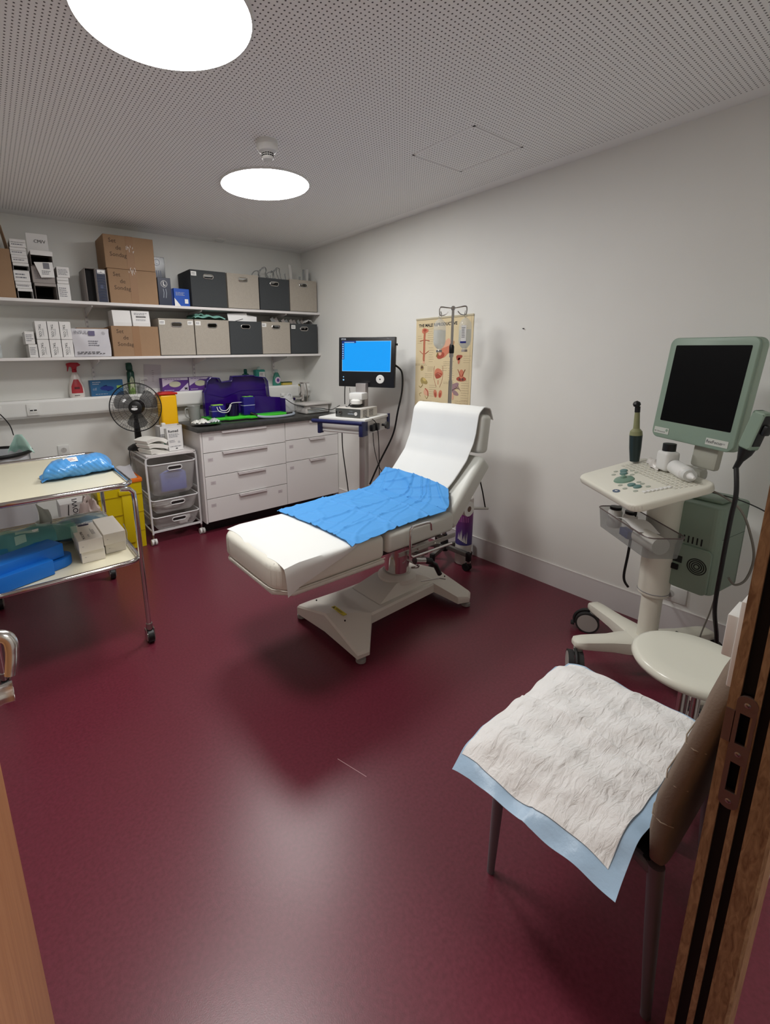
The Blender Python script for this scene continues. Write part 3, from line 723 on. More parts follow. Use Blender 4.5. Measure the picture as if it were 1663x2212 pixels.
# ================================================================== cable trunking and what stands on it
ZT = 1.207
t = thing('cable_trunking', 'long white cable trunking along the back wall', 'trunking', (0.8, YB - 0.05, 1.14))
TY = 4.165
b = MB(); yz([(TY, 1.090), (TY, ZT - .018), (TY + .006, ZT), (YB, ZT), (YB, 1.072), (TY + .012, 1.072)], XL + .002, XR - .002, M_white2, b); b.build('channel', t, smooth=False)
b = MB(); b.box((XL + .01, TY - .0015, 1.095), (XR - .01, TY, 1.182), M_white2, bev=.0006, seg=1); b.build('cover_strip', t, smooth=False)
for x in (0.255, 0.02):
    s = MB(); s.box((x - .042, TY - .010, 1.093), (x + .042, TY - .0015, 1.180), M_white2, bev=.003); s.box((x - .026, TY - .0135, 1.112), (x + .026, TY - .010, 1.152), M_white2, bev=.002)
    s.box((x - .022, TY - .0142, 1.128), (x - .003, TY - .0134, 1.137), M_dark); s.box((x + .003, TY - .0142, 1.128), (x + .022, TY - .0134, 1.137), M_dark)
    s.build('data_socket', t)
# wall sockets
def wall_socket(c, ax, label, w=.082, h=.082, n=1):
    t = thing('wall_socket', label, 'wall socket', c, 'white wall sockets'); M = ax
    b = MB(); b.box((-w/2, -h/2, 0), (w/2, h/2, .010), M_white2, bev=.003, M=M); b.build('plate', t)
    b = MB(); b.lathe([(.021, .0102), (.0205, .011), (.019, .0062), (0, .006)], mat('socket_recess', (190, 188, 184), .5), n=24, M=M)
    b.cyl((-.0095, 0, .006), (-.0095, 0, .0072), .0026, M_dark, n=10, M=M); b.cyl((.0095, 0, .006), (.0095, 0, .0072), .0026, M_dark, n=10, M=M); b.cyl((0, .010, .006), (0, .010, .0125), .0024, M_steel, n=10, M=M)
    b.build('socket_inset', t)
wall_socket((0.425, YB, 0.785), FRONT(0.425, YB, 0.785), 'white socket low on the back wall above the cream trolley')
MR = frame((XR, 0.735, 0.225), (0, -1, 0), (0, 0, 1))
wall_socket((XR, 0.735, 0.225), MR, 'white double socket on the right wall behind the ultrasound cart', .15, .085)
# light switch on the door wall, seen edge on
t = thing('light_switch', 'white light switch box on the door wall, seen edge on', 'light switch', (1.02, YF, 0.99))
b = MB(); b.box((0.975, YF, 0.915), (1.065, YF + .022, 1.08), M_white2, bev=.002); b.build('back_box', t)
b = MB(); b.box((0.985, YF + .022, 0.965), (1.055, YF + .038, 1.045), M_white2, bev=.002); b.build('rocker', t)
# nail
b = MB(); b.cyl((XR, 1.70, 1.646), (XR - .012, 1.70, 1.646), .0035, M_ink, n=10); tag(b.build('nail'), 'small dark nail in the bare right wall', 'nail')

# red and white spray bottle
def spray(x, y, z, label):
    t = thing('spray_bottle', label, 'spray bottle', (x, y, z))
    b = MB(); Mb = mat('white_bottle', (225, 218, 212), .3)
    b.lathe([(0.050, 0), (.056, .008), (.057, .06), (.052, .10), (.038, .145), (.024, .185), (.017, .20), (.015, .215), (0, .216)], Mb, (x, y, z), 32, sy=.55); b.build('bottle', t)
    b = MB(); Mr = mat('red_label', (178, 50, 58), .4)
    def lab(u, v):
        a = math.radians(-90 + 62*(u-.5)*2); zz = .034 + .108*v; r = .0575 if zz < .06 else (.0575 - (zz-.06)*.125 if zz < .10 else .0525 - (zz-.10)*.311)
        k = 1 - .45*max(0, v-.5)/.5
        a = math.radians(-90 + 44*(u-.5)*2*k); return (x + (r+.0006)*math.cos(a), y + (r+.0006)*math.sin(a)*.55, z + zz)
    b.sheet(lab, 14, 8, Mr, .0004)
    b.sheet(lambda u, v: Vector(lab(.28 + .44*u, .30 + .15*v)) + Vector((0, -.001, 0)), 6, 2, mat('dark_red_print', (88, 20, 28), .5), .0003); squiggle(b, FRONT(x + .002, y - .0316, z + .016), .05, .012, 1, M_ink, 1); b.build('front_label', t)
    b = MB(); Mr2 = mat('red_trigger_plastic', (176, 24, 44), .35)
    b.lathe([(.0165, .197), (.0175, .200), (.0175, .216), (.014, .221)], Mr2, (x, y, z), 20)
    pr = [(-.052, .258), (-.050, .268), (-.02, .274), (.030, .272), (.048, .255), (.040, .248), (.020, .240), (.016, .22), (-.016, .22), (-.018, .238), (-.034, .242), (-.040, .225), (-.046, .205), (-.050, .206), (-.047, .24)]
    b.prism(pr, -.011, .011, Mr2, M=T(x, y, z) @ RX(90), bev=.002); b.build('trigger_head', t)
spray(0.572, 4.213, ZT, 'white spray bottle with red trigger head and red label on the trunking')
# blue glove box
def carton3(x0, x1, h, d, mt, label, cat, z=ZT, y0=4.185, nm='glove_carton', grp=None, M=None):
    t = thing(nm, label, cat, ((x0+x1)/2, y0 + d/2, z), grp); b = MB(); b.box((x0, y0, z), (x1, y0 + d, z + h), mt, bev=.0015, seg=1); return t, b
M_bluebox = mat('petrol_blue_card', (44, 98, 142), .45)
t, b = carton3(0.668, 0.915, .128, .072, M_bluebox, 'petrol blue glove carton with a blue glove picture on the trunking', 'glove box')
b.sheet(lambda u, v: (0.79 + .052*(2*u-1)*math.sqrt(max(0, 1-(2*v-1)**2)) , 4.1845, ZT + .062 + .020*(2*v-1) + .006*math.sin(6*u)), 10, 8, mat('glove_blue', (26, 48, 128), .5))
b.box((.865, 4.1843, ZT+.06), (.905, 4.185, ZT+.08), mat('lime_print', (150, 190, 90), .5)); squiggle(b, FRONT(.715, 4.1847, ZT+.105), .06, .03, 2, M_lring, 2); squiggle(b, FRONT(.76, 4.1847, ZT+.016), .12, .01, 1, M_lring, 3); b.text('cd', .03, FRONT(.697, 4.1845, ZT+.058), M_lring)
b.build('box_body', t, smooth=False)
# dark green bottle
t = thing('green_bottle', 'dark green bottle with a yellow and white label behind the fan', 'bottle', (0.99, 4.215, ZT))
Mg = mat('dark_green_plastic', (14, 66, 52), .3); Mgl = mat('green_label', (120, 150, 80), .5)
b = MB(); b.lathe([(.026, 0), (.029, .01), (.029, .12), (.027, .17), (.020, .20)], Mgl, (0.99, 4.215, ZT), 24)
b.sheet(lambda u, v: (0.99 + .0296*math.cos(math.radians(-125+70*u)), 4.215 + .0296*math.sin(math.radians(-125+70*u)), ZT + .03 + .03*math.sin(3*u) + .09*v), 10, 8, mat('cream_label', (208, 214, 180), .5), .0003); b.build('bottle', t)
b = MB(); b.lathe([(.0205, .195), (.026, .205), (.027, .235), (.020, .262), (0, .265)], Mg, (0.985, 4.215, ZT), 20); b.lathe([(.0298, .10), (.0298, .18), (.022, .198)], Mg, (0.99, 4.215, ZT), 20); b.box((.960, 4.20, ZT+.238), (.985, 4.23, ZT+.262), Mg, bev=.004); b.build('cap', t)
# clear pump bottle
t = thing('pump_bottle', 'clear pump bottle behind the top of the fan', 'bottle', (1.065, 4.215, ZT))
c = (1.065, 4.215, ZT)
b = MB(); b.lathe([(.026, 0), (.028, .006), (.028, .055), (.020, .075), (.011, .082), (.011, .088)], M_clearg, c, 22); b.build('bottle', t)
b = MB(); b.lathe([(.012, .086), (.013, .10), (.006, .104), (.005, .128)], M_white2, c, 16); b.tube([(c[0]-.01, c[1], ZT+.131), (c[0]+.055, c[1], ZT+.131), (c[0]+.058, c[1], ZT+.122)], .0045, M_white2, 8); b.build('pump_head', t)
# paper on the wall
b = MB(); Mq = T(1.185, YB - .0025, 1.345) @ RY(4)
b.box((-.075, 0, -.10), (.072, .001, .105), mat('thin_notice_paper', (206, 202, 206), .7), M=Mq)
for k in range(6): b.box((-.008, -.0004, .05 - .018*k), (.008 + .004*(k % 2), .0002, .053 - .018*k), M_inkg, M=Mq)
tag(b.build('paper_notice', smooth=False), 'white sheet of notes taped to the back wall above the purple glove boxes', 'paper')
# purple glove cartons
M_pur = mat('purple_print', (92, 52, 134), .45); M_lil = mat('lilac_card', (206, 196, 214), .45)
for k, (x0, x1, lab) in enumerate(((1.236, 1.472, 'lilac and purple glove carton with an M, left of the second one'), (1.476, 1.70, 'lilac and purple glove carton half hidden behind the purple case'))):
    t, b = carton3(x0, x1, .122, .074, M_pur, lab, 'glove box', grp='purple glove cartons')
    xm = (x0+x1)/2
    b.add([(x0+.003, 4.1842, ZT+.119), (x1-.09, 4.1842, ZT+.119), (x0+.003, 4.1842, ZT+.045)], [(0, 2, 1)], M_lil)
    b.add([(x1-.003, 4.1842, ZT+.003), (x1-.003, 4.1842, ZT+.075), (x1-.09, 4.1842, ZT+.003)], [(0, 1, 2)], M_lil)
    b.box((x0+.004, 4.184, ZT+.1), (x1-.004, 4.1846, ZT+.12), M_lil)
    b.sheet(lambda u, v: (xm - .005 + .052*math.cos(2*PI*u)*v, 4.1835, ZT + .066 + .026*math.sin(2*PI*u)*v), 24, 3, mat('glove_cream', (196, 196, 170), .5))
    b.text('M', .034, FRONT(x1-.026, 4.1838, ZT+.022), M_ink, bold=.04); squiggle(b, FRONT(xm-.02, 4.1838, ZT+.110), .15, .01, 1, M_pur, k); squiggle(b, FRONT(x0+.06, 4.1838, ZT+.014), .09, .012, 1, M_lil, k)
    b.build('box_body', t, smooth=False)
# bottles right part
t = thing('green_bottle', 'dark green flat bottle behind the purple case', 'bottle', (2.06, 4.215, ZT)); c = (2.06, 4.215, ZT); Mt = mat('teal_dark', (18, 86, 78), .3)
b = MB(); b.lathe([(.040, 0), (.042, .01), (.042, .11), (.034, .128), (.014, .138)], Mt, c, 24, sy=.6); b.build('bottle', t); b = MB(); b.lathe([(.0145, .138), (.017, .143), (.017, .172), (.010, .178), (0, .178)], Mt, c, 18); b.build('cap', t)
t = thing('disinfectant_bottle', 'square teal disinfectant bottle with a white label on the trunking', 'bottle', (2.205, 4.21, ZT)); Mt2 = mat('teal_clear', (44, 150, 136), .25)
b = MB(); b.box((2.155, 4.178, ZT), (2.262, 4.242, ZT+.168), Mt2, bev=.012, seg=3); b.build('bottle', t)
b = MB(); b.box((2.192, 4.1775, ZT+.02), (2.255, 4.1785, ZT+.145), M_label); squiggle(b, FRONT(2.223, 4.1773, ZT+.10), .045, .07, 6, M_inkg, 3); b.build('front_label', t, smooth=False)
b = MB(); b.lathe([(.022, .167), (.022, .176), (.016, .178), (.015, .19), (.008, .197), (0, .197)], mat('pale_cap', (190, 214, 208), .4), (2.205, 4.21, ZT), 18); b.build('cap', t)
t = thing('soap_bottle', 'small clear soap bottle with a pink label next to the sponge', 'bottle', (2.405, 4.21, ZT)); c = (2.405, 4.21, ZT)
b = MB(); b.lathe([(.046, 0), (.048, .012), (.047, .05), (.040, .085), (.026, .12), (.015, .135)], film('green_soap', (70, 160, 140), .6, .2), c, 26, sy=.6); b.build('bottle', t)
b = MB(); b.lathe([(.016, .133), (.017, .158), (.010, .165), (0, .165)], film('clear_cap', (215, 225, 225), .6), c, 16); b.build('cap', t)
b = MB(); b.sheet(lambda u, v: (c[0] + .032*math.cos(2*PI*u)*v, c[1] - .0300 + .004*v*abs(math.cos(2*PI*u)), ZT + .055 + .034*math.sin(2*PI*u)*v), 22, 3, mat('pink_label', (206, 190, 208), .5)); b.sheet(lambda u, v: (c[0] + .016*math.cos(2*PI*u)*v, c[1] - .0308, ZT + .055 + .018*math.sin(2*PI*u)*v), 16, 2, M_pur); b.build('front_label', t)
t = thing('sponge', 'yellow and green kitchen sponge lying on the trunking by the tap', 'sponge', (2.52, 4.215, ZT))
b = MB(); b.box((2.462, 4.18, ZT), (2.575, 4.245, ZT+.024), mat('sponge_yellow', (196, 176, 84), .9, bump=.6, bscale=300), bev=.004); b.build('foam', t)
b = MB(); b.box((2.462, 4.18, ZT+.0241), (2.575, 4.245, ZT+.033), mat('scourer_green', (54, 70, 42), .95, bump=.8, bscale=400), bev=.003); b.build('scouring_pad', t)

# ================================================================== base cabinets and worktop
M_cab = mat('cabinet_front', (232, 230, 228), .5)
M_gapd = mat('cabinet_gap', (70, 64, 64), .8)
def front(x0, x1, z0, z1, hx0, hx1, parent, tags, top=True, first=False):
    b = MB(); b.box((x0 + .0015, 3.668, z0 + .0015), (x1 - .0015, 3.686, z1 - .0015), M_cab, bev=.001, seg=1)
    d = b.build('drawer', parent, smooth=False)
    b = MB(); zt = z1 - .0015
    yz([(3.668, zt), (3.650, zt), (3.650, zt - .0015), (3.6665, zt - .0015)], hx0, hx1, M_white, b)
    b.add([(hx0, 3.650, zt - .0015), (hx1, 3.650, zt - .0015), (hx1 - .001, 3.6495, zt - .021), (hx0 + .008, 3.6495, zt - .021), (hx0, 3.652, zt - .0015), (hx1, 3.652, zt - .0015), (hx1 - .001, 3.6515, zt - .021), (hx0 + .008, 3.6515, zt - .021)],
          [(0,3,2,1),(4,5,6,7),(0,1,5,4),(1,2,6,5),(2,3,7,6),(3,0,4,7)], M_white if first else mat('handle_grey', (214, 208, 208), .35))
    b.build('handle', d, smooth=False)
    for tx in tags:
        b = MB(); b.box((tx, 3.6668, z1 - .075), (tx + .045, 3.6678, z1 - .045), mat('tag_paper', (206, 198, 200), .6)); squiggle(b, FRONT(tx + .022, 3.6668, z1 - .06), .03, .016, 2, mat('faint_ink', (168, 160, 162), .6), int(tx*100)); b.build('paper_label', d, smooth=False)
def carcass(x0, x1, label):
    t = thing('drawer_cabinet', label, 'cabinet', ((x0+x1)/2, 3.95, .1), 'white base cabinets')
    b = MB(); b.box((x0, 3.688, .10), (x1, 4.16, .897), M_white); b.build('body', t, smooth=False)
    b = MB(); b.box((x0 + .003, 3.76, 0), (x1 - .003, 3.775, .098), M_black); b.build('plinth', t, smooth=False)
    return t
t = carcass(1.362, 2.160, 'white base cabinet with four wide drawers, left of the narrow one')
b = MB(); b.box((1.345, 3.665, .10), (1.3605, 4.16, .897), M_white); b.build('side_panel', t, smooth=False)
for (z0, z1, h0, h1, tg) in ((.718, .897, 1.53, 1.96, [1.42]), (.514, .715, 1.53, 1.96, [1.40]), (.315, .511, 1.66, 1.935, [1.41]), (.105, .312, 1.66, 1.935, [1.40, 2.06])):
    front(1.364, 2.160, z0, z1, h0, h1, t, tg)
t = carcass(2.163, XR - .004, 'white base cabinet with narrow drawers at the right wall')
for (z0, z1, h0, h1, tg) in ((.728, .897, 2.42, 2.58, []), (.520, .725, 2.42, 2.60, [2.20]), (.105, .517, 2.42, 2.60, [2.20])):
    front(2.163, XR - .006, z0, z1, h0, h1, t, tg)
M_top = mat('dark_slate_laminate', (62, 62, 60), .35, bump=.15, bscale=90, var=.18, vscale=30)
ZW = .937
t = thing('worktop', 'dark slate grey worktop over the white cabinets', 'worktop', (2.0, 3.9, .9)); b = MB(); b.box((1.318, 3.640, .899), (XR - .003, 4.163, ZW), M_top, bev=.003, seg=2); b.build('top', t)
# ---- tap
t = thing('tap', 'chrome mixer tap at the right end of the worktop', 'tap', (2.62, 4.07, ZW)); c = (2.62, 4.07)
b = MB(); b.cyl((c[0], c[1], ZW), (c[0], c[1], ZW + .20), .022, M_chrome); b.box((c[0] - .030, c[1] - .024, ZW + .165), (c[0] + .022, c[1] + .024, ZW + .285), M_chrome, bev=.008); b.build('body', t)
b = MB(); b.tube([(c[0], c[1], ZW + .14), (c[0] - .06, c[1] - .05, ZW + .135), (c[0] - .17, c[1] - .12, ZW + .145)], .014, M_chrome, 12); b.build('spout', t)
b = MB(); b.box((c[0] - .02, c[1] - .01, ZW + .285), (c[0] + .085, c[1] + .012, ZW + .297), M_chrome, bev=.004, M=T(*c, 0) @ RZ(-12) @ T(-c[0], -c[1], 0)); b.tube([(c[0]+.05, c[1], ZW+.29), (c[0]+.065, c[1]-.005, ZW+.2), (c[0]+.055, c[1]-.01, ZW+.07)], .006, M_chrome, 8); b.build('lever', t)
# ---- white lidded plastic tub next to the sink
M_tub = mat('milky_tub', (206, 202, 198), .3)
t = thing('plastic_tub', 'milky white lidded plastic tub at the right end of the worktop', 'tub', (2.60, 3.86, ZW))
b = MB(); b.box((2.475, 3.78, ZW + .001), (2.755, 3.97, ZW + .085), M_tub, bev=.014, seg=3); b.build('tub_body', t); b = MB(); b.box((2.455, 3.76, ZW + .085), (2.772, 3.99, ZW + .104), M_tub, bev=.006); b.build('lid', t)
b = MB(); b.box((2.50, 3.772, ZW + .012), (2.70, 3.779, ZW + .05), M_clear); b.tube([(2.49, 3.775, ZW+.05), (2.60, 3.75, ZW+.04), (2.70, 3.74, ZW+.02)], .004, M_steel, 8); tag(b.build('instrument_pouch'), 'clear pouch with a thin steel instrument in front of the plastic tub', 'pouch')
# ---- white jerrican
t = thing('jerrican', 'translucent white jerrican behind the right end of the purple case', 'jerrican', (2.42, 3.96, ZW)); c = (2.40, 4.03, ZW)
Mj = mat('milky_jerrican', (205, 206, 206), .35)
b = MB(); b.box((-.085, -.06, 0), (.085, .06, .145), Mj, bev=.028, seg=4, M=T(*c)); b.lathe([(.075, .12), (.065, .155), (.035, .175), (.022, .18)], Mj, c, 26, sy=.8); b.build('can_body', t)
b = MB(); b.lathe([(.024, .176), (.025, .18), (.025, .20), (.018, .204), (0, .204)], M_white2, (c[0]-.035, c[1], ZW), 18); b.build('cap', t)
b = MB(); b.tube([(c[0]+.0, c[1]-.02, ZW+.165), (c[0]+.02, c[1]-.02, ZW+.195), (c[0]+.05, c[1]-.02, ZW+.185), (c[0]+.06, c[1]-.02, ZW+.15)], .009, Mj, 8, sub=3); b.build('handle', t)
b = MB(); b.tube([(2.33, 3.92, ZW+.155), (2.40, 3.88, ZW+.10), (2.50, 3.80, ZW+.065), (2.62, 3.72, ZW+.055), (2.66, 3.62, ZW+.045), (2.60, 3.40, 1.045)], .0035, M_black, 8, sub=6)
tag(b.build('cable'), 'thin black cable running from the jerrican to the endoscopy cart', 'cable')
# ---- measuring jug
t = thing('measuring_jug', 'clear plastic measuring jug left of the first purple pump', 'jug', (1.47, 4.08, ZW)); c = (1.465, 4.08, ZW)
Mjg = film('clear_jug', (186, 188, 184), .50, .15)
b = MB(); b.lathe([(0, .003), (.047, .003), (.056, .135), (.060, .142), (.058, .142), (.054, .135), (.045, .006), (0, .006)], Mjg, c, 28); b.build('jug_body', t)
b = MB(); b.tube([(c[0]-.052, c[1]-.01, ZW+.125), (c[0]-.085, c[1]-.02, ZW+.12), (c[0]-.085, c[1]-.02, ZW+.06), (c[0]-.050, c[1]-.01, ZW+.035)], .006, Mjg, 8, sub=4); b.build('handle', t)

# ================================================================== the purple case and its green tray
M_vio = film('violet_clear', (50, 18, 116), .80, .12); M_vio2 = mat('violet_plastic', (46, 22, 120), .15); M_lime = mat('lime_plastic', (70, 208, 52), .35)
M_navyp = mat('indigo_pump', (34, 28, 118), .2); M_limec = mat('lime_cap', (166, 224, 80), .4)
t = thing('instrument_case', 'open violet clear plastic case with a bright green tray on the worktop', 'case', (1.9, 4.0, ZW))
b = MB()
poly = [(1.53, 3.905), (1.56, 3.865), (1.66, 3.865), (1.69, 3.835), (1.86, 3.835), (1.89, 3.80), (2.26, 3.80), (2.285, 3.83), (2.285, 4.10), (1.53, 4.10)]
b.prism(poly, ZW + .001, ZW + .012, M_black, bev=.002); b.prism([(x*1.0, y) for x, y in poly], ZW + .013, ZW + .038, M_lime, bev=.006, seg=2)
b.build('green_tray', t)
b = MB()
lid = [(1.55, .02), (2.27, .02), (2.285, .13), (2.205, .19), (2.195, .335), (2.17, .372), (2.06, .385), (2.045, .395), (1.83, .395), (1.82, .355), (1.72, .345), (1.70, .385), (1.62, .392), (1.585, .36), (1.575, .30), (1.55, .26)]
b.prism([(x, z) for x, z in lid], -.003, .003, M_vio, M=T(0, 4.075, ZW) @ RX(90), bev=.0015, seg=1)
n = len(lid)
for i in range(n):
    a, c_ = lid[i], lid[(i+1) % n]
    b.add([(a[0], 4.072, ZW+a[1]), (c_[0], 4.072, ZW+c_[1]), (c_[0], 4.02, ZW+c_[1]*.985), (a[0], 4.02, ZW+a[1]*.985)], [(0, 1, 2, 3)], M_vio)
b.tube([(x, 4.018, ZW + z*.985) for x, z in lid], .0035, M_vio2, 6, closed=True)
b.tube([(1.60, 4.07, ZW+.24), (1.75, 4.069, ZW+.20), (1.92, 4.069, ZW+.25), (2.18, 4.07, ZW+.25)], .002, M_vio2, 6)
b.build('violet_lid', t, ang=40)
b = MB(); b.prism([(1.98, .038), (2.27, .038), (2.275, .175), (2.0, .205)], -.002, .002, M_vio, M=T(0, 3.93, ZW) @ RX(90)); b.prism([(2.275, 3.83), (2.275, 4.06), (2.272, 4.06), (2.272, 3.83)], ZW+.038, ZW+.17, M_vio); b.build('violet_insert', t, ang=40)
def pump(x, y, w, d, h, label, lime_flat):
    t = thing('pump_unit', label, 'pump', (x, y, ZW + .039), 'indigo pump units')
    z0 = ZW + .0395
    b = MB(); b.box((x - w/2, y - d/2, z0), (x + w/2, y + d/2, z0 + h), M_navyp, bev=.010, seg=3); b.build('housing', t)
    b = MB(); b.prism(rrect(w + .002, d + .002, .011), z0 + h*.53, z0 + h*.57, mat('pale_band', (170, 176, 200), .4), M=T(x, y, 0)); b.build('band', t)
    b = MB(); b.box((x - w*.36, y - d*.4, z0 + h), (x + w*.40, y + d*.4, z0 + h + .007), M_limec if lime_flat else mat('green_lid', (120, 190, 90), .4), bev=.003); b.build('lid', t)
    if not lime_flat:
        b = MB(); b.cyl((x, y, z0+h+.007), (x, y, z0+h+.009), .014, M_black, n=16); b.build('knob', t)
pump(1.62, 3.93, .125, .08, .105, 'squat indigo pump with a lime lid at the left of the green tray', True)
pump(1.905, 3.89, .115, .08, .165, 'taller indigo pump with a green lid in the middle of the green tray', False)
t = thing('pump_reservoir', 'very dark violet cup between the two indigo pumps', 'cup', (1.77, 3.95, ZW+.039)); b = MB(); b.lathe([(.05, 0), (.055, .005), (.058, .11), (.055, .112), (.05, .012), (0, .01)], mat('dark_violet', (20, 8, 52), .15), (1.77, 3.93, ZW+.039), 28); b.build('cup', t)
b = MB()
b.tube([(1.60, 3.88, ZW+.135), (1.61, 3.865, ZW+.10), (1.65, 3.85, ZW+.085), (1.70, 3.86, ZW+.09), (1.735, 3.88, ZW+.14), (1.76, 3.90, ZW+.158), (1.86, 3.90, ZW+.158)], .0035, M_white2, 8, sub=5)
b.tube([(1.625, 3.88, ZW+.135), (1.63, 3.86, ZW+.11), (1.665, 3.85, ZW+.10), (1.70, 3.86, ZW+.115), (1.73, 3.88, ZW+.15)], .0035, M_white2, 8, sub=5)
tag(b.build('white_tube'), 'thin white tubes joining the two indigo pumps', 'tube')
t = thing('suction_tube', 'clear ribbed hose lying in front of the green tray', 'hose', (2.1, 3.80, ZW))
b = MB(); b.tube([(1.945, 3.815, ZW+.035), (2.0, 3.79, ZW+.020), (2.10, 3.76, ZW+.014), (2.22, 3.755, ZW+.014), (2.34, 3.80, ZW+.014), (2.38, 3.86, ZW+.02)], .0125, mat('milky_hose', (170, 182, 194), .3), 12, sub=6); b.build('hose', t)
b = MB(); b.tube([(1.90, 3.835, ZW+.06), (1.92, 3.825, ZW+.05), (1.955, 3.808, ZW+.032)], .014, M_black, 12); b.build('connector', t)
# dish with crumpled wrappers at the left end
t = thing('dish', 'shallow metal dish with crumpled wrappers at the left end of the worktop', 'dish', (1.46, 3.80, ZW)); c = (1.455, 3.785, ZW)
b = MB(); b.lathe([(0, .002), (.08, .002), (.125, .016), (.130, .018), (.127, .019), (.08, .005), (0, .005)], M_steel, c, 32, sy=.85); b.build('bowl', t)
Mw = mat('wrapper_white', (222, 222, 216), .35, var=.04, vscale=30)
rr = random.Random(4)
for k, (dx, dy, s, lab, mt_) in enumerate(((-.03, 0, 1.0, 'crumpled white wrapper with faint coloured print in the dish', Mw), (.075, .01, .85, 'silvery crumpled wrapper hanging over the right rim of the dish', mat('wrapper_foil', (206, 212, 214), .22, .3)), (-.075, .02, .7, 'small crumpled white tissue at the left in the dish', Mw))):
    ph = [rr.uniform(0, 6) for _ in range(6)]
    b = MB(); b.sheet(lambda u, v: (c[0] + dx + .10*s*(u-.5)*(1+.15*math.sin(9*v+ph[0])), c[1] + dy + .09*s*(v-.5)*(1+.15*math.sin(8*u+ph[1])), ZW + .017 + s*.03*max(0, math.sin(PI*u)*math.sin(PI*v)) + .009*abs(math.sin(9*u+7*v+ph[2])) + .006*abs(math.sin(17*u-11*v+ph[3]))), 20, 20, mt_, .002)
    if k == 0:
        for j in range(6): b.box((c[0]+dx-.03+.012*j, c[1]-.02+.006*(j % 3), ZW+.053), (c[0]+dx-.024+.012*j, c[1]-.012+.006*(j % 3), ZW+.054), mat('pink_print', (190, 120, 120), .6) if j % 2 else mat('green_print', (120, 160, 120), .6))
    tag(b.build('wrapper', ang=25), lab, 'wrapper', 'wrappers in the dish')
# ================================================================== white wire drawer rack
t = thing('drawer_rack', 'white rolling rack with three mesh drawers beside the base cabinet', 'drawer rack', (1.12, 3.96, 0))
x0, x1, y0, y1 = 0.918, 1.325, 3.742, 4.215
Mwire = mat('white_wire', (226, 226, 226), .35)
for (x, y) in ((x0, y0), (x1, y0), (x0, y1), (x1, y1)):
    b = MB(); sx = 1 if x == x0 else -1
    b.tube([(x + .025*sx, y, .728), (x + .006*sx, y, .722), (x, y, .70), (x, y, .40), (x, y, .085)], .0085, Mwire, 10); b.build('post', t)
    b = MB(); b.cyl((x, y, .042), (x, y, .09), .007, M_steel, n=10)
    for s_ in (-1, 1): b.cyl((x + .006*s_, y - .008, .0255), (x + .022*s_, y - .008, .0255), .0250, M_white2, n=20); 
    b.box((x - .010, y - .014, .026), (x + .010, y + .006, .052), M_white2, bev=.003); b.build('caster', t)
b = MB()
for z in (.105, .42, .725):
    b.box((x0, y0 - .006, z - .008), (x1, y0 + .006, z + .008), Mwire) if z == .105 else None
    b.box((x0 - .004, y0, z - .006), (x0 + .006, y1, z + .006), Mwire); b.box((x1 - .006, y0, z - .006), (x1 + .004, y1, z + .006), Mwire); b.box((x0, y1 - .006, z - .006), (x1, y1 + .004, z + .006), Mwire)
for z in (.665, .355, .20):
    b.box((x0 + .004, y0, z - .003), (x0 + .010, y1, z + .003), Mwire); b.box((x1 - .010, y0, z - .003), (x1 - .004, y1, z + .003), Mwire)
b.build('side_rails', t, smooth=False)
b = MB(); b.box((x0 + .004, y0 - .012, .735), (x1 - .004, y1 + .004, .750), M_white, bev=.002); b.box((x0 + .02, y0 - .014, .728), (x1 - .02, y0 + .0, .735), M_white); b.build('top_board', t, smooth=False)
def mesh_material(nm, rgb, al):
    m = film(nm, rgb, al, .6); return m
M_mesh = film('white_wire_mesh', (240, 240, 238), .36, .7)
def drawer(z, h, parent):
    ax0, ax1, ay0 = x0 + .014, x1 - .014, y0 - .028
    b = MB(); zt = z; zb = z - h; r = .03; ins = .025
    top = rrect(ax1 - ax0, y1 - ay0 - .02, .03, 4, (ax0+ax1)/2, (ay0+y1-.02)/2)
    bot = rrect(ax1 - ax0 - 2*ins, y1 - ay0 - .02 - 2*ins, .05, 4, (ax0+ax1)/2, (ay0+y1-.02)/2); n = len(top)
    mid = [( (a[0]*.12 + c[0]*.88), (a[1]*.12 + c[1]*.88)) for a, c in zip(top, bot)]
    vs = [(p[0], p[1], zt) for p in top] + [(p[0], p[1], zb + .03) for p in mid] + [(p[0]*.9+.1*(ax0+ax1)/2, p[1]*.9+.1*(ay0+y1)/2, zb) for p in bot]
    fs = [(k*n + i, k*n + (i+1) % n, (k+1)*n + (i+1) % n, (k+1)*n + i) for k in (0, 1) for i in range(n)] + [tuple(range(3*n-1, 2*n-1, -1))]
    b.add(vs, fs, M_mesh); b2 = b
    d = b.build('mesh_drawer', parent, ang=50)
    b = MB(); b.tube([(p[0], p[1], zt) for p in top], .0052, Mwire, 8, closed=True); b.build('rim', d)
    xc = (ax0+ax1)/2 + .012; zh = zt - .040
    lean = ins * .88 / (h - .03)
    b = MB(); pts = [(p[0], ay0 + (zt - p[1])*lean - .004, p[1]) for p in rrect(.115, .034, .0165, 6, xc, zh)]
    b.tube(pts, .0046, Mwire, 8, closed=True); b.add([(p[0], p[1] + .002, p[2]) for p in pts], [tuple(range(len(pts)))], mat('drawer_opening', (58, 56, 55), .8)); b.build('handle', d)
    return d
for (z, h) in ((.668, .268), (.372, .125), (.228, .125)): drawer(z, h, t)
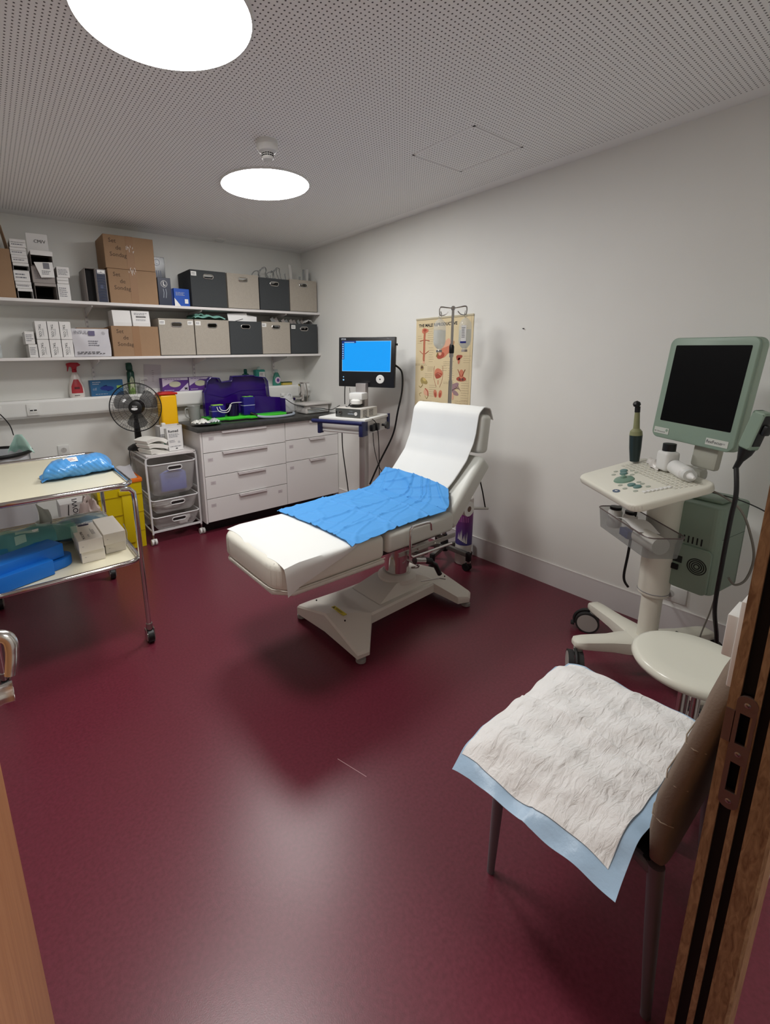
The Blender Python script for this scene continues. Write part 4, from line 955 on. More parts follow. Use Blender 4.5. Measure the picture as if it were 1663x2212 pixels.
# things in the drawers
M_blucase = mat('periwinkle_plastic', (104, 122, 204), .4)
t = thing('blue_case', 'periwinkle blue plastic case seen through the top mesh drawer', 'case', (1.13, 3.80, .425))
b = MB(); b.box((1.025, 3.752, .425), (1.235, 3.80, .575), M_blucase, bev=.008, seg=3); b.build('case_body', t)
b = MB(); b.tube([(1.035, 3.775, .570), (1.07, 3.775, .588), (1.13, 3.775, .596), (1.19, 3.775, .588), (1.225, 3.775, .570)], .008, M_blucase, 8, sub=4)
b.tube([(1.07, 3.7515, .556), (1.10, 3.7505, .548), (1.16, 3.7505, .548), (1.19, 3.7515, .556)], .0022, mat('periwinkle_light', (140, 152, 206), .4), 6, sub=4); b.build('handle', t)
rr = random.Random(11)
def crumple(cx_, cy_, cz_, w, d, h, mt, label, cat='bag', name='plastic_bag', group=None, seed=0):
    r = random.Random(seed); ph = [r.uniform(0, 6) for _ in range(6)]; b = MB(); n1, n2 = 22, 14; vs = []; fs = []
    for i in range(n1 + 1):
        th = PI * i / n1
        for j in range(n2 * 2):
            a = PI * j / n2
            k = 1 + .10*math.sin(3*a + ph[0] + 2*th) + .07*math.sin(7*a + ph[1]) + .06*math.sin(11*th + ph[2] + 5*a)
            vs.append((cx_ + w/2*math.sin(th)**.7*math.cos(a)*k, cy_ + d/2*math.sin(th)**.7*math.sin(a)*k, max(cz_ + .001, cz_ + h/2 + h/2*math.cos(th)*k)))
    m = n2 * 2
    for i in range(n1):
        for j in range(m): fs.append((i*m+j, i*m+(j+1) % m, (i+1)*m+(j+1) % m, (i+1)*m+j))
    b.add(vs, fs, mt); return tag(b.build(name, ang=35), label, cat, group)
crumple(1.11, 3.90, .255, .26, .2, .075, M_pack, 'crumpled paper pouches seen through the middle mesh drawer', 'pouches', 'paper_pouches', seed=3)
crumple(1.02, 3.90, .425, .10, .14, .08, M_clearg, 'crumpled clear bag left of the blue case in the top mesh drawer', seed=5)
crumple(1.255, 3.90, .425, .05, .14, .10, M_clearg, 'crumpled clear bag right of the blue case in the top mesh drawer', seed=6)
for k in range(3):
    b = MB(); b.box((1.155 + .03*k, 3.79 + .02*k, .112 + .012*k), (1.225 + .02*k, 3.86, .140 + .012*k), M_carton, bev=.002, seg=1, M=None); tag(b.build('small_box', smooth=False), 'tiny white box in the bottom mesh drawer', 'box', 'tiny boxes in the bottom drawer')
# ---- on top of the rack
# fan
t = thing('desk_fan', 'black desk fan with a round cage on the mesh drawer rack', 'fan', (0.99, 4.06, .751)); F = (0.965, 4.075)
b = MB(); b.lathe([(.092, .751), (.095, .760), (.088, .775), (.055, .795), (.030, .80)], M_black, (F[0], F[1], 0), 36); b.cyl((F[0]+.01, F[1]-.075, .781), (F[0]+.01, F[1]-.068, .787), .006, M_steel, n=10); b.cyl((F[0]+.035, F[1]-.07, .781), (F[0]+.035, F[1]-.063, .787), .006, M_steel, n=10); b.build('base', t)
b = MB(); b.tube([(F[0], F[1], .79), (F[0]-.004, F[1]-.01, .90), (F[0]-.01, F[1]-.03, .985)], [.030, .026, .020], M_black, 14); b.tube([(F[0]-.01, F[1]-.035, .97), (F[0]-.012, F[1]-.03, 1.06)], .016, M_black, 12); b.build('stand', t)
hc = Vector((0.930, 3.905, 1.121)); nrm = Vector((-.34, -.94, .05)).normalized()
Mh = frame(hc, nrm.cross(Vector((0, 0, 1))) * -1, (0, 0, 1)); Mh = frame(hc, Vector((0,0,1)).cross(nrm), nrm.cross(Vector((0,0,1)).cross(nrm)))   # local z = nrm
b = MB(); b.lathe([(.035, -.17), (.055, -.15), (.06, -.07), (.05, -.045)], M_black, n=28, M=Mh); b.build('motor_housing', t)
RF = .193; Mgrill = mat('fan_wire', (24, 24, 25), .3, .3)
b = MB(); wires = []
for k in range(64):
    a = 2*PI*k/64; ca, sa = math.cos(a), math.sin(a); ca2, sa2 = math.cos(a+.22), math.sin(a+.22)
    wires.append([(.046*ca, .046*sa, .030), (.10*math.cos(a+.12), .10*math.sin(a+.12), .034), (.16*ca2, .16*sa2, .024), (RF*ca2, RF*sa2, 0)])
for w_ in wires: b.tube(w_, .00085, Mgrill, 4, M=Mh, sub=2)
for r_, z_ in ((.085, .033), (.125, .031), (.165, .021)): b.tube([(r_*math.cos(2*PI*i/48), r_*math.sin(2*PI*i/48), z_) for i in range(48)], .0012, Mgrill, 5, closed=True, M=Mh)
o = b.build('front_grille', t)
b = MB()
for k in range(48):
    a = 2*PI*k/48; ca, sa = math.cos(a), math.sin(a)
    b.tube([(.05*ca, .05*sa, -.075), (.12*ca, .12*sa, -.080), (.17*ca, .17*sa, -.055), (RF*ca, RF*sa, -.004)], .0009, Mgrill, 4, M=Mh, sub=2)
b.build('rear_grille', t)
b = MB(); b.tube([(RF*math.cos(2*PI*i/64), RF*math.sin(2*PI*i/64), 0) for i in range(64)], .0042, M_black, 8, closed=True, M=Mh); b.build('grille_ring', t)
b = MB(); b.lathe([(.0505, .024), (.052, .030), (.050, .038), (.038, .043), (0, .044)], M_black, n=36, M=Mh)
b.sheet(lambda u, v: (-.006 + .024*(2*u-1)*math.sqrt(max(0, 1-(2*v-1)**2)) , -.010 + .012*(2*v-1), .0448), 12, 6, mat('silver_badge', (225, 225, 225), .3), M=Mh); b.box((-.022, .008, .0435), (.014, .012, .0448), mat('silver_badge', (225, 225, 225), .3), M=Mh @ RZ(-6)); b.build('hub_cap', t)
Mblade = film('smoked_blade', (60, 60, 62), .42, .10)
for k in range(3):
    def bl(u, v, k=k):
        r_ = .045 + .125*u; a = 2*PI*k/3 + .5 + (v-.5)*(1.25 - .1*u) ; zz_ = -.035 + .035*(v-.5)*(1.1)
        rr_ = r_ * (1 - .12*abs(2*v-1)**3*u); return (rr_*math.cos(a), rr_*math.sin(a), zz_)
    b = MB(); b.sheet(bl, 10, 12, Mblade, .0015, M=Mh); b.build('blade', t)
b = MB(); b.tube([(.905, 4.13, .765), (.885, 4.10, .72), (.875, 4.06, .62), (.80, 4.0, .50), (.70, 4.1, .3), (.62, 4.22, .06)], .0035, M_black, 8, sub=6); tag(b.build('power_cord'), 'black power cord running down from the desk fan', 'cord')
# yellow sharps container with a red lid
M_yel = mat('sharps_yellow', (248, 190, 6), .35); M_red = mat('sharps_red', (196, 34, 28), .35)
t = thing('sharps_container', 'yellow sharps container with a red lid between the fan and the jug', 'sharps container', (1.235, 4.09, .751)); c = (1.235, 4.092)
b = MB(); b.box((c[0]-.072, c[1]-.055, .751), (c[0]+.072, c[1]+.055, 1.195), M_yel, bev=.018, seg=3); b.build('container', t)
b = MB(); b.box((c[0]-.080, c[1]-.063, 1.194), (c[0]+.080, c[1]+.063, 1.212), M_red, bev=.007, seg=2); b.box((c[0]-.055, c[1]-.05, 1.210), (c[0]+.045, c[1]+.05, 1.219), M_red, bev=.005); b.build('lid', t)
# open carton and white printed box
t = thing('open_carton', 'open white and green carton behind the upright printed box on the rack', 'carton', (1.16, 3.95, .751))
b = MB(); X0, X1, Y0, Y1, Z1 = 1.095, 1.285, 3.90, 4.02, .945
for lo, hi in (((X0, Y0, .751), (X1, Y0+.003, Z1)), ((X0, Y1-.003, .751), (X1, Y1, Z1)), ((X0, Y0, .751), (X0+.003, Y1, Z1)), ((X1-.003, Y0, .751), (X1, Y1, Z1)), ((X0, Y0, .751), (X1, Y1, .754))): b.box(lo, hi, M_carton)
b.box((X0+.003, Y0+.003, .90), (X1-.003, Y1-.003, .902), M_card); squiggle(b, FRONT(1.135, Y0-.0004, .86), .08, .05, 3, M_inkg, 7); b.build('box_body', t, smooth=False)
b = MB(); b.sheet(lambda u, v: (1.155 + .035*math.cos(2*PI*u)*v, Y0 - .0008, .80 + .04*math.sin(2*PI*u)*v), 24, 2, mat('green_spot', (54, 128, 104), .5)); b.build('green_print', t, smooth=False)
t = thing('tissue_pack', 'small white cap standing in the open carton', 'cap', (1.155, 4.0, .903)); b = MB(); b.box((1.135, 3.97, .903), (1.172, 4.005, .965), M_white2, bev=.01, seg=3); b.build('cap_body', t)
t = thing('printed_box', 'upright white box with black print leaning on the rack front', 'box', (1.255, 3.80, .751)); Mq = T(1.185, 3.79, .7525) @ RZ(6) @ RX(-7)
b = MB(); b.box((-.060, 0, 0), (.062, .055, .188), M_carton, bev=.001, seg=1, M=Mq)
Mf = Mq @ FRONT(0, -.0006, .16); b.text('Romed', .030, Mf @ T(-.050, 0, 0), M_ink, 'LEFT', bold=.03)
squiggle(b, Mf @ T(0, -.035, 0), .095, .035, 4, M_inkg, 12); squiggle(b, Mf @ T(-.02, -.082, 0), .06, .022, 3, M_inkg, 13); squiggle(b, Mf @ T(.035, -.092, 0), .025, .018, 2, M_inkg, 14); squiggle(b, Mf @ T(0, -.125, 0), .095, .012, 1, M_inkg, 15); b.box((-.008, -.004, 0), (.008, .004, .0006), M_ink, M=Mf @ T(.005, -.143, 0)); b.build('box_body', t, smooth=False)
# folded paper towels
t = thing('paper_towels', 'stack of folded white paper towels on the front of the rack', 'paper towels', (1.04, 3.82, .751))
Mtow = mat('paper_towel', (236, 234, 226), .85, bump=.15, bscale=120)
for k in range(3):
    def tw(u, v, k=k):
        x = .965 + .15*u - .01*k*(1-u); y = 3.74 + .15*v + .010*k
        z = .7535 + .042*(k+1)*(.62 + .42*math.sin(PI*min(1, .15 + .75*u))) + .004*math.sin(7*u+k) - (.030*(1-v)*u*(2-k)*.5); return (x - .06*v, y, max(z, .754 + .002*k))
    b = MB(); b.sheet(tw, 18, 12, Mtow, .030 if k else .036); b.build('folded_towel', t, ang=50)

# ================================================================== yellow waste bin
t = thing('waste_bin', 'yellow clinical waste bin with an orange lid rim left of the rack', 'waste bin', (0.70, 3.85, 0)); M_yb = mat('waste_yellow', (214, 190, 14), .35); M_or = mat('orange_rim', (232, 118, 34), .4)
b = MB(); X0, X1, Y0, Y1 = .545, .872, 3.752, 4.10
b.add([(X0+.03, Y0+.02, .002), (X1-.008, Y0+.012, .002), (X1-.008, Y1-.02, .002), (X0+.03, Y1-.02, .002), (X0, Y0, .555), (X1, Y0, .555), (X1, Y1, .555), (X0, Y1, .555)], [(3,2,1,0),(4,5,6,7),(0,1,5,4),(1,2,6,5),(2,3,7,6),(3,0,4,7)], M_yb)
for z in (.14, .30, .45): 
    k = z/.555; b.box((X0+.03*(1-k)-.002, Y0+.013*(1-k)-.0022, z), (X1+.002-.008*(1-k), Y1, z+.006), mat('waste_yellow_dark', (176, 150, 10), .4))
b.box((X0+.15, Y0 - .012, .46), (X0+.255, Y0+.01, .50), M_yb, bev=.006); b.box((X0+.17, Y0-.004, .06), (X0+.24, Y0+.02, .46), M_yb, bev=.004); b.build('bin_body', t)
b = MB(); b.box((X0-.008, Y0-.008, .550), (X1+.008, Y0+.016, .582), M_or, bev=.005); b.box((X0-.008, Y1-.016, .550), (X1+.008, Y1+.008, .582), M_or, bev=.005); b.box((X0-.008, Y0, .550), (X0+.016, Y1, .582), M_or, bev=.005); b.box((X1-.016, Y0, .550), (X1+.008, Y1, .582), M_or, bev=.005)
b.build('orange_rim', t)
b = MB(); b.box((X0+.02, Y0+.20, 0), (X1-.02, Y0+.212, .045), M_or, bev=.004, M=T(0, 0, .575)); b.sheet(lambda u, v: (X0+.02+(X1-X0-.04)*u, Y0+.02+.2*v, .578+.07*v*v+.006*math.sin(20*u)), 16, 8, mat('bag_grey', (196, 194, 198), .4)); b.build('liner', t, ang=50)

# ================================================================== cream two-tier trolley
M_tcream = mat('cream_laminate', (232, 226, 200), .35)
t = thing('service_trolley', 'chrome two-tier trolley with cream shelves at the left', 'trolley', (.2, 2.87, 0))
X0, X1, Y0, Y1 = -.125, .512, 2.385, 3.375
def shelf_tray(z, nm):
    b = MB(); b.prism(rrect(X1-X0-.02, Y1-Y0-.02, .05, 5, (X0+X1)/2, (Y0+Y1)/2), z - .012, z, M_tcream); o = b.build(nm, t, ang=40)
    b = MB(); pts = [(p[0], p[1], z + .006) for p in rrect(X1-X0, Y1-Y0, .065, 8, (X0+X1)/2, (Y0+Y1)/2)]; b.tube(pts, .0125, M_chrome, 12, closed=True); b.build('chrome_rim', o)
shelf_tray(.885, 'top_shelf'); shelf_tray(.475, 'bottom_shelf')
for (x, y) in ((X1+.003, Y0+.004), (X0-.003, Y0+.004), (X1+.003, Y1-.06), (X0-.003, Y1-.06)):
    sx = -1 if x > 0.2 else 1; b = MB()
    b.tube([(x + .06*sx, y, .872), (x + .02*sx, y, .866), (x + .002*sx, y, .845), (x, y, .80), (x, y, .45), (x, y, .10)], .0125, M_chrome, 12); b.build('leg', t)
    b = MB(); b.cyl((x, y, .078), (x, y, .112), .017, M_steel, n=16); b.cyl((x - .014, y, .038), (x + .014, y, .038), .038, M_black, n=28); b.cyl((x - .016, y, .038), (x + .016, y, .038), .024, M_steel, n=20)
    b.prism([(-.02, .02), (.02, .02), (.024, .08), (-.016, .08)], -.022, -.017, M_steel, M=T(x, y, 0) @ RZ(90) @ RX(90)); b.prism([(-.02, .02), (.02, .02), (.024, .08), (-.016, .08)], .017, .022, M_steel, M=T(x, y, 0) @ RZ(90) @ RX(90)); b.build('caster', t)
# blue wrapped pack on top
M_bag = mat('blue_film_bag', (84, 158, 224), .28, bump=1.0, bscale=26, coat=.2)
t = thing('blue_wrapped_pack', 'bright blue wrapped pack with a white sticker on the top shelf of the trolley', 'wrapped pack', (.33, 2.75, .886))
cx_, cy_ = .338, 2.80
def pk(u, v):
    a = 2*PI*v; s = 2*u - 1; e = (1 - abs(s)**4.5)**.5 if abs(s) < 1 else 0
    w = .165; h = .05; hh = h*(.22 + .78*e)
    x = cx_ + w*s*(1 + .02*math.sin(3*a)) ; rad = .085*(.55 + .45*e)
    k = 1 + .05*math.sin(9*s + 2*a) + .045*abs(math.sin(8.5*s + 2.5*a)) + .03*math.sin(5*a+4*s) + .035*abs(math.sin(19*s - 3*a + 1)) + .02*abs(math.sin(31*s + 9*a))
    return (x + .012*math.sin(a*2), cy_ + .025*s + rad*math.cos(a)*k, .888 + hh + hh*math.sin(a)*k*.98)
b = MB(); b.sheet(pk, 110, 60, M_bag); b.sheet(lambda u, v: pk(.0, v) if u < .5 else (cx_-.165, cy_-.025, .92), 1, 30, M_bag); b.build('pack_body', t, ang=28)
b = MB(); b.sheet(lambda u, v: (cx_ - .185 + .04*u, cy_ - .085 + .15*v, .889 + .022*u + .008*math.sin(9*v)), 6, 12, M_bag, .002); b.build('folded_end', t, ang=30); b = MB(); b.sheet(lambda u, v: (cx_ + .135 + .035*u, cy_ - .04 + .12*v, .915 - .01*u + .010*math.sin(11*v)), 6, 12, M_bag, .002); b.build('folded_end', t, ang=30)
b = MB(); Mq = frame((cx_ - .04, cy_ - .050, .9835), (1, .10, 0), (-.05, 1, .62)); b.box((-.033, -.018, 0), (.033, .018, .0008), M_label, M=Mq); squiggle(b, Mq @ T(0, 0, .0008), .045, .018, 2, mat('pink_print', (190, 120, 120), .6), 4); b.build('sticker', t, smooth=False)
# white long boxes on the lower shelf
M_wb = mat('white_box_card', (226, 220, 210), .5)
ZL = .476
def longbox(x0, x1, y0, y1, z, h, label, print_=False, slot=False, rz=0):
    c_ = ((x0+x1)/2, (y0+y1)/2, z); M = T(*c_) @ RZ(rz) @ T(-c_[0], -c_[1], -c_[2])
    t = thing('supply_box', label, 'box', c_, 'white boxes on the trolley'); b = MB(); b.box((x0, y0, z), (x1, y1, z+h), M_wb, bev=.0015, seg=1, M=M); 
    if print_:
        Mp = M @ T((x0+x1)/2, y0 + .085, z + h + .0004) @ RZ(90)
        b.text('TM TAC OPTIMA', .017, Mp @ T(.0, .024, 0), M_ink, bold=.02); b.text('OPTIMA', .012, Mp @ T(-.02, -.002, 0), M_inkg); squiggle(b, Mp @ T(.04, -.028, 0), .10, .018, 3, M_inkg, 2)
    if slot: b.prism(rrect(.055, .03, .012, 4), z + h, z + h + .0006, mat('slot_indigo', (42, 38, 74), .6), M=M @ T((x0+x1)/2 + .005, y1 - .018, 0))
    squiggle(b, M @ FRONT(x0 + .02, y0 - .0004, z + h/2), .01, .005, 1, M_inkg, 1)
    b.build('box_body', t, smooth=False)
longbox(.262, .372, 2.535, 2.800, ZL, .060, 'lower white box at the left in the pair of stacks on the trolley')
longbox(.255, .368, 2.525, 2.800, ZL + .061, .064, 'upper white box with black print and a dark slot on the trolley', True, True)
longbox(.385, .487, 2.590, 2.83, ZL, .055, 'lower white box at the right in the pair of stacks on the trolley')
longbox(.378, .488, 2.570, 2.875, ZL + .056, .062, 'upper plain white box at the right on the trolley')
b = MB(); b.box((.265, 2.80, .570), (.40, 2.93, .573), M_paper, M=None); squiggle(b, T(.33, 2.87, .5735), .11, .09, 7, M_inkg, 6); b.build('x')
o = bpy.data.objects['x']; o.name = 'instruction_sheet'; tag(o, 'printed white leaflet lying behind the white boxes on the trolley', 'leaflet')
b = MB(); b.tube([(.495, 2.60, .50), (.505, 2.62, .56), (.50, 2.66, .60)], .002, M_clearg, 6); tag(b.build('clear_strap'), 'short clear strap beside the right white boxes', 'strap')
# blue sterilisation packs (flat kidney dishes / boxes)
M_blu = mat('royal_blue_foam', (20, 112, 206), .5); M_blud = mat('deep_blue_wrap', (16, 74, 128), .4)
t = thing('blue_box', 'royal blue box lying aslant on top of the blue round tray', 'box', (.05, 2.55, ZL)); 
def rb(x0, y0, x1, y1, w, z, h, label, mt=M_blu, nm='blue_box', dz=0.0):
    d = Vector((x1-x0, y1-y0, dz)); L = d.length; M = frame((x0, y0, z), d, Vector((0, 0, 1)).cross(d)); b = MB(); b.box((0, -w/2, 0), (L, w/2, h), mt, bev=.004, seg=2, M=M); return b
b = rb(-.115, 2.50, .165, 2.63, .13, ZL + .052, .070, ''); b.build('box_body', t)
b = rb(-.120, 2.435, .125, 2.52, .07, ZL + .002, .075, ''); tag(b.build('blue_box'), 'royal blue box lying at the front edge of the lower trolley shelf', 'box')
t = thing('blue_tray', 'round ended royal blue tray under the aslant blue box', 'tray', (.08, 2.62, ZL)); b = MB(); b.prism([(-.08, -.07), (.06, -.07)] + [(.06 + .07*math.cos(math.radians(a)), .07*math.sin(math.radians(a))) for a in range(-80, 81, 20)] + [(.06, .07), (-.08, .07)], ZL + .001, ZL + .048, M_blu, M=T(.10, 2.585, 0) @ RZ(22), bev=.004); b.build('tray_body', t)
# green-blue clear bag with blue drapes
M_tealbag = film('green_tinted_bag', (128, 196, 178), .36, .15); M_tb = mat('wrapped_blue_drape', (36, 118, 156), .5)
t = thing('drape_bag', 'green tinted clear bag holding folded blue drapes on the lower trolley shelf', 'bag', (.08, 2.78, ZL))
b = MB(); 
def inner(u, v):
    return (-.12 + .30*u, 2.64 + .24*v + .04*u, ZL + .098 + .055*math.sin(PI*v)**.5*(.35 + .65*math.sin(PI*min(1, u*.75+.15))) + .012*u + .004*math.sin(12*u+8*v))
b.sheet(inner, 26, 18, M_tb, .035); b.build('folded_drape', t, ang=45)
b = MB(); rr = random.Random(9)
def outer_(u, v):
    p = Vector(inner(min(u*1.05, 1), v)); k = max(0, u - .72)/.28
    return (p.x - .02 + .045*u + .07*k, p.y + .01*math.sin(9*u) - .02*k*math.cos(5*v), p.z + .010 + .004*math.sin(13*u + 6*v) + .003*math.sin(23*u - 9*v) - .02*k + .03*k*math.sin(7*v))
b.sheet(outer_, 36, 22, M_tealbag, 0); b.build('clear_bag', t, ang=30)
b = MB(); 
for (u0, v0, du, dv) in ((.42, .30, .34, .14), (.40, .05, .16, .2)):
    b.sheet(lambda u, v: Vector(inner(u0 + du*u, v0 + dv*v)) + Vector((0, 0, .006)), 8, 5, M_label, .0005)
b.build('paper_label', t, ang=50)
t = thing('drape_bag', 'clear bag with dark blue drapes behind the white boxes on the trolley', 'bag', (.32, 2.95, ZL))
b = MB(); b.sheet(lambda u, v: (.16 + .32*u, 2.86 + .26*v, ZL + .03 + .075*math.sin(PI*u)**.5*math.sin(PI*v)**.4 + .005*math.sin(14*u+5*v)), 24, 18, mat('dark_teal_drape', (28, 84, 116), .35), .02); b.build('folded_drape', t, ang=40)
b = MB(); b.sheet(lambda u, v: (.15 + .35*u, 2.85 + .28*v, ZL + .04 + .078*math.sin(PI*u)**.5*math.sin(PI*v)**.4 + .008*math.sin(17*u+9*v)), 24, 18, film('clear_blue_film', (150, 178, 190), .35, .1)); b.build('clear_bag', t, ang=30)
t = thing('tissue_roll', 'white cup with a grey tissue standing on the back of the lower trolley shelf', 'cup', (.165, 3.10, ZL)); c = (.155, 3.12, ZL)
b = MB(); b.lathe([(.035, .001), (.042, .085), (.045, .09), (.042, .09), (.034, .006), (0, .006)], M_white2, c, 26); b.build('cup_body', t)
b = MB(); b.sheet(lambda u, v: (c[0] - .030 + .06*u + .012*math.sin(3*v), c[1] - .01 + .02*math.sin(5*u+2*v), ZL + .05 + .15*v*(1-.3*u)), 10, 10, mat('grey_tissue', (178, 180, 172), .9), .002); b.build('tissue', t, ang=50)
# carton and pouches on the floor-side behind the trolley
t = thing('delivery_carton', 'white carton with the letters seen between the trolley shelves', 'carton', (.40, 3.92, 0)); b = MB(); b.box((.30, 3.80, .0), (.52, 4.02, .46), M_carton, bev=.002, seg=1)
b.text('NOVVI', .05, frame((.40, 3.7994, .415), (0, 0, 1), (-1, 0, 0)), M_ink, bold=.01); b.tube([(.355, 3.7993, .30), (.350, 3.7993, .38), (.358, 3.7993, .45)], .003, M_ink, 6); b.build('box_body', t, smooth=False)
crumple(.46, 3.62, .001, .17, .17, .50, mat('pinkish_bag', (196, 178, 172), .35), 'crumpled pinkish bag beside the yellow waste bin', seed=8)

# ================================================================== waste sack holder, left
t = thing('waste_sack_holder', 'black rimmed waste sack holder with a clear sack at the left edge', 'waste holder', (-.02, 3.85, 0)); c = (-.03, 3.86)
b = MB(); b.tube([(c[0] + .215*math.cos(2*PI*i/40), c[1] + .215*math.sin(2*PI*i/40), .885) for i in range(40)], .013, M_black, 10, closed=True); b.build('rim', t)
b = MB(); b.sheet(lambda u, v: (c[0] + (.205 - .03*v + .008*math.sin(23*2*PI*u*.3 + 3*v))*math.cos(2*PI*u), c[1] + (.205 - .03*v + .008*math.sin(9*2*PI*u))*math.sin(2*PI*u), .88 - .80*v), 60, 14, mat('grey_white_sack', (200, 202, 206), .35)); b.sheet(lambda u, v: (c[0] + .175*math.cos(2*PI*u)*v, c[1] + .175*math.sin(2*PI*u)*v, .081), 40, 2, mat('grey_white_sack', (200, 202, 206), .35)); b.build('sack', t, ang=40)
b = MB(); b.box((c[0] - .02, c[1] + .235, .0), (c[0]+.02, c[1]+.26, .90), M_steel); b.box((c[0]-.2, c[1]-.18, 0), (c[0]+.2, c[1]+.26, .03), M_black, bev=.01); b.box((c[0]-.02, c[1]+.2, .87), (c[0]+.02, c[1]+.26, .89), M_steel); b.build('stand', t)
b = MB(); b.sheet(lambda u, v: (c[0] + .155 + .075*(2*u-1)*(1 - .75*v), c[1] + .0 + .06*math.sin(5*u)*(1-v) - .05, .885 + .12*v + .01*math.sin(17*u + 5*v)*(1-v)), 20, 14, film('mint_bag', (196, 232, 220), .62, .2), .003); tag(b.build('mint_plastic_bag', ang=30), 'pale mint plastic bag bunched on the waste sack holder', 'bag')
b = MB(); b.tube([(.01, YB-.10, 1.15), (.05, 4.10, 1.12), (.09, 4.02, 1.05), (.10, 3.93, .99)], .0038, M_black, 8, sub=5); b.lathe([(.016, 0), (.018, .01), (.014, .03), (0, .03)], M_black, n=16, M=T(.015, TY-.014, 1.14) @ RX(90)); tag(b.build('plug_cord'), 'black cord hanging from the trunking socket at the left edge', 'cord')
# ================================================================== anatomy poster on the right wall
M_post = mat('poster_cream', (226, 208, 168), .55); M_postd = mat('poster_dark_border', (206, 190, 154), .55)  # border strips are slightly darker than the poster cream
M_fl = mat('flesh_print', (214, 132, 104), .6); M_fl2 = mat('flesh_dark_print', (176, 84, 66), .6); M_fl3 = mat('flesh_pale_print', (230, 178, 148), .6); M_olv = mat('olive_print', (170, 150, 96), .6); M_mauv = mat('mauve_print', (164, 134, 138), .6)
PY0, PY1, PZ0, PZ1 = 2.622, 2.082, 1.045, 1.768        # left (far) and right (near) edges seen from the room
t = thing('anatomy_poster', 'cream anatomical wall chart with organ drawings on the right wall', 'poster', (XR, 2.35, PZ0))
MP = frame((XR - .002, PY0, PZ0), (0, -1, 0), (0, 0, 1)); PW, PH = PY0 - PY1, PZ1 - PZ0        # x right, y up, z out of the wall
b = MB(); b.box((0, 0, 0), (PW, PH, .0015), M_post, M=MP); b.box((0, 0, .0015), (PW, .006, .0045), M_postd, M=MP); b.box((0, PH - .012, .0015), (PW, PH, .006), mat('poster_hanging_bar', (196, 186, 158), .5), M=MP)
b.box((PW - .022, 0, .0015), (PW - .018, PH, .002), M_postd, M=MP); b.build('paper', t, smooth=False)
def blob(b, x, y, rx, ry, mt, rot=0, k=(0, 0, 0), z=.0022):
    n = 26; c, s_ = math.cos(rot), math.sin(rot); vs = []
    for i in range(n):
        a = 2*PI*i/n; r = 1 + k[0]*math.cos(2*a) + k[1]*math.cos(3*a) + k[2]*math.sin(5*a); px, py = rx*r*math.cos(a), ry*r*math.sin(a); vs.append((x + px*c - py*s_, y + px*s_ + py*c, z))
    b.add(vs, [tuple(range(n))], mt, MP)
def stroke(b, pts, w, mt, z=.0024):
    b.tube([(p[0], p[1], z) for p in pts], w/2, mt, 5, M=MP, sub=3)
def P(px, py):      # crop coordinates (poster seen frontally), 0..1
    return px * PW, (1 - py) * PH
b = MB(); b.text('THE MALE REPRODUCTIVE', .031, MP @ T(.028, PH - .055, .0022), M_ink, 'LEFT', bold=.03)
b.text('SYSTEM', .024, MP @ T(PW*.76, .022, .0022), M_ink, 'CENTER', bold=.03); b.build('heading', t, smooth=False)
b = MB()
x, y = P(.17, .13); blob(b, x, y, .034, .020, M_fl, 0, (0, .1, 0)); blob(b, x, y + .004, .018, .010, M_fl2, z=.0026)
stroke(b, [P(.17, .14), P(.165, .22), P(.165, .34), P(.16, .44)], .017, M_fl); stroke(b, [P(.17, .14), P(.165, .22), P(.165, .34), P(.16, .43)], .005, M_fl2, .009)
stroke(b, [P(.08, .235), P(.165, .225), P(.26, .235)], .006, M_fl2); stroke(b, [P(.08, .34), P(.16, .375), P(.25, .34)], .005, M_fl2); blob(b, *P(.16, .455), .012, .014, M_fl3)
blob(b, *P(.58, .30), .035, .062, M_fl3, -.5, (.1, .1, 0)); blob(b, *P(.545, .35), .062, .035, M_fl, .5, (.1, .15, 0), .0025); blob(b, *P(.47, .39), .035, .026, M_fl2, .3, (.1, 0, 0), .0028); blob(b, *P(.46, .37), .015, .014, M_fl3, 0, (0, 0, 0), .0031)
blob(b, *P(.64, .31), .018, .055, mat('tan_print', (188, 142, 100), .6), -.6); stroke(b, [P(.42, .36), P(.40, .40)], .012, M_olv)
blob(b, *P(.79, .41), .028, .018, M_fl2, .3, (0, .15, 0)); blob(b, *P(.79, .445), .010, .024, M_fl, -.1)
blob(b, *P(.44, .575), .040, .038, M_fl, 0, (0, .05, 0)); blob(b, *P(.44, .595), .034, .022, M_fl2, .2, (0, .1, .05), .0026); stroke(b, [P(.39, .60), P(.44, .575), P(.50, .60)], .003, M_fl3, .004)
for s_ in (-1, 1):
    stroke(b, [P(.44 + .075*s_, .50), P(.44 + .08*s_, .62), P(.44 + .03*s_, .72)], .0025, M_fl2); blob(b, *P(.44 + .045*s_, .79), .016, .034, M_fl, -.2*s_, (.1, 0, 0)); blob(b, *P(.44 + .043*s_, .80), .008, .018, M_fl2, -.2*s_, (0, 0, 0), .0026)
stroke(b, [P(.44, .645), P(.44, .69)], .005, M_fl)
blob(b, *P(.13, .52), .018, .022, M_olv, 0, (0, .05, 0)); blob(b, *P(.13, .515), .010, .010, mat('dark_print', (104, 70, 66), .6), 0, (0, 0, .1), .0026)
blob(b, *P(.17, .66), .034, .026, M_olv, -.4, (.15, .1, 0)); blob(b, *P(.18, .645), .020, .012, mat('pale_olive', (212, 190, 120), .6), -.4, (0, 0, 0), .0026); stroke(b, [P(.08, .715), P(.11, .73), P(.15, .70), P(.12, .68)], .006, M_olv)
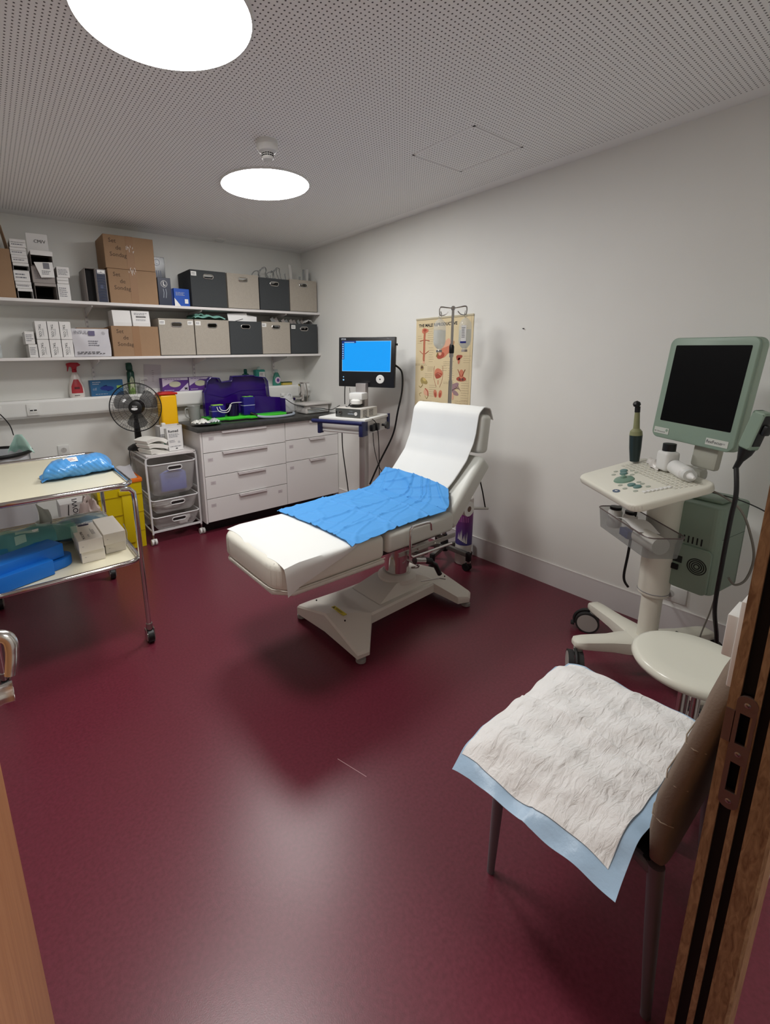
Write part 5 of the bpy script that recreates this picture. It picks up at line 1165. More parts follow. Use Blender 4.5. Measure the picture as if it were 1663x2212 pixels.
blob(b, *P(.22, .78), .024, .030, M_fl3, -.3, (.1, 0, 0)); stroke(b, [P(.20, .74), P(.25, .77), P(.26, .82)], .008, M_fl2, .003); stroke(b, [P(.13, .79), P(.09, .80), P(.11, .83)], .004, M_olv); stroke(b, [P(.20, .82), P(.23, .85), P(.26, .82)], .004, M_olv)
blob(b, *P(.84, .625), .040, .020, M_fl2, 0, (.1, 0, 0)); blob(b, *P(.84, .575), .018, .036, M_fl, 0, (.1, 0, 0), .0026); stroke(b, [P(.78, .53), P(.83, .60)], .004, M_fl2, .004); stroke(b, [P(.90, .53), P(.85, .60)], .004, M_fl2, .004)
blob(b, *P(.815, .628), .009, .009, mat('dark_print', (104, 70, 66), .6), z=.003); blob(b, *P(.865, .628), .009, .009, mat('dark_print', (104, 70, 66), .6), z=.003)
blob(b, *P(.73, .70), .036, .024, M_mauv, .5, (.15, .1, 0)); blob(b, *P(.72, .76), .044, .020, M_mauv, -.4, (.15, 0, 0), .0026); blob(b, *P(.70, .80), .014, .030, M_fl3, .2, (0, 0, 0), .003)
for k in range(5): stroke(b, [P(.66 + .03*k, .76 - .02*k), P(.80 + .01*k, .70 + .012*k)], .002, mat('dark_mauve', (122, 88, 98), .6), .004)
b.build('organ_drawings', t, ang=20)
b = MB(); rr = random.Random(3); Mcap = mat('caption_print', (168, 148, 120), .7)
for (cx_, cy_, w_, h_, n_) in ((.08, .22, .05, .07, 4), (.29, .18, .07, .14, 9), (.30, .38, .05, .12, 7), (.14, .485, .16, .02, 2), (.30, .53, .07, .04, 4), (.28, .60, .10, .04, 3), (.35, .76, .08, .10, 6), (.62, .47, .10, .04, 3), (.93, .43, .07, .06, 4), (.67, .58, .06, .10, 6), (.65, .67, .12, .02, 2), (.91, .74, .07, .16, 9), (.86, .86, .12, .03, 2), (.22, .88, .12, .02, 2), (.55, .52, .06, .05, 3), (.42, .16, .08, .06, 4), (.9, .16, .06, .06, 4)):
    x, y = P(cx_, cy_); squiggle(b, MP @ T(x, y, .0018), w_, h_, n_, Mcap, int(cx_*100), .0022)
b.build('caption_lines', t, smooth=False)

# ================================================================== IV stand with two bottles
t = thing('iv_stand', 'steel drip stand on a five-armed castor base beside the couch', 'drip stand', (2.53, 2.065, 0)); c = (2.531, 2.063)
M_arm = mat('grey_arm', (120, 118, 114), .35, .6)
b = MB(); b.cyl((c[0], c[1], .16), (c[0], c[1], 1.32), .0125, M_steel, n=20); b.build('lower_pole', t)
b = MB(); b.cyl((c[0], c[1], 1.32), (c[0], c[1], 1.79), .0085, M_steel, n=18); b.build('upper_pole', t)
b = MB(); b.lathe([(.0135, 1.50), (.0165, 1.505), (.0165, 1.545), (.012, 1.556)], M_black, (c[0], c[1], 0), 20); b.lathe([(.0135, 1.475), (.0135, 1.50)], M_steel, (c[0], c[1], 0), 20); b.build('clamp', t)
b = MB(); b.lathe([(.028, .085), (.028, .16), (.020, .18), (.018, .21)], M_black, (c[0], c[1], 0), 24); b.build('hub', t)
for k in range(5):
    a = math.radians(-90 + 72*k); d = Vector((math.cos(a), math.sin(a), 0)); p = Vector((c[0], c[1], .118))
    M = frame(p, d, Vector((-d.y, d.x, 0))); b = MB(); b.box((.02, -.014, -.016), (.205, .014, .016), M_arm, bev=.002, M=M); b.box((.202, -.016, -.045), (.230, .016, .018), M_black, bev=.003, M=M); b.build('base_arm', t)
    q = p + d*.216; b = MB(); b.cyl((q.x, q.y, .055), (q.x, q.y, .080), .012, M_steel, n=14); e = Vector((-d.y, d.x, 0))
    for s_ in (-1, 1): b.cyl(Vector((q.x, q.y, .0275)) + e*.006*s_ - d*.01, Vector((q.x, q.y, .0275)) + e*.022*s_ - d*.01, .0265, M_blackr, n=22)
    b.box((-.02, -.012, .02), (.012, .012, .058), M_black, bev=.004, M=frame((q.x, q.y, 0), d, e)); b.build('caster', t)
b = MB(); zt = 1.790
side = Vector((.30, -.80, 0)).normalized(); side = Vector((.78, -.63, 0)).normalized(); side = Vector((.64, -.77, 0)).normalized()
for s_ in (-1, 1):
    for off in (-.012, .012):
        o_ = Vector((-side.y, side.x, 0))*off; pts = [Vector((c[0], c[1], zt)) , Vector((c[0], c[1], zt)) + side*.042*s_ + o_ + Vector((0, 0, .006)), Vector((c[0], c[1], zt)) + side*.080*s_ + o_*1.6 + Vector((0, 0, .010)), Vector((c[0], c[1], zt)) + side*.088*s_ + o_*1.6 + Vector((0, 0, -.012)), Vector((c[0], c[1], zt)) + side*.082*s_ + o_ + Vector((0, 0, -.042)), Vector((c[0], c[1], zt)) + side*(.062 - off)*s_ + o_ + Vector((0, 0, -.038)), Vector((c[0], c[1], zt)) + side*(.055 - 2*off)*s_ + o_ + Vector((0, 0, -.018))]
        b.tube(pts, .0032, M_steel, 8, sub=4)
b.lathe([(.010, zt-.012), (.013, zt-.006), (.013, zt+.008), (.008, zt+.014)], M_steel, (c[0], c[1], 0), 18); b.build('hook_head', t)
M_bot = film('infusion_bottle', (226, 232, 234), .24, .08); M_liq = film('infusion_liquid', (206, 218, 222), .26, .1)
for s_, lab in ((-1, 'clear infusion bottle hanging upside down on the left hook, without a label'), (1, 'clear infusion bottle with a white paper strip hanging on the right hook')):
    p = Vector((c[0], c[1], 0)) + side*.082*s_; zb = 1.728
    t = thing('infusion_bottle', lab, 'bottle', (p.x, p.y, zb - .23), 'infusion bottles')
    b = MB(); b.lathe([(0, 0), (.012, -.002), (.028, -.018), (.038, -.035), (.041, -.06), (.041, -.150), (.036, -.172), (.024, -.188), (.0155, -.196), (.0155, -.214), (0, -.214)], M_bot, (p.x, p.y, zb), 28); b.build('bottle', t)
    b = MB(); b.lathe([(0, -.075), (.0385, -.075), (.0385, -.150), (.034, -.170), (.022, -.186), (.013, -.196), (0, -.196)], M_liq, (p.x, p.y, zb), 24); b.build('liquid', t)
    b = MB(); b.lathe([(.018, -.204), (.019, -.208), (.019, -.219), (0, -.219)], M_steel if s_ < 0 else M_cartong, (p.x, p.y, zb), 20); b.build('cap', t)
    b = MB(); b.tube([(p.x, p.y, zb - .001), (p.x + .006, p.y - .006, zb + .012), (p.x, p.y, zb + .022), (p.x - .006, p.y + .006, zb + .012), (p.x, p.y, zb - .001)], .0015, M_clearg, 5, sub=3); b.build('hanger', t)
    if s_ > 0:
        b = MB(); fx = Vector((p.x, p.y, 0)).normalized(); Mq = frame(Vector((p.x, p.y, zb - .105)) - fx*.0425 + Vector((-.004, .006, 0)), (fx.y, -fx.x, 0), (0, 0, 1)); b.box((-.018, -.05, 0), (.014, .055, .0008), M_label, M=Mq); squiggle(b, Mq @ T(-.003, .01, .0008), .022, .07, 7, M_inkg, 2); b.box((-.022, -.058, .0006), (.016, -.046, .0016), mat('blue_band', (40, 48, 130), .4), M=Mq); b.build('paper_strip', t, smooth=False)

# ================================================================== endoscopy cart
E0 = (2.40, 2.82)
t = thing('endoscopy_cart', 'grey and navy endoscopy cart with a handle bar tray beside the base cabinet', 'medical cart', (E0[0], E0[1], 0))
M_alu = mat('anodised_aluminium', (176, 170, 168), .35, .55); M_nav = mat('navy_handle', (30, 36, 82), .4); M_lg = mat('light_grey_metal', (214, 212, 210), .4)
A = math.radians(199.5); MC = Matrix.Translation((0, 0, 0)) @ frame((2.172, 2.820, 0), (math.cos(A + PI/2), math.sin(A + PI/2), 0), (-math.cos(A), -math.sin(A), 0))   # x to the viewer's right, y to the back, z up
b = MB(); b.box((.045, .19, .10), (.10, .255, 1.02), M_alu, bev=.006, M=MC); b.build('column', t)
b = MB()
for (x, y) in ((-.20, .02), (.24, .02), (-.20, .42), (.24, .42)):
    b.tube([(.05, .22, .085), ((x+.05)/2, (y+.22)/2, .085), (x, y, .075)], [.035, .03, .022], M_lg, 10, M=MC)
b.build('base', t)
for (x, y) in ((-.20, .02), (.24, .02), (-.20, .42), (.24, .42)):
    b = MB(); b.cyl((x - .013, y, .034), (x + .013, y, .034), .033, M_blackr, n=24, M=MC); b.cyl((x, y, .04), (x, y, .075), .008, M_steel, M=MC); b.build('caster', t)
b = MB(); b.box((-.205, .004, .905), (.205, .385, 1.000), M_lg, bev=.004, M=MC); b.box((-.190, -.002, .940), (.190, .006, .995), M_white2, bev=.003, M=MC); b.box((-.190, .000, .910), (.190, .012, .925), M_white2, bev=.003, M=MC); b.box((-.185, .001, .925), (.185, .0045, .940), M_alu, M=MC); b.build('drawer_unit', t)
b = MB(); b.box((-.215, -.004, 1.001), (.215, .40, 1.024), M_white2, bev=.006, M=MC); b.box((.09, .04, 1.0241), (.13, .05, 1.0246), M_inkg, M=MC); b.build('top_tray', t)
b = MB(); b.tube([(-.235, -.048, .996), (.212, -.036, .996)], .016, M_nav, 14, M=MC); b.lathe([(.016, 0), (.014, .012), (0, .018)], M_nav, n=14, M=MC @ T(-.235, -.048, .996) @ RY(-90)); b.box((-.207, -.036, .895), (-.180, .02, 1.004), M_nav, bev=.005, M=MC); b.box((.180, -.044, .895), (.216, .04, 1.010), M_nav, bev=.006, M=MC); b.box((.205, .370, .90), (.218, .405, 1.028), M_nav, bev=.003, M=MC); b.build('handle_bar', t)
b = MB(); b.box((.216, .065, .925), (.245, .115, .975), M_black, bev=.005, M=MC); b.box((.216, .12, .925), (.250, .165, .98), M_black, bev=.005, M=MC); b.cyl((.215, .27, .95), (.25, .27, .95), .010, M_black, M=MC); b.cyl((.25, .27, .95), (.265, .27, .95), .028, mat('dark_grey_knob', (52, 50, 50), .5), n=24, M=MC); b.build('side_holder', t)
# support behind the monitor
b = MB(); b.box((.01, .20, 1.02), (.10, .25, 1.28), M_alu, bev=.005, M=MC); b.box((-.005, .12, 1.155), (.115, .22, 1.21), M_white2, bev=.01, M=MC); b.lathe([(.03, 1.115), (.045, 1.125), (.045, 1.15), (.035, 1.16)], M_white2, n=24, M=MC @ T(.055, .14, 0)); b.lathe([(.05, 1.105), (.05, 1.115)], M_black, n=24, M=MC @ T(.055, .14, 0)); b.build('monitor_arm', t)
# light source box on the tray
t2 = thing('light_source', 'small grey light source box with a dark front panel on the endoscopy cart', 'device', tuple(MC @ Vector((.06, .15, 1.025))))
ML = MC @ T(.045, .035, 1.0252) @ RZ(-4)
M_ls = mat('beige_metal', (206, 202, 194), .45); M_pan = mat('charcoal_panel', (78, 80, 78), .5)
b = MB(); b.box((-.13, .004, 0), (.11, .24, .072), M_ls, bev=.003, M=ML)
for i in range(2):
    for k in range(6): b.box((.1101, .035 + .085*i, .010 + .009*k), (.1108, .095 + .085*i, .0135 + .009*k), M_dark, M=ML)
b.build('housing', t2)
b = MB(); b.box((-.128, 0, .003), (.108, .005, .069), M_pan, bev=.001, seg=1, M=ML); Mf = ML @ FRONT(0, -.0006, .036)
b.text('xenolux', .018, Mf @ T(.022, -.004, 0), M_lring, bold=.02); b.text('compact', .010, Mf @ T(.022, .016, 0), M_lring); b.build('front_panel', t2, smooth=False)
b = MB(); b.cyl((-.075, -.010, .040), (-.075, 0, .040), .014, M_steel, M=ML); b.cyl((-.075, -.02, .040), (-.075, -.008, .040), .006, M_black, M=ML); b.build('selector_knob', t2)
b = MB(); b.lathe([(.013, 0), (.013, .005), (.006, .005), (.006, .001)], M_label, n=24, M=Mf @ T(.070, -.003, 0)); b.build('light_port', t2)
b = MB(); b.box((-.122, -.004, .026), (-.112, 0, .046), M_black, bev=.001, M=ML); b.build('power_switch', t2)
# monitor
t3 = thing('endoscopy_monitor', 'black monitor with a bright blue screen and a white round button', 'monitor', (2.445, 2.842, 1.24))
A2 = math.radians(208.4); n_ = Vector((math.cos(A2)*math.cos(math.radians(3.5)), math.sin(A2)*math.cos(math.radians(3.5)), -math.sin(math.radians(3.5))))
MM = frame((2.445, 2.842, 1.442), (math.cos(A2 + PI/2), math.sin(A2 + PI/2), -.02), (0, 0, 1)); W2, H2 = .239, .1955
b = MB(); b.box((-W2, -H2, -.035), (W2, H2, 0), mat('monitor_black', (22, 23, 26), .35), bev=.006, M=MM); b.box((-.12, -.14, -.07), (.12, .12, -.034), M_black, bev=.01, M=MM); b.build('housing', t3)
m = bpy.data.materials.new('blue_screen'); m.use_nodes = True; nt = m.node_tree; bb = nt.nodes['Principled BSDF']; bb.inputs['Base Color'].default_value = (0, 0, 0, 1); bb.inputs['Emission Color'].default_value = lin((0, 160, 252)); bb.inputs['Emission Strength'].default_value = 1.0; bb.inputs['Roughness'].default_value = .25; M_scr = m
m = bpy.data.materials.new('screen_border'); m.use_nodes = True; bb = m.node_tree.nodes['Principled BSDF']; bb.inputs['Base Color'].default_value = (0, 0, 0, 1); bb.inputs['Emission Color'].default_value = lin((150, 210, 250)); bb.inputs['Emission Strength'].default_value = 1.0; M_scrb = m
m = bpy.data.materials.new('screen_dark'); m.use_nodes = True; bb = m.node_tree.nodes['Principled BSDF']; bb.inputs['Base Color'].default_value = (0, 0, 0, 1); bb.inputs['Emission Color'].default_value = lin((12, 42, 120)); bb.inputs['Emission Strength'].default_value = 1.0; M_scrd = m
b = MB(); sx0, sx1, sy0, sy1 = -.208, .205, -.072, .166
b.box((sx0, sy0, 0), (sx1, sy1, .0006), M_scr, M=MM)
for lo, hi in (((sx0, sy0), (sx1, sy0+.003)), ((sx0, sy1-.003), (sx1, sy1)), ((sx0, sy0), (sx0+.003, sy1)), ((sx1-.003, sy0), (sx1, sy1))): b.box((*lo, .0006), (*hi, .0009), M_scrb, M=MM)
b.box((sx0-.002, .022, .0009), (sx0+.018, .166, .0012), M_scrd, M=MM); b.box((sx0, .150, .0009), (sx0+.12, .167, .0012), M_scrd, M=MM)
for k in range(7): b.box((sx0+.002, .028+.018*k, .0012), (sx0+.012, .038+.018*k, .0014), M_scrb, M=MM)
b.box((sx0+.02, .153, .0012), (sx0+.105, .158, .0014), M_scrb, M=MM); b.build('screen', t3, smooth=False)
b = MB(); b.lathe([(.034, 0), (.034, .003), (.031, .005), (0, .005)], M_white2, n=40, M=MM @ T(.122, -.130, 0)); b.cyl((0, 0, .005), (0, 0, .0062), .006, M_black, M=MM @ T(.122, -.130, 0)); b.build('round_button', t3)
b = MB(); b.text('STOR', .016, MM @ T(-.195, .180, .0008), M_lring, bold=.04); b.text('TELE', .010, MM @ T(.178, .182, .0008), M_inkg); b.build('maker_mark', t3, smooth=False)
b = MB(); b.cyl((-.195, -.118, 0), (-.195, -.118, .001), .0045, M_scrb, M=MM); b.build('upper_indicator', t3); b = MB(); b.cyl((-.195, -.142, 0), (-.195, -.142, .001), .0065, M_scrb, M=MM); b.build('lower_indicator', t3)
b = MB(); b.box((W2, .13, -.02), (W2 + .014, .146, -.01), M_black, bev=.002, M=MM); b.build('side_plug', t3)
# cables
def cord(pts, r, label, mt=None, nm='cable', grp='cables of the endoscopy cart', cat='cable'):
    b = MB(); b.tube(pts, r, mt or M_black, 8, sub=8); return tag(b.build(nm), label, cat, grp)
ms = MM @ Vector((W2, -.02, -.02))
cord([tuple(ms), (ms.x + .05, ms.y - .02, 1.36), (ms.x + .055, ms.y - .02, 1.22), (ms.x + .03, ms.y + .0, 1.05), (2.63, 2.72, .85), (2.56, 2.80, .62), (2.50, 2.86, .42)], .0075, 'thick black cable looping down from the right side of the endoscopy monitor')
p0 = MC @ Vector((-.09, .10, 1.25)); p1 = MC @ Vector((-.09, .10, 1.03)); cord([tuple(MM @ Vector((-.19, -H2, -.02))), tuple(MM @ Vector((-.192, -H2 - .06, -.02))), tuple(MM @ Vector((-.195, -H2 - .15, -.03)))], .004, 'short black cable below the left corner of the monitor')
cord([tuple(MC @ Vector((-.06, .10, .90))), tuple(MC @ Vector((-.055, .10, .75))), tuple(MC @ Vector((-.02, .09, .55))), tuple(MC @ Vector((.0, .10, .35))), tuple(MC @ Vector((.0, .12, .12)))], .0045, 'black cable hanging in front of the cart column')
cord([tuple(MC @ Vector((.16, .10, 1.03))), tuple(MC @ Vector((.235, .11, 1.0))), tuple(MC @ Vector((.255, .13, .9))), tuple(MC @ Vector((.25, .16, .6))), tuple(MC @ Vector((.23, .2, .4)))], .0035, 'thin black cable falling over the right side of the cart tray')
cord([tuple(MC @ Vector((.14, .25, .90))), tuple(MC @ Vector((.15, .26, .75))), tuple(MC @ Vector((.19, .27, .6))), tuple(MC @ Vector((.26, .28, .5))), tuple(MC @ Vector((.30, .3, .38)))], .003, 'thin black cable crossing behind the cart column')
q = MC @ Vector((.0, .12, 1.12)); b = MB()
for k in range(4):
    a = PI*k/4; b.tube([(q.x, q.y, q.z), (q.x + .035*math.cos(a), q.y - .01, q.z + .02 - .012*k), (q.x + .055*math.cos(a), q.y, q.z - .012), (q.x + .02*math.cos(a), q.y + .01, q.z - .02), (q.x, q.y, q.z)], .0018, M_ink, 5, sub=4)
b.tube([(q.x, q.y, q.z), (q.x + .01, q.y, q.z + .06), (q.x + .012, q.y + .01, q.z + .13)], .0018, M_ink, 5, sub=3); b.tube([(q.x, q.y, q.z), (q.x + .02, q.y - .01, q.z - .05), (q.x + .02, q.y - .01, q.z - .09)], .0018, M_ink, 5, sub=3)
tag(b.build('cable_bundle'), 'thin dark cable tied in a bow under the monitor', 'cable')

# ================================================================== examination couch
M_vin = mat('cream_vinyl', (232, 230, 218), .38, bump=.10, bscale=300); M_shell = mat('couch_shell', (222, 218, 208), .4); M_ving = mat('grey_white_vinyl', (218, 220, 212), .38, bump=.10, bscale=300)
t = thing('examination_couch', 'cream examination couch with raised backrest on a white pedestal base', 'examination couch', (1.75, 1.82, 0))
# base casting
b = MB()
def pz(x): return .215
foot = [(1.262, 1.535), (1.335, 1.528), (1.47, 1.665), (1.98, 1.680), (2.06, 1.56), (2.135, 1.535), (2.175, 1.560), (2.150, 1.80), (2.175, 2.075), (2.13, 2.105), (2.06, 2.08), (1.98, 1.965), (1.47, 1.975), (1.36, 2.105), (1.285, 2.110), (1.252, 2.07), (1.268, 1.82)]
def cast(poly):
    n = len(poly); cxm, cym = 1.71, 1.82; lowv = []; top = []; ins = []
    for (x, y) in poly:
        fy = max(0, (abs(y - cym) - .15)/.14); zt = .155 - .085*fy; zb = .040 + .055*(1 - fy)*(1 if 1.40 < x < 2.03 else .12)
        lowv.append((x, y, zb)); top.append((x, y, zt - .012)); k = .975; ins.append((cxm + (x - cxm)*.985, cym + (y - cym)*(k if fy > .3 else .955), zt))
    vs = lowv + top + ins; fs = [tuple(range(n-1, -1, -1))]
    for r in (0, 1):
        for i in range(n): fs.append((r*n + i, r*n + (i+1) % n, (r+1)*n + (i+1) % n, (r+1)*n + i))
    m = 2*n; fs += [(m+0, m+1, m+2, m+16), (m+2, m+12, m+13, m+16), (m+13, m+14, m+15, m+16), (m+2, m+3, m+11, m+12), (m+3, m+4, m+5, m+6), (m+3, m+6, m+7, m+11), (m+11, m+7, m+8), (m+11, m+8, m+9, m+10)]
    return vs, fs
vs, fs = cast(foot); b.add(vs, fs, M_shell)
# raised pyramid up to the column
b.add([(1.56, 1.70, .154), (2.02, 1.71, .154), (2.02, 1.94, .154), (1.56, 1.945, .154), (1.72, 1.735, .215), (1.90, 1.735, .215), (1.90, 1.915, .215), (1.72, 1.915, .215)], [(0,1,5,4),(1,2,6,5),(2,3,7,6),(3,0,4,7),(4,5,6,7)], M_shell)
b.lathe([(.118, .20), (.112, .218), (.092, .236), (.085, .240)], M_shell, (1.81, 1.825, 0), 32)
for (x, y) in ((1.315, 1.70), (1.315, 1.96), (2.10, 1.70)): b.cyl((x, y, .150), (x, y, .1562), .004, M_dark, n=10)
b.build('pedestal_base', t, ang=25)
for (x, y) in ((1.300, 1.555), (2.140, 1.565), (1.285, 2.075), (2.140, 2.07)):
    b = MB(); b.lathe([(.020, .002), (.026, .006), (.026, .022), (.012, .026), (.010, .045)], mat('foot_grey', (150, 146, 142), .5), (x, y, 0), 22); b.build('rubber_foot', t)
b = MB(); Ms = frame((1.345, 1.79, .1565), (0, -1, 0), (1, 0, 0)); b.box((-.055, -.012, 0), (.055, .012, .0008), mat('warning_yellow', (206, 190, 20), .5), M=Ms); b.add([(-.050, -.008, .001), (-.034, -.008, .001), (-.042, .008, .001)], [(0,1,2)], M_ink, Ms); squiggle(b, Ms @ T(.012, 0, .0008), .075, .012, 2, M_ink, 3); b.build('warning_sticker', t, smooth=False)
b = MB(); b.cyl((1.81, 1.825, .235), (1.81, 1.825, .545), .073, M_chrome, n=36); b.build('lift_column', t)
b = MB(); b.box((1.47, 1.60, .500), (1.93, 2.04, .545), mat('dark_frame', (42, 40, 40), .5), bev=.006); b.box((1.70, 1.57, .43), (1.80, 1.66, .52), M_steel, bev=.01); b.build('seat_frame', t)
# height and tilt lever
b = MB(); b.tube([(1.67, 1.60, .47), (1.68, 1.56, .46), (1.70, 1.52, .45)], .018, M_chrome, 12); b.build('lever_bracket', t)
b = MB(); b.cyl((1.64, 1.525, .458), (1.70, 1.515, .445), .020, M_chrome, n=20); b.cyl((1.70, 1.515, .445), (1.745, 1.505, .43), .017, M_black, n=20); b.tube([(1.735, 1.508, .432), (1.77, 1.498, .405), (1.80, 1.49, .345)], [.013, .014, .013], M_black, 12); b.build('lever', t)
b = MB(); b.tube([(1.66, 1.60, .43), (1.70, 1.55, .40), (1.70, 1.60, .37)], .006, M_chrome, 8, sub=4); b.tube([(1.80, 1.62, .25), (1.93, 1.60, .235), (1.95, 1.57, .235)], .003, M_steel, 6); b.build('release_wire', t)
# leg section
b = MB()
sh = [(.842, 1.60), (.91, 1.528), (1.43, 1.520), (1.43, 2.115), (.905, 2.115), (.842, 2.04)]
b.prism(sh, .505, .530, M_shell, bev=.010, seg=3); b.build('leg_tray', t)
def cushion(x0, x1, y0, y1, z0, z1, bev, mt, M=None, seg=6, round_left=0.0):
    b = MB(); bm = bmesh.new()
    if round_left:
        pl = [(x1, y0), (x1, y1)] + [(x0 + round_left - round_left*math.sin(math.radians(a)), y1 - round_left + round_left*math.cos(math.radians(a))) for a in range(0, 91, 15)] + [(x0 + round_left - round_left*math.cos(math.radians(a)), y0 + round_left - round_left*math.sin(math.radians(a))) for a in range(0, 91, 15)]
        b.prism(pl, z0, z1, mt, M=M, bev=bev, seg=seg)
    else: b.box((x0, y0, z0), (x1, y1, z1), mt, bev=bev, seg=seg, M=M)
    return b
b = cushion(.838, 1.435, 1.525, 2.115, .528, .652, .030, M_vin, round_left=.10, seg=5); lc = b.build('leg_cushion', t, ang=60)
b = MB(); b.tube([(1.43, 1.524, .535), (.94, 1.526, .536), (.865, 1.57, .536), (.838, 1.64, .536), (.838, 2.0, .536)], .0022, M_vin, 6, sub=3); b.build('seam', lc)
b = cushion(1.445, 1.945, 1.520, 2.120, .545, .655, .026, M_ving); sc_ = b.build('seat_cushion', t, ang=60)
# rail and clamps on the near side of the seat
b = MB(); b.box((1.50, 1.500, .522), (1.93, 1.506, .545), M_steel, bev=.001, seg=1); b.box((1.60, 1.506, .528), (1.62, 1.60, .54), M_steel); b.box((1.84, 1.506, .528), (1.86, 1.60, .54), M_steel); b.cyl((1.63, 1.499, .534), (1.63, 1.495, .534), .004, M_chrome, n=10); b.cyl((1.76, 1.499, .534), (1.76, 1.495, .534), .004, M_chrome, n=10); b.build('side_rail', t)
b = MB(); b.tube([(1.565, 1.485, .520), (1.563, 1.485, .60), (1.563, 1.485, .655), (1.575, 1.485, .668), (1.60, 1.485, .669), (1.67, 1.485, .668), (1.70, 1.485, .665), (1.712, 1.485, .655), (1.716, 1.485, .62)], .007, M_chrome, 12); b.tube([(1.565, 1.485, .520), (1.580, 1.485, .508), (1.70, 1.485, .505), (1.88, 1.485, .502)], .007, M_chrome, 12); b.build('chrome_handle', t)
# backrest, tilted 46.5 degrees, and the head section
ang_b = math.radians(46.5); H0 = Vector((1.895, 1.82, .625))          # lower front edge of the backrest surface
MBk = frame(H0, (math.cos(ang_b), 0, math.sin(ang_b)), (0, 1, 0))     # x up along the back, y across, z out of the front surface (towards the patient)
b = cushion(-.015, .425, -.295, .298, -.105, .0, .026, M_ving, M=MBk); bk = b.build('backrest_cushion', t, ang=60)
b = MB(); b.box((.0, -.26, -.122), (.40, .26, -.100), M_shell, bev=.008, M=MBk); b.build('back_shell', t)
top = MBk @ Vector((.425, 0, 0)); ah = math.radians(84)
MHd = frame(top + Vector((.0, 0, .004)), (math.cos(ah), 0, math.sin(ah)), (0, 1, 0))
b = cushion(.0, .225, -.265, .255, -.085, .006, .028, M_ving, M=MHd); b.build('head_cushion', t, ang=60)
# paper roll holder behind the backrest
b = MB(); b.tube([(2.20, 1.60, .60), (2.36, 1.60, .565)], .008, M_steel, 10); b.tube([(2.255, 1.60, .79), (2.30, 1.60, .68), (2.335, 1.60, .575)], .004, M_black, 8); b.build('roll_holder', t)
# paper roll
t = thing('paper_roll', 'white couch paper roll on the bar behind the backrest', 'paper roll', (2.13, 1.82, .6)); b = MB(); b.lathe([(.018, 0), (.045, 0), (.045, .45), (.018, .45)], mat('couch_paper', (236, 238, 235), .8), n=32, M=frame((2.165, 1.59, .605), (1, 0, 0), (0, 0, -1))); b.cyl((2.165, 1.589, .605), (2.165, 2.0, .605), .017, mat('roll_core', (110, 84, 72), .8), n=20); b.build('roll', t)
# ---- paper sheet on the couch: follows leg, seat and back
M_cp = mat('couch_paper', (236, 238, 235), .8, bump=.12, bscale=90)
prof = [(.858, .560), (.848, .61), (.862, .648), (.93, .659), (1.20, .660), (1.45, .663), (1.75, .667), (1.87, .675), (1.93, .705), (2.02, .790), (2.115, .903), (2.158, 1.000), (2.176, 1.10), (2.188, 1.168), (2.232, 1.202), (2.290, 1.188), (2.322, 1.12)]
def arc(prof):
    d = [0]
    for a, c_ in zip(prof, prof[1:]): d.append(d[-1] + math.hypot(c_[0]-a[0], c_[1]-a[1]))
    return d
PD = arc(prof)
def pp(s):
    s = max(0, min(PD[-1], s))
    for i in range(len(PD) - 1):
        if s <= PD[i+1]: k = (s - PD[i])/(PD[i+1] - PD[i]); return prof[i][0]*(1-k) + prof[i+1][0]*k, prof[i][1]*(1-k) + prof[i+1][1]*k
    return prof[-1]
def near_edge(s):      # y of the near edge of the paper along its length
    pts = [(0, 1.512), (.40, 1.512), (.55, 1.53), (.7, 1.56), (1.0, 1.60), (1.15, 1.63), (1.35, 1.60), (1.6, 1.575), (2.2, 1.575)]
    for a, c_ in zip(pts, pts[1:]):
        if s <= c_[0]: k = (s - a[0])/(c_[0]-a[0]); return a[1]*(1-k) + c_[1]*k
    return pts[-1][1]
def paper(u, v):
    s = .085 + u*(PD[-1] - .085); ya_ = near_edge(s); hang = .004 + .122*max(0, 1 - max(0, s - .085)/.42); vv = v; v = min(1, v/.84); yb2 = 2.085 if s < 1.2 else 2.085 - .02*math.sin((s-1.2)*3)
    y = yb2 + (ya_ - yb2)*v
    if s < .14:   # free end curls unevenly
        s = s + (.014*math.sin(9*v) - .02*v*0 + .012*(1-v))*(.14 - s)/.055
    x, z = pp(s); z += .0020*abs(math.sin(22*y + 3*s))
    if s > 1.25 and s < 1.75: x -= .003*abs(math.sin(7*v + s))
    # over the near edge the sheet hangs down
    if vv > .84: z -= hang*(vv - .84)/.16; y -= .003*math.sin(PI*(vv-.84)/.16) ; x += .012*(vv-.84)/.16*max(0, 1-s)
    return (x, y, z)
b = MB(); b.sheet(paper, 90, 30, M_cp, .0022); tag(b.build('couch_paper_sheet', ang=60), 'long white paper sheet covering the couch from foot end to headrest', 'paper sheet')
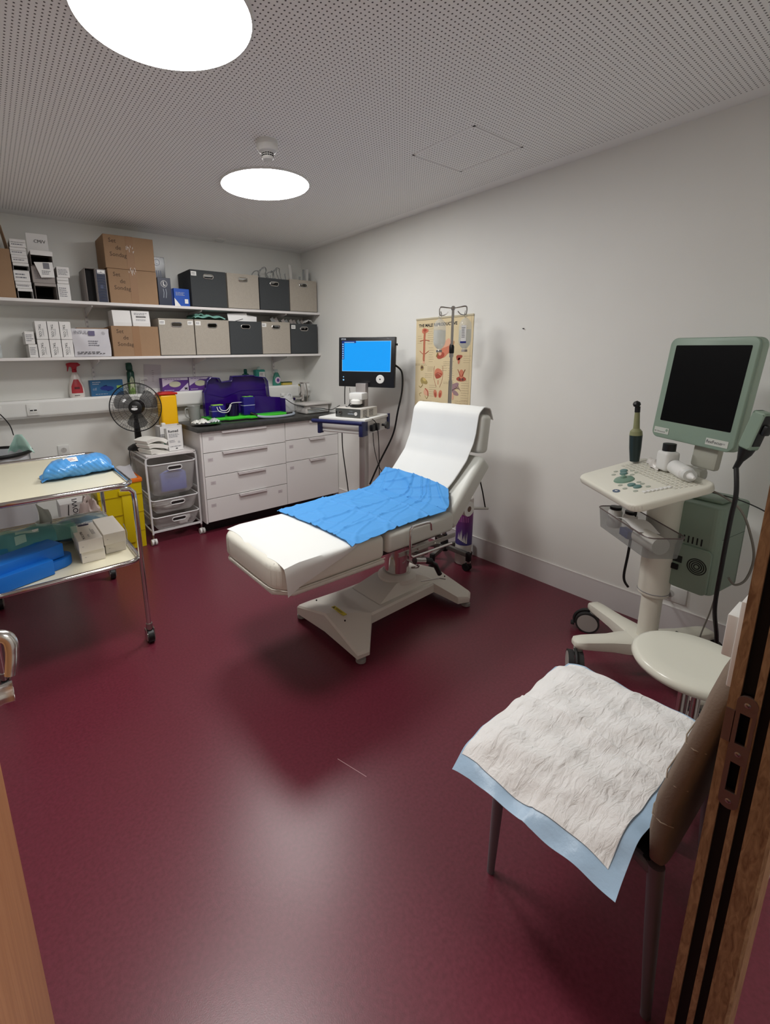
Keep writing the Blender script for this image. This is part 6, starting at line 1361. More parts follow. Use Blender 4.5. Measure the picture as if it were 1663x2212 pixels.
# ---- blue absorbent drape over the middle
M_dr = mat('blue_drape', (80, 158, 226), .7, bump=.7, bscale=18)
def ds(s, v): pass
S0 = PD[4] - .01
def drape(u, v):
    s = PD[4] - .02 + .03*math.sin(2.2*v) + u*(.86 - .05*v); ya_, yb2 = 1.497 + .035*math.sin(PI*u), 2.125
    if u > .85: ya_ += .10*(u-.85)/.15
    y = yb2 + (ya_ - yb2)*v; x, z = pp(s)
    nx_ = -.7 if s > 1.10 else 0; k_ = .0085 + .0045*abs(math.sin(4.5*u + 2*v)) + .002*abs(math.sin(10*v + 3*u)) + .008*math.exp(-((v - .47 - .012*math.sin(9*u))/.011)**2) + .007*math.exp(-((u - .36 - .02*v)/.009)**2) + .008*math.exp(-((u - .68 + .02*v)/.009)**2) + .005*math.exp(-((v - .75 + .06*u)/.010)**2) + .005*math.exp(-((v - .24)/.009)**2) + .005*max(0, math.sin(23*u + 31*v + 3*math.sin(9*v)))**8 + .004*max(0, math.sin(41*u - 19*v + 2*math.sin(14*u)))**8; z += k_; x += nx_*k_*1.3
    if v > .93: z -= .012*(v - .93)/.07*(1 - u*.5)
    return (x, y, z)
b = MB(); b.sheet(drape, 150, 130, M_dr, .0025); t = tag(b.build('blue_drape', ang=50), 'bright blue absorbent sheet lying across the middle of the couch', 'drape')
# ---- paper towel rolls standing on the floor
t = thing('roll_pack', 'tall white paper rolls in a purple printed wrapper behind the couch', 'paper rolls', (2.612, 1.955, 0)); c = (2.612, 1.955)
M_rp = mat('roll_wrap_white', (214, 210, 206), .4)
b = MB(); b.lathe([(.052, .001), (.058, .008), (.058, .50), (.050, .508), (0, .508)], M_rp, (c[0], c[1], 0), 36); b.build('rolls', t)
def pr_mat():
    m = bpy.data.materials.new('purple_printed_film'); m.use_nodes = True; nt = m.node_tree; bb = nt.nodes['Principled BSDF']; tc = nt.nodes.new('ShaderNodeTexCoord'); se = nt.nodes.new('ShaderNodeSeparateXYZ'); nt.links.new(tc.outputs['Object'], se.inputs[0])
    mr = nt.nodes.new('ShaderNodeMapRange'); mr.inputs['From Min'].default_value = .16; mr.inputs['From Max'].default_value = .40; nt.links.new(se.outputs[2], mr.inputs[0]); cr = nt.nodes.new('ShaderNodeValToRGB'); cr.color_ramp.elements[0].color = lin((72, 70, 136)); cr.color_ramp.elements[1].color = lin((122, 40, 120)); nt.links.new(mr.outputs[0], cr.inputs[0])
    nt.links.new(cr.outputs[0], bb.inputs['Base Color']); bb.inputs['Roughness'].default_value = .3; return m
M_pf = pr_mat()
b = MB(); b.lathe([(.0588, .155), (.0588, .415)], M_pf, (c[0], c[1], 0), 40)
th0 = math.atan2(-c[1], -c[0])
for k, (h_, w_) in enumerate(((.05, .004), (.06, .004), (.045, .004), (.065, .003), (.05, .004), (.035, .004))):
    a = th0 - .55 + .2*k; b.box((.0588, -w_/2, 0), (.0594, w_/2, h_), mat('pink_lettering', (206, 130, 196), .5), M=T(c[0], c[1], .33) @ Matrix.Rotation(a, 4, 'Z'))
for k in range(6):
    a = th0 - .7 + .2*k; b.add([(.0592, -.005, 0), (.0592, .007, 0), (.0594, .002 + .003*(k % 2), .05 + .02*(k % 3))], [(0,1,2)], M_label, T(c[0], c[1], .20 - .006*k) @ Matrix.Rotation(a, 4, 'Z'))
b.build('printed_wrapper', t, ang=50)
# ================================================================== ultrasound cart
U = Vector((2.31, .675, 0)); M_us = mat('ultrasound_white', (224, 222, 208), .4); M_gg = mat('sage_green_plastic', (134, 154, 138), .4); M_ggl = mat('sage_light', (160, 178, 162), .45)
t = thing('ultrasound_machine', 'white and sage green ultrasound machine on a four-legged castor base', 'ultrasound machine', (U.x, U.y, 0))
tips = [(2.455, .965, 'A'), (2.075, .865, 'B'), (2.085, .405, 'C'), (2.62, .53, 'D')]
for (x, y, k) in tips:
    d = Vector((x, y, 0)) - Vector((U.x, U.y, 0)); L = d.length; M = frame((U.x, U.y, 0), d, (-d.y, d.x, 0))
    b = MB(); n = 12; vs = []; fs = []
    prof_ = [(0.0, .066, .112, .192), (.10, .055, .114, .190), (L*.55, .042, .120, .184), (L - .02, .037, .128, .178), (L + .018, .033, .132, .172), (L + .03, .020, .140, .162)]
    for (s_, w_, z0, z1) in prof_:
        for i in range(n):
            a = 2*PI*i/n; ca, sa = math.cos(a), math.sin(a); sg = lambda q: (abs(q)**.45)*(1 if q > 0 else -1)
            vs.append((s_, w_*sg(ca), (z0+z1)/2 + (z1-z0)/2*sg(sa)))
    for i in range(len(prof_) - 1):
        for j in range(n): fs.append((i*n+j, i*n+(j+1) % n, (i+1)*n+(j+1) % n, (i+1)*n+j))
    fs += [tuple(range(n)), tuple(range(len(prof_)*n - 1, (len(prof_)-1)*n - 1, -1))]
    b.add(vs, fs, M_us, M); b.build('leg', t, ang=45)
    # twin wheel castor with brake hood, trailing outwards
    e = Vector((-d.y, d.x, 0)).normalized(); dn = d.normalized(); q = Vector((x, y, 0)) + dn*.005; ck = q + dn*.02 + e*(.02 if k in 'AB' else -.02)
    Mg1 = mat('castor_grey', (176, 174, 168), .4); Mg2 = mat('castor_tyre', (44, 44, 44), .6)
    b = MB(); b.cyl((q.x, q.y, .09), (q.x, q.y, .134), .020, Mg1, n=18)
    wa = Vector((math.cos(math.radians(-155)), math.sin(math.radians(-155)), 0)) if k == 'A' else (Vector((.55, -.83, 0)) if k == 'B' else Vector((.8, -.6, 0)))
    for s_ in (-1, 1):
        o_ = wa*(.024*s_); a_, c_ = ck + o_*.35 + Vector((0, 0, .0585)), ck + o_*1.35 + Vector((0, 0, .0585))
        b.cyl(a_, c_, .058, Mg2, n=32); b.cyl(ck + o_*.3 + Vector((0, 0, .0585)), ck + o_*1.40 + Vector((0, 0, .0585)), .049, Mg1, n=32)
    b.build('castor', t)
    b = MB(); wd = Vector((0, 0, 1)).cross(wa)
    if (wd.dot(dn)) < 0: wd = -wd
    Mw_ = frame(ck + Vector((0, 0, .0585)), wd, (0, 0, 1)); pts = []
    for aa in range(-25, 121, 12): pts.append((.064*math.cos(math.radians(aa)), .064*math.sin(math.radians(aa)), 0))
    b.tube(pts, .007, Mg2, 8, M=Mw_); b.box((.060, -.035, -.018), (.078, -.022, .018), Mg2, bev=.004, M=Mw_); b.build('brake_hood', t)
b = MB(); b.lathe([(.085, .115), (.090, .13), (.088, .185), (.060, .195)], M_us, (U.x, U.y, 0), 36); b.build('base_hub', t)
b = MB(); b.lathe([(.041, .19), (.041, .46)], M_us, (U.x, U.y, 0), 32); b.build('lower_column', t)
b = MB(); b.lathe([(.050, .405), (.060, .415), (.061, .43), (.063, .70), (.066, .90), (.062, .93)], M_us, (U.x, U.y, 0), 36); b.tube([(U.x + .0615*math.cos(2*PI*i/36), U.y + .0615*math.sin(2*PI*i/36), .428) for i in range(36)], .0015, M_inkg, 5, closed=True); b.build('upper_column', t)
# console
AZ = math.radians(139.6); cf = Vector((math.cos(AZ), math.sin(AZ), 0))       # facing direction
tilt = math.radians(17); bx = Vector((-cf.x*math.cos(tilt), -cf.y*math.cos(tilt), math.sin(tilt))); rx = Vector((cf.y, -cf.x, 0)) * -1
rx = Vector((0, 0, 1)).cross(cf) ; MCn = frame((2.165, .740, .962), rx, bx)       # x to viewer right (seen from the user), y to the back, z out
b = MB(); out = rrect(.475, .315, .045, 6)
b.prism(out, -.030, .004, M_us, M=MCn, bev=.010, seg=3); b.build('console', t, ang=50)
cns = bpy.data.objects[b and 'console']
b = MB(); rr = random.Random(2); Mkey = mat('key_grey', (200, 198, 186), .5)
for r_ in range(6):
    for k in range(15): b.box((-.195 + .026*k + .004*r_, .030 + .016*r_, .004), (-.178 + .026*k + .004*r_, .040 + .016*r_, .0058), Mkey, M=MCn)
b.build('keyboard', cns, smooth=False)
b = MB(); b.lathe([(.040, .004), (.036, .010), (.022, .015), (0, .016)], mat('trackball_green', (116, 146, 128), .25), n=32, M=MCn @ T(-.03, -.045, 0)); b.lathe([(.012, .014), (.010, .022), (.005, .026), (0, .027)], mat('trackball_green', (116, 146, 128), .25), n=24, M=MCn @ T(-.03, -.045, 0)); b.build('trackball', cns)
Mbt = mat('key_teal', (92, 128, 124), .35)
for (x, y) in ((-.125, .005), (-.095, -.012), (.045, -.055), (.078, -.050)): b = MB(); b.lathe([(.015, .004), (.015, .009), (.012, .011), (0, .011)], Mbt, n=20, M=MCn @ T(x, y, 0)); b.build('round_key', cns)
b = MB()
for (x, y) in ((-.145, -.02), (-.105, .03), (-.07, .03), (-.115, -.045), (-.06, .005), (.015, -.085), (.06, -.02), (.10, -.02), (.11, -.075), (.035, -.02), (.06, -.09)): b.lathe([(.009, .004), (.009, .0055), (0, .0055)], mat('key_sage', (164, 170, 156), .4), n=14, M=MCn @ T(x, y, 0))
b.build('small_keys', cns)
b = MB(); b.lathe([(.016, .004), (.016, .0055), (0, .0055)], mat('button_blue', (62, 84, 112), .35), n=22, M=MCn @ T(.06, -.125, 0) @ Matrix.Diagonal((1.1, .8, 1, 1))); b.box((-.007, -.0015, .0056), (.007, .0015, .006), M_label, M=MCn @ T(.06, -.125, 0)); b.box((-.0015, -.006, .0056), (.0015, .006, .006), M_label, M=MCn @ T(.06, -.125, 0)); b.build('freeze_button', cns)
b = MB()
for k in range(7): b.box((.135 + .003*k, -.065 + .014*k, .004), (.152 + .003*k, -.054 + .014*k, .010), M_white2, bev=.002, M=MCn)
b.build('slider_keys', cns)
# monitor
AM = math.radians(151.2); nm = Vector((math.cos(AM), math.sin(AM), 0)); tl = math.radians(4.3)
mx = Vector((0, 0, 1)).cross(nm); my = Vector((-nm.x*math.sin(tl), -nm.y*math.sin(tl), math.cos(tl))); mx = (mx + Vector((0, 0, -.02))).normalized()
MUm = frame((2.258, .602, 1.335), mx, my); W, H = .370, .420
b = MB(); b.prism(rrect(W, H, .032, 7), -.045, -.012, M_ggl, M=MUm, bev=.010, seg=3); b.prism(rrect(W, H, .030, 7), -.013, 0, M_gg, M=MUm, bev=.004, seg=2); um = b.build('monitor', t, ang=50)
b = MB(); b.prism(rrect(W - .055, H - .105, .004, 3, .004, .022), -.001, .0012, mat('dark_lcd', (5, 5, 6), .4, spec=.12), M=MUm); b.build('screen', um, smooth=False)
b = MB(); b.box((-.172, -.192, .0002), (-.098, -.166, .0016), mat('badge_silver', (196, 200, 192), .3), M=MUm); b.text('BK Ultrasound', .009, MUm @ T(-.142, -.1835, .0018), M_ink); b.cyl((-.108, -.175, .0016), (-.108, -.175, .002), .006, M_gg, n=16, M=MUm); b.build('left_badge', um, smooth=False)
b = MB(); b.box((.075, -.196, .0002), (.165, -.170, .0016), mat('badge_silver', (196, 200, 192), .3), M=MUm); b.text('flexFocus', .017, MUm @ T(.110, -.183, .0018), M_ink, bold=.01); b.text('400', .009, MUm @ T(.148, -.183, .0018), M_inkg); b.build('right_badge', um, smooth=False)
b = MB(); nk = MUm @ Vector((.01, -.21, -.035)); b.box((-.055, -.27, -.045), (.055, -.13, -.015), mat('neck_grey', (172, 172, 160), .4), bev=.012, M=MUm @ T(.05, -.03, -.02)); b.box((-.05, -.06, -.03), (.05, .06, .03), mat('neck_grey', (172, 172, 160), .4), bev=.02, M=T(U.x - .0, U.y - .06, .99)); b.build('monitor_neck', t)
# green electronics module behind the column
MG = frame((2.395, .470, 0), mx, (-nm.x, -nm.y, 0))      # x viewer right, y back, z up
MG = frame((2.425, .562, 0), (math.cos(math.radians(262)), math.sin(math.radians(262)), 0), (math.cos(math.radians(352)), math.sin(math.radians(352)), 0))
b = MB(); b.prism(rrect(.225, .25, .03, 5), .485, .87, M_gg, M=MG, bev=.010, seg=3)
b.box((-.06, -.06, .869), (.08, .09, .885), M_gg, bev=.008, M=MG); b.box((.1125, -.10, .735), (.1130, .10, .737), mat('module_seam', (70, 92, 80), .6), M=MG); mo = b.build('electronics_module', t, ang=50)
Mv = mat('vent_dark', (26, 30, 28), .8)
b = MB()
for k in range(8): b.box((-.06 + .016*k, -.1265, .695), (-.055 + .016*k, -.1250, .725), Mv, M=MG)
b.build('vent_slots', mo, smooth=False)
b = MB(); b.prism(rrect(.14, .20, .02, 4), 0, .012, M_gg, M=MG @ T(.03, -.125, .585) @ RX(90), bev=.003); b.build('lower_panel', mo, ang=50)
b = MB(); Mfan = MG @ T(.055, -.1375, .605) @ RX(90)
for r_ in (.010, .018, .026, .034): b.tube([(r_*math.cos(2*PI*i/28), r_*math.sin(2*PI*i/28), 0) for i in range(28)], .0022, Mv, 6, closed=True, M=Mfan)
b.build('fan_grille', mo)
b = MB(); b.box((-.035, -.1385, .600), (.0, -.1355, .630), Mv, M=MG); b.box((-.035, -.145, .565), (-.01, -.1355, .590), M_dark, bev=.002, M=MG); b.build('sockets', mo, smooth=False)
# clear accessory basket under the console
Mbk = film('smoke_clear_basket', (150, 152, 150), .40, .1)
MBa = frame((2.162, .722, -.022), rx, (-cf.x, -cf.y, 0)); bkx, bky = .20, .075
b = MB(); o1 = rrect(.40, .15, .03, 5); z0, z1 = .715, .805
vs = [(p[0], p[1], z1) for p in o1] + [(p[0]*.94, p[1]*.9, z0) for p in o1]; n = len(o1)
b.add(vs, [(i, (i+1) % n, n + (i+1) % n, n + i) for i in range(n)] + [tuple(range(2*n-1, n-1, -1))], Mbk, MBa); bsk = b.build('accessory_basket', t, ang=50)
b = MB(); b.tube([(p[0], p[1], z1) for p in o1], .0025, mat('basket_edge', (96, 82, 80), .3), 6, closed=True, M=MBa); b.build('basket_rim', bsk)
# bottles with black caps in the basket
def capbottle(M, h, r, lab, grp=None):
    p = M.translation; t = thing('gel_bottle', lab, 'bottle', (p.x, p.y, p.z), grp)
    b = MB(); b.lathe([(r*.9, .001), (r, .006), (r, h*.75), (r*.8, h*.86), (r*.7, h*.88)], mat('milky_bottle', (220, 220, 216), .35), n=26, M=M); b.build('bottle', t)
    b = MB(); b.lathe([(r*.82, h*.87), (r*.84, h*.88), (r*.84, h), (r*.7, h*1.01), (0, h*1.01)], M_black, n=26, M=M); b.build('cap', t)
capbottle(MBa @ T(-.160, -.01, .717), .098, .029, 'milky bottle with black cap in the clear basket, nearest the left end', 'black capped bottles in the basket')
capbottle(MBa @ T(-.095, .022, .717), .098, .028, 'milky bottle with black cap in the clear basket, second from the left end', 'black capped bottles in the basket')
b = MB(); b.cyl(MBa @ Vector((.04, -.01, .757)), MBa @ Vector((.165, .0, .757)), .036, mat('gauze_white', (224, 222, 214), .85, bump=.3, bscale=200), n=28); tag(b.build('gauze_roll'), 'roll of white gauze in the clear basket under the console', 'gauze')
b = MB(); b.sheet(lambda u, v: tuple(MBa @ Vector((-.06 + .15*u, -.06 + .1*v, .80 + .012*math.sin(4*u) - .01*v))), 12, 8, M_paper, .0015); tag(b.build('paper_slip'), 'white paper slip lying across the clear basket', 'paper')
b = MB(); b.box((-.03, -.02, .0), (.035, .01, .035), mat('cobalt_plastic', (44, 62, 130), .4), bev=.004, M=MBa @ T(-.03, -.02, .72)); tag(b.build('blue_clip'), 'small dark blue plastic item in the clear basket', 'clip')
# probe standing left of the monitor
t = thing('ultrasound_probe', 'upright ultrasound probe with olive neck and black tip left of the monitor', 'probe', (2.335, .80, .97))
pb = Vector((2.345, .83, 1.0)); ptop = pb + Vector((-.014, .010, .255)); dv = (ptop - pb)
b = MB(); b.tube([pb, pb + dv*.25, pb + dv*.48], [.019, .024, .026], mat('probe_dark_green', (34, 50, 50), .35), 20); b.build('grip', t)
b = MB(); b.tube([pb + dv*.48, pb + dv*.55, pb + dv*.60, pb + dv*.90], [.026, .024, .013, .010], mat('probe_olive', (140, 142, 104), .4), 18); b.build('neck', t)
b = MB(); b.tube([pb + dv*.89, pb + dv*.99], .011, M_black, 16); b.lathe([(0, -.016), (.012, -.010), (.016, 0), (.012, .010), (0, .016)], M_black, tuple(ptop + Vector((-.004, .003, .008))), 18); b.build('tip', t)
b = MB(); b.lathe([(.016, 0), (.034, .004), (.036, .03), (.030, .032), (.028, .008)], M_us, tuple(pb - Vector((0, 0, .05))), 24); tag(b.build('probe_holder'), 'white probe cup beside the back of the console', 'holder')
# transparent bottle and gel on the console
def onC(x, y, z=.006): return MCn @ Vector((x, y, z))
t = thing('gel_bottle', 'squat milky bottle with black cap standing behind the console keyboard', 'bottle', tuple(onC(.0, .115)))
q = onC(-.005, .115); b = MB(); b.box((-.035, -.03, .001), (.035, .03, .085), mat('milky_bottle', (220, 220, 216), .35), bev=.014, seg=4, M=T(*q) @ RZ(50)); b.build('bottle', t); b = MB(); b.cyl((q.x, q.y, q.z+.085), (q.x, q.y, q.z+.115), .024, M_black, n=26); b.build('cap', t)
t = thing('gel_bottle', 'white squeeze bottle lying on its side at the back of the console', 'bottle', tuple(onC(.15, .12)))
a0, a1 = onC(.035, .125, .032), onC(.150, .105, .032); dd = (a1 - a0).normalized()
b = MB(); b.tube([a0, a0 + dd*.01, a1 - dd*.01, a1], [.024, .029, .029, .022], M_white2, 24); b.build('bottle', t)
b = MB(); b.tube([a1, a1 + dd*.018], [.024, .024], mat('translucent_cap', (210, 212, 208), .3), 20); b.tube([a1 + dd*.018, a1 + dd*.03, a1 + dd*.05], [.014, .012, .005], M_white2, 14); b.build('nozzle', t)
b = MB(); 
def pack_(u, v): return tuple(onC(-.13 + .115*u, .105 + .045*v - .02*u + .004*math.sin(9*u), .010 + .020*math.sin(PI*v) + .004*math.sin(13*u + 5*v)))
b.sheet(pack_, 18, 10, mat('clear_syringe_pack', (206, 202, 196), .25), .002); tag(b.build('syringe_pack', ang=50), 'clear wrapped syringe pack behind the keyboard left of the squat bottle', 'pack')
# second probe in the holder at the right of the monitor, with its cable
t = thing('ultrasound_probe', 'sage green probe connector with a black cable right of the monitor', 'probe', (2.14, .36, 1.2))
MPr = frame((2.072, .382, 1.226), mx, (0.02, -.01, 1)) @ RZ(-12)
b = MB(); b.prism(rrect(.046, .135, .008, 3), -.022, .018, M_gg, M=MPr, bev=.006); b.build('grip', t, ang=45)
b = MB(); b.box((.021, -.05, -.015), (.026, .06, .015), M_black, bev=.002, M=MPr); b.box((.026, -.005, -.012), (.042, .030, .012), M_black, bev=.005, M=MPr); b.build('lock_lever', t)
b = MB(); b.tube([MPr @ Vector((0, -.065, 0)), MPr @ Vector((0, -.085, 0)), MPr @ Vector((-.004, -.115, 0)), MPr @ Vector((-.008, -.15, 0))], [.024, .020, .010, .008], M_black, 16); b.build('strain_relief', t)
pc = MPr @ Vector((-.008, -.14, 0))
def cd(pts, r, mt, label, cat='cable', nm='cable', grp='ultrasound cables'):
    b = MB(); b.tube(pts, r, mt, 10, sub=8); return tag(b.build(nm), label, cat, grp)
cd([tuple(pc), (2.062, .400, 1.00), (2.075, .405, .90), (2.12, .415, .70), (2.18, .425, .50), (2.27, .42, .33), (2.33, .43, .21), (2.45, .60, .19)], .0075, M_black, 'thick black probe cable hanging in front of the green module')
Mgc = mat('grey_cable', (132, 128, 120), .45)
cd([(2.38, .62, .93), (2.38, .52, .91), (2.38, .44, .86), (2.385, .395, .76), (2.40, .375, .66), (2.39, .385, .57), (2.36, .41, .545), (2.34, .43, .575)], .0045, Mgc, 'grey power cable looping at the right of the green module')
cd([(2.40, .47, .50), (2.40, .48, .38), (2.405, .50, .25), (2.41, .505, .17)], .003, Mgc, 'thin grey cable hanging below the green module')
cd([(2.24, .74, .95), (2.235, .76, .80), (2.225, .765, .60), (2.225, .77, .48), (2.245, .755, .43)], .0055, M_black, 'black cable running down the left of the ultrasound column')
cd([(2.33, .64, .41), (2.45, .69, .34), (2.60, .735, .27), (2.755, .745, .225)], .004, Mgc, 'grey cable plugged into the socket behind the ultrasound machine')
b = MB(); b.cyl((2.758, .748, .222), (2.772, .748, .222), .018, mat('grey_plug', (160, 158, 152), .4), n=20); tag(b.build('mains_plug'), 'grey mains plug in the wall socket behind the ultrasound machine', 'plug')
b = MB(); b.tube([(2.40, .55, .905), (2.36, .45, .905), (2.30, .37, .900), (2.27, .32, .885)], .0025, M_black, 6, sub=5); b.tube([(2.27 + .010*math.cos(2*PI*i/14), .312, .880 + .008*math.sin(2*PI*i/14)) for i in range(14)], .002, M_black, 6, closed=True); tag(b.build('hook_wire'), 'thin black wire with a small eye sticking out above the green module', 'wire')

# ================================================================== round stool
t = thing('round_stool', 'round white stool with chrome legs in front of the ultrasound machine', 'stool', (1.72, .36, 0)); c = (1.715, .362)
b = MB(); b.lathe([(.05, .478), (.150, .478), (.166, .484), (.172, .497), (.168, .510), (.155, .517), (.10, .514), (0, .512)], mat('stool_white', (232, 232, 218), .22), (c[0], c[1], 0), 64); b.build('seat', t, ang=60)
b = MB(); b.lathe([(.0, .470), (.06, .470), (.06, .478)], M_black, (c[0], c[1], 0), 28); b.build('seat_plate', t)
for k in range(3):
    a = 2*PI*k/3 + .5; b = MB(); x, y = c[0] + .022*math.cos(a), c[1] + .022*math.sin(a)
    b.tube([(x, y, .472), (x, y, .12), (x + .01*math.cos(a), y + .01*math.sin(a), .085)], .0125, M_chrome, 14); b.build('column_tube', t)
for k in range(5):
    a = 2*PI*k/5 + .9; b = MB(); dx, dy = math.cos(a), math.sin(a)
    b.tube([(c[0] + .01*dx, c[1] + .01*dy, .095), (c[0] + .12*dx, c[1] + .12*dy, .085), (c[0] + .215*dx, c[1] + .215*dy, .065)], [.016, .014, .011], M_chrome, 12); b.build('leg', t)
    b = MB(); q = Vector((c[0] + .215*dx, c[1] + .215*dy, 0)); e = Vector((-dy, dx, 0))
    for s_ in (-1, 1): b.cyl(q + e*.004*s_ + Vector((0, 0, .0255)), q + e*.020*s_ + Vector((0, 0, .0255)), .025, M_blackr, n=20)
    b.cyl((q.x, q.y, .03), (q.x, q.y, .065), .006, M_steel, n=10); b.build('caster', t)

# ================================================================== chair with an absorbent pad
t = thing('upholstered_chair', 'taupe upholstered chair with grey metal legs in the front right corner', 'chair', (1.17, .40, 0))
M_tp = mat('taupe_fabric', (128, 112, 98), .8, bump=.3, bscale=240); M_gl = mat('grey_tube_leg', (120, 114, 122), .4, .3)
CX0, CX1 = .975, 1.395
b = MB(); b.box((CX0, .255, .425), (CX1, .600, .478), M_tp, bev=.018, seg=4); b.build('seat', t, ang=60)
b = MB(); b.box((CX0 + .02, .225, .405), (CX1 - .02, .585, .426), M_black, bev=.004); b.build('seat_frame', t)
b = MB(); secs = [(.432, .030, .205, .222), (.445, .008, .196, .232), (.52, .0, .192, .238), (.60, -.004, .186, .234), (.70, -.005, .170, .214), (.80, -.002, .154, .194), (.86, .012, .147, .185), (.90, .045, .143, .178), (.912, .085, .146, .172)]
n = 28; vs = []; fs = []
for (z, ins_, yb2_, yf_) in secs:
    w_ = (CX1 - CX0)/2 - ins_; t_ = (yf_ - yb2_)/2
    for i in range(n):
        a = 2*PI*i/n; ca, sa = math.cos(a), math.sin(a); sg = lambda q, e: (abs(q)**e)*(1 if q > 0 else -1)
        vs.append(((CX0+CX1)/2 + w_*sg(ca, .22), (yf_+yb2_)/2 + t_*sg(sa, .5), z))
for r_ in range(len(secs)-1):
    for i in range(n): fs.append((r_*n+i, r_*n+(i+1) % n, (r_+1)*n+(i+1) % n, (r_+1)*n+i))
fs += [tuple(range(n-1, -1, -1)), tuple(range((len(secs)-1)*n, len(secs)*n))]
b.add(vs, fs, M_tp); bkr = b.build('backrest', t, ang=70)
b = MB()
for z, yf_, yk in ((.56, .2365, .189), (.66, .224, .177), (.76, .2035, .161)):
    b.tube([(CX1 - .02, yf_, z), (CX0 + .03, yf_, z), (CX0 + .004, yf_ - .006, z), (CX0 - .0045, (yf_ + yk)/2, z), (CX0 + .004, yk + .004, z)], .0013, mat('seam_thread', (156, 140, 122), .8), 6)
b.build('seam', bkr)
for (x0_, y0_, x1_, y1_) in ((.985, .575, .988, .588), (1.385, .575, 1.39, .588), (1.0, .215, 1.008, .190), (1.37, .215, 1.372, .190)):
    b = MB(); b.tube([(x0_, y0_, .425), ((x0_+x1_)/2, (y0_+y1_)/2, .22), (x1_, y1_, .012), (x1_, y1_, .0)], [.0165, .0145, .0105, .0105], M_gl, 14)
    b.build('leg', t)
for x in (1.0, 1.37):
    b = MB(); b.tube([(x, .30, .414), (x, .25, .416), (x, .205, .40)], .0135, M_gl, 10); b.build('bracket', t)
# absorbent pad
def pad_mat():
    m = bpy.data.materials.new('absorbent_pad'); m.use_nodes = True; nt = m.node_tree; bb = nt.nodes['Principled BSDF']; bb.inputs['Roughness'].default_value = .8
    bb.inputs['Base Color'].default_value = lin((250, 250, 248)); tc = nt.nodes.new('ShaderNodeTexCoord'); mp = nt.nodes.new('ShaderNodeMapping'); mp.inputs['Scale'].default_value = (22, 60, 20); mp.inputs['Rotation'].default_value = (0, 0, .5); nt.links.new(tc.outputs['Object'], mp.inputs[0])
    n1 = nt.nodes.new('ShaderNodeTexNoise'); n1.inputs['Scale'].default_value = 1.0; n1.inputs['Detail'].default_value = 5; n1.inputs['Distortion'].default_value = .8; nt.links.new(mp.outputs[0], n1.inputs[0])
    n2 = nt.nodes.new('ShaderNodeTexNoise'); n2.inputs['Scale'].default_value = 14; n2.inputs['Detail'].default_value = 6; nt.links.new(tc.outputs['Object'], n2.inputs[0]); ad = nt.nodes.new('ShaderNodeMath'); nt.links.new(n1.outputs[0], ad.inputs[0]); nt.links.new(n2.outputs[0], ad.inputs[1])
    bp = nt.nodes.new('ShaderNodeBump'); bp.inputs['Strength'].default_value = .9; bp.inputs['Distance'].default_value = .007; nt.links.new(ad.outputs[0], bp.inputs['Height']); nt.links.new(bp.outputs[0], bb.inputs['Normal']); return m
M_pad = pad_mat(); M_bord = mat('pad_blue_film', (176, 206, 232), .35, bump=.5, bscale=60, stretch=(1, 1, 1))
t = thing('absorbent_pad', 'white absorbent pad with pale blue plastic border spread over the chair seat', 'pad', (1.16, .43, .48))
AX0, AX1, AY0, AY1 = .852, 1.470, .236, .640
def padf(x, y, dz=0):
    z = .4905
    ov = max(0, CX0 + .012 - x); z -= .9*ov**1.35 + .0*ov
    ov2 = max(0, x - CX1 + .01); z -= .25*ov2
    ov3 = max(0, y - .585); z -= .35*ov3
    z += .0035*math.sin(31*x + 17*y) + .0028*math.sin(52*x - 23*y + 1) + .0022*math.sin(23*x + 61*y) + .0015*math.sin(90*x + 41*y)
    z += .0 + .004*math.exp(-((x - 1.17)/.006)**2) + .003*math.exp(-((y - .43 + .02*(x-1.1))/.006)**2) - .003*math.exp(-((x - 1.183)/.008)**2)
    return (x, y, z + dz)
b = MB(); b.sheet(lambda u, v: padf(AX0 + (AX1-AX0)*u + .012*math.sin(4*v)*(1-2*abs(u-.5)) - .02*(1-u)*(1 - v)*0, AY0 + (AY1-AY0)*v + .006*math.sin(9*u)), 70, 50, M_bord, .0018); b.build('blue_backing', t, ang=60)
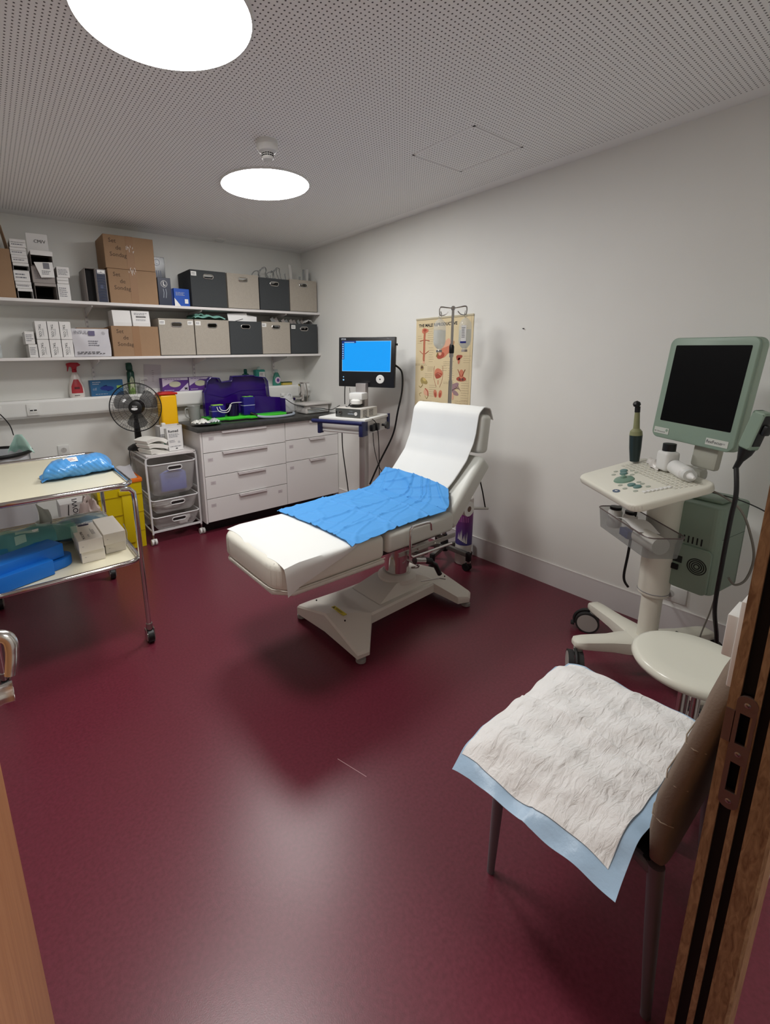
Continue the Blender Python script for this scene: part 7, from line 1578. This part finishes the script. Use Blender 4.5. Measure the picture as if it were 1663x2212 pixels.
b = MB(); b.sheet(lambda u, v: padf(AX0 + .034 + (AX1-AX0-.046)*u + .004*math.sin(7*v), AY0 + .030 + (AY1-AY0-.032)*v + .003*math.sin(11*u), (.0062 - .0025*(2*abs(u-.5))**10 - .0025*(2*abs(v-.5))**10)), 110, 80, M_pad, .003); b.build('white_core', t, ang=75)

# scuff on the floor
b = MB(); p, q = Vector((.92, .965, .0004)), Vector((.905, .80, .0004)); b.box((0, -.0012, 0), (.13, .0012, .0005), mat('scuff_pale', (190, 150, 156), .6), M=frame((.865, 1.175, .0003), (.28, -.95, 0), (.95, .28, 0))); tag(b.build('floor_scratch', smooth=False), 'pale scratch on the burgundy floor in front of the couch', 'scratch')
# ------------------------------------------------------------------ camera
cam = bpy.data.cameras.new('camera'); co = bpy.data.objects.new('camera', cam); COL.objects.link(co)
yaw, pitch, roll, fpx, pcx, pcy = 0.6387, -0.2191, -0.0174, 992.51, 721.30, 988.93
cy, sy, cp, sp_ = math.cos(yaw), math.sin(yaw), math.cos(pitch), math.sin(pitch)
fw = Vector((sy * cp, cy * cp, sp_)); rt = Vector((cy, -sy, 0)); up = rt.cross(fw)
r2 = rt * math.cos(roll) + up * math.sin(roll); u2 = -rt * math.sin(roll) + up * math.cos(roll)
Mx = Matrix.Identity(4)
for j in range(3): Mx[j][0] = r2[j]; Mx[j][1] = u2[j]; Mx[j][2] = -fw[j]
Mx[2][3] = 1.5
co.matrix_world = Mx
cam.sensor_fit = 'VERTICAL'; cam.sensor_height = 36.0; cam.lens = fpx / 2212 * 36.0
cam.shift_x = (831.5 - pcx) / 2212; cam.shift_y = (pcy - 1106) / 2212
cam.clip_start = 0.01
SC.camera = co
# ------------------------------------------------------------------ world and view
w = bpy.data.worlds.new('world'); SC.world = w; w.use_nodes = True
w.node_tree.nodes['Background'].inputs[0].default_value = (0.5, 0.52, 0.55, 1); w.node_tree.nodes['Background'].inputs[1].default_value = 0.15
SC.view_settings.view_transform = 'Standard'; SC.view_settings.look = 'None'; SC.view_settings.gamma = 1
SC.view_settings.exposure = -0.06; SC.view_settings.use_curve_mapping = False
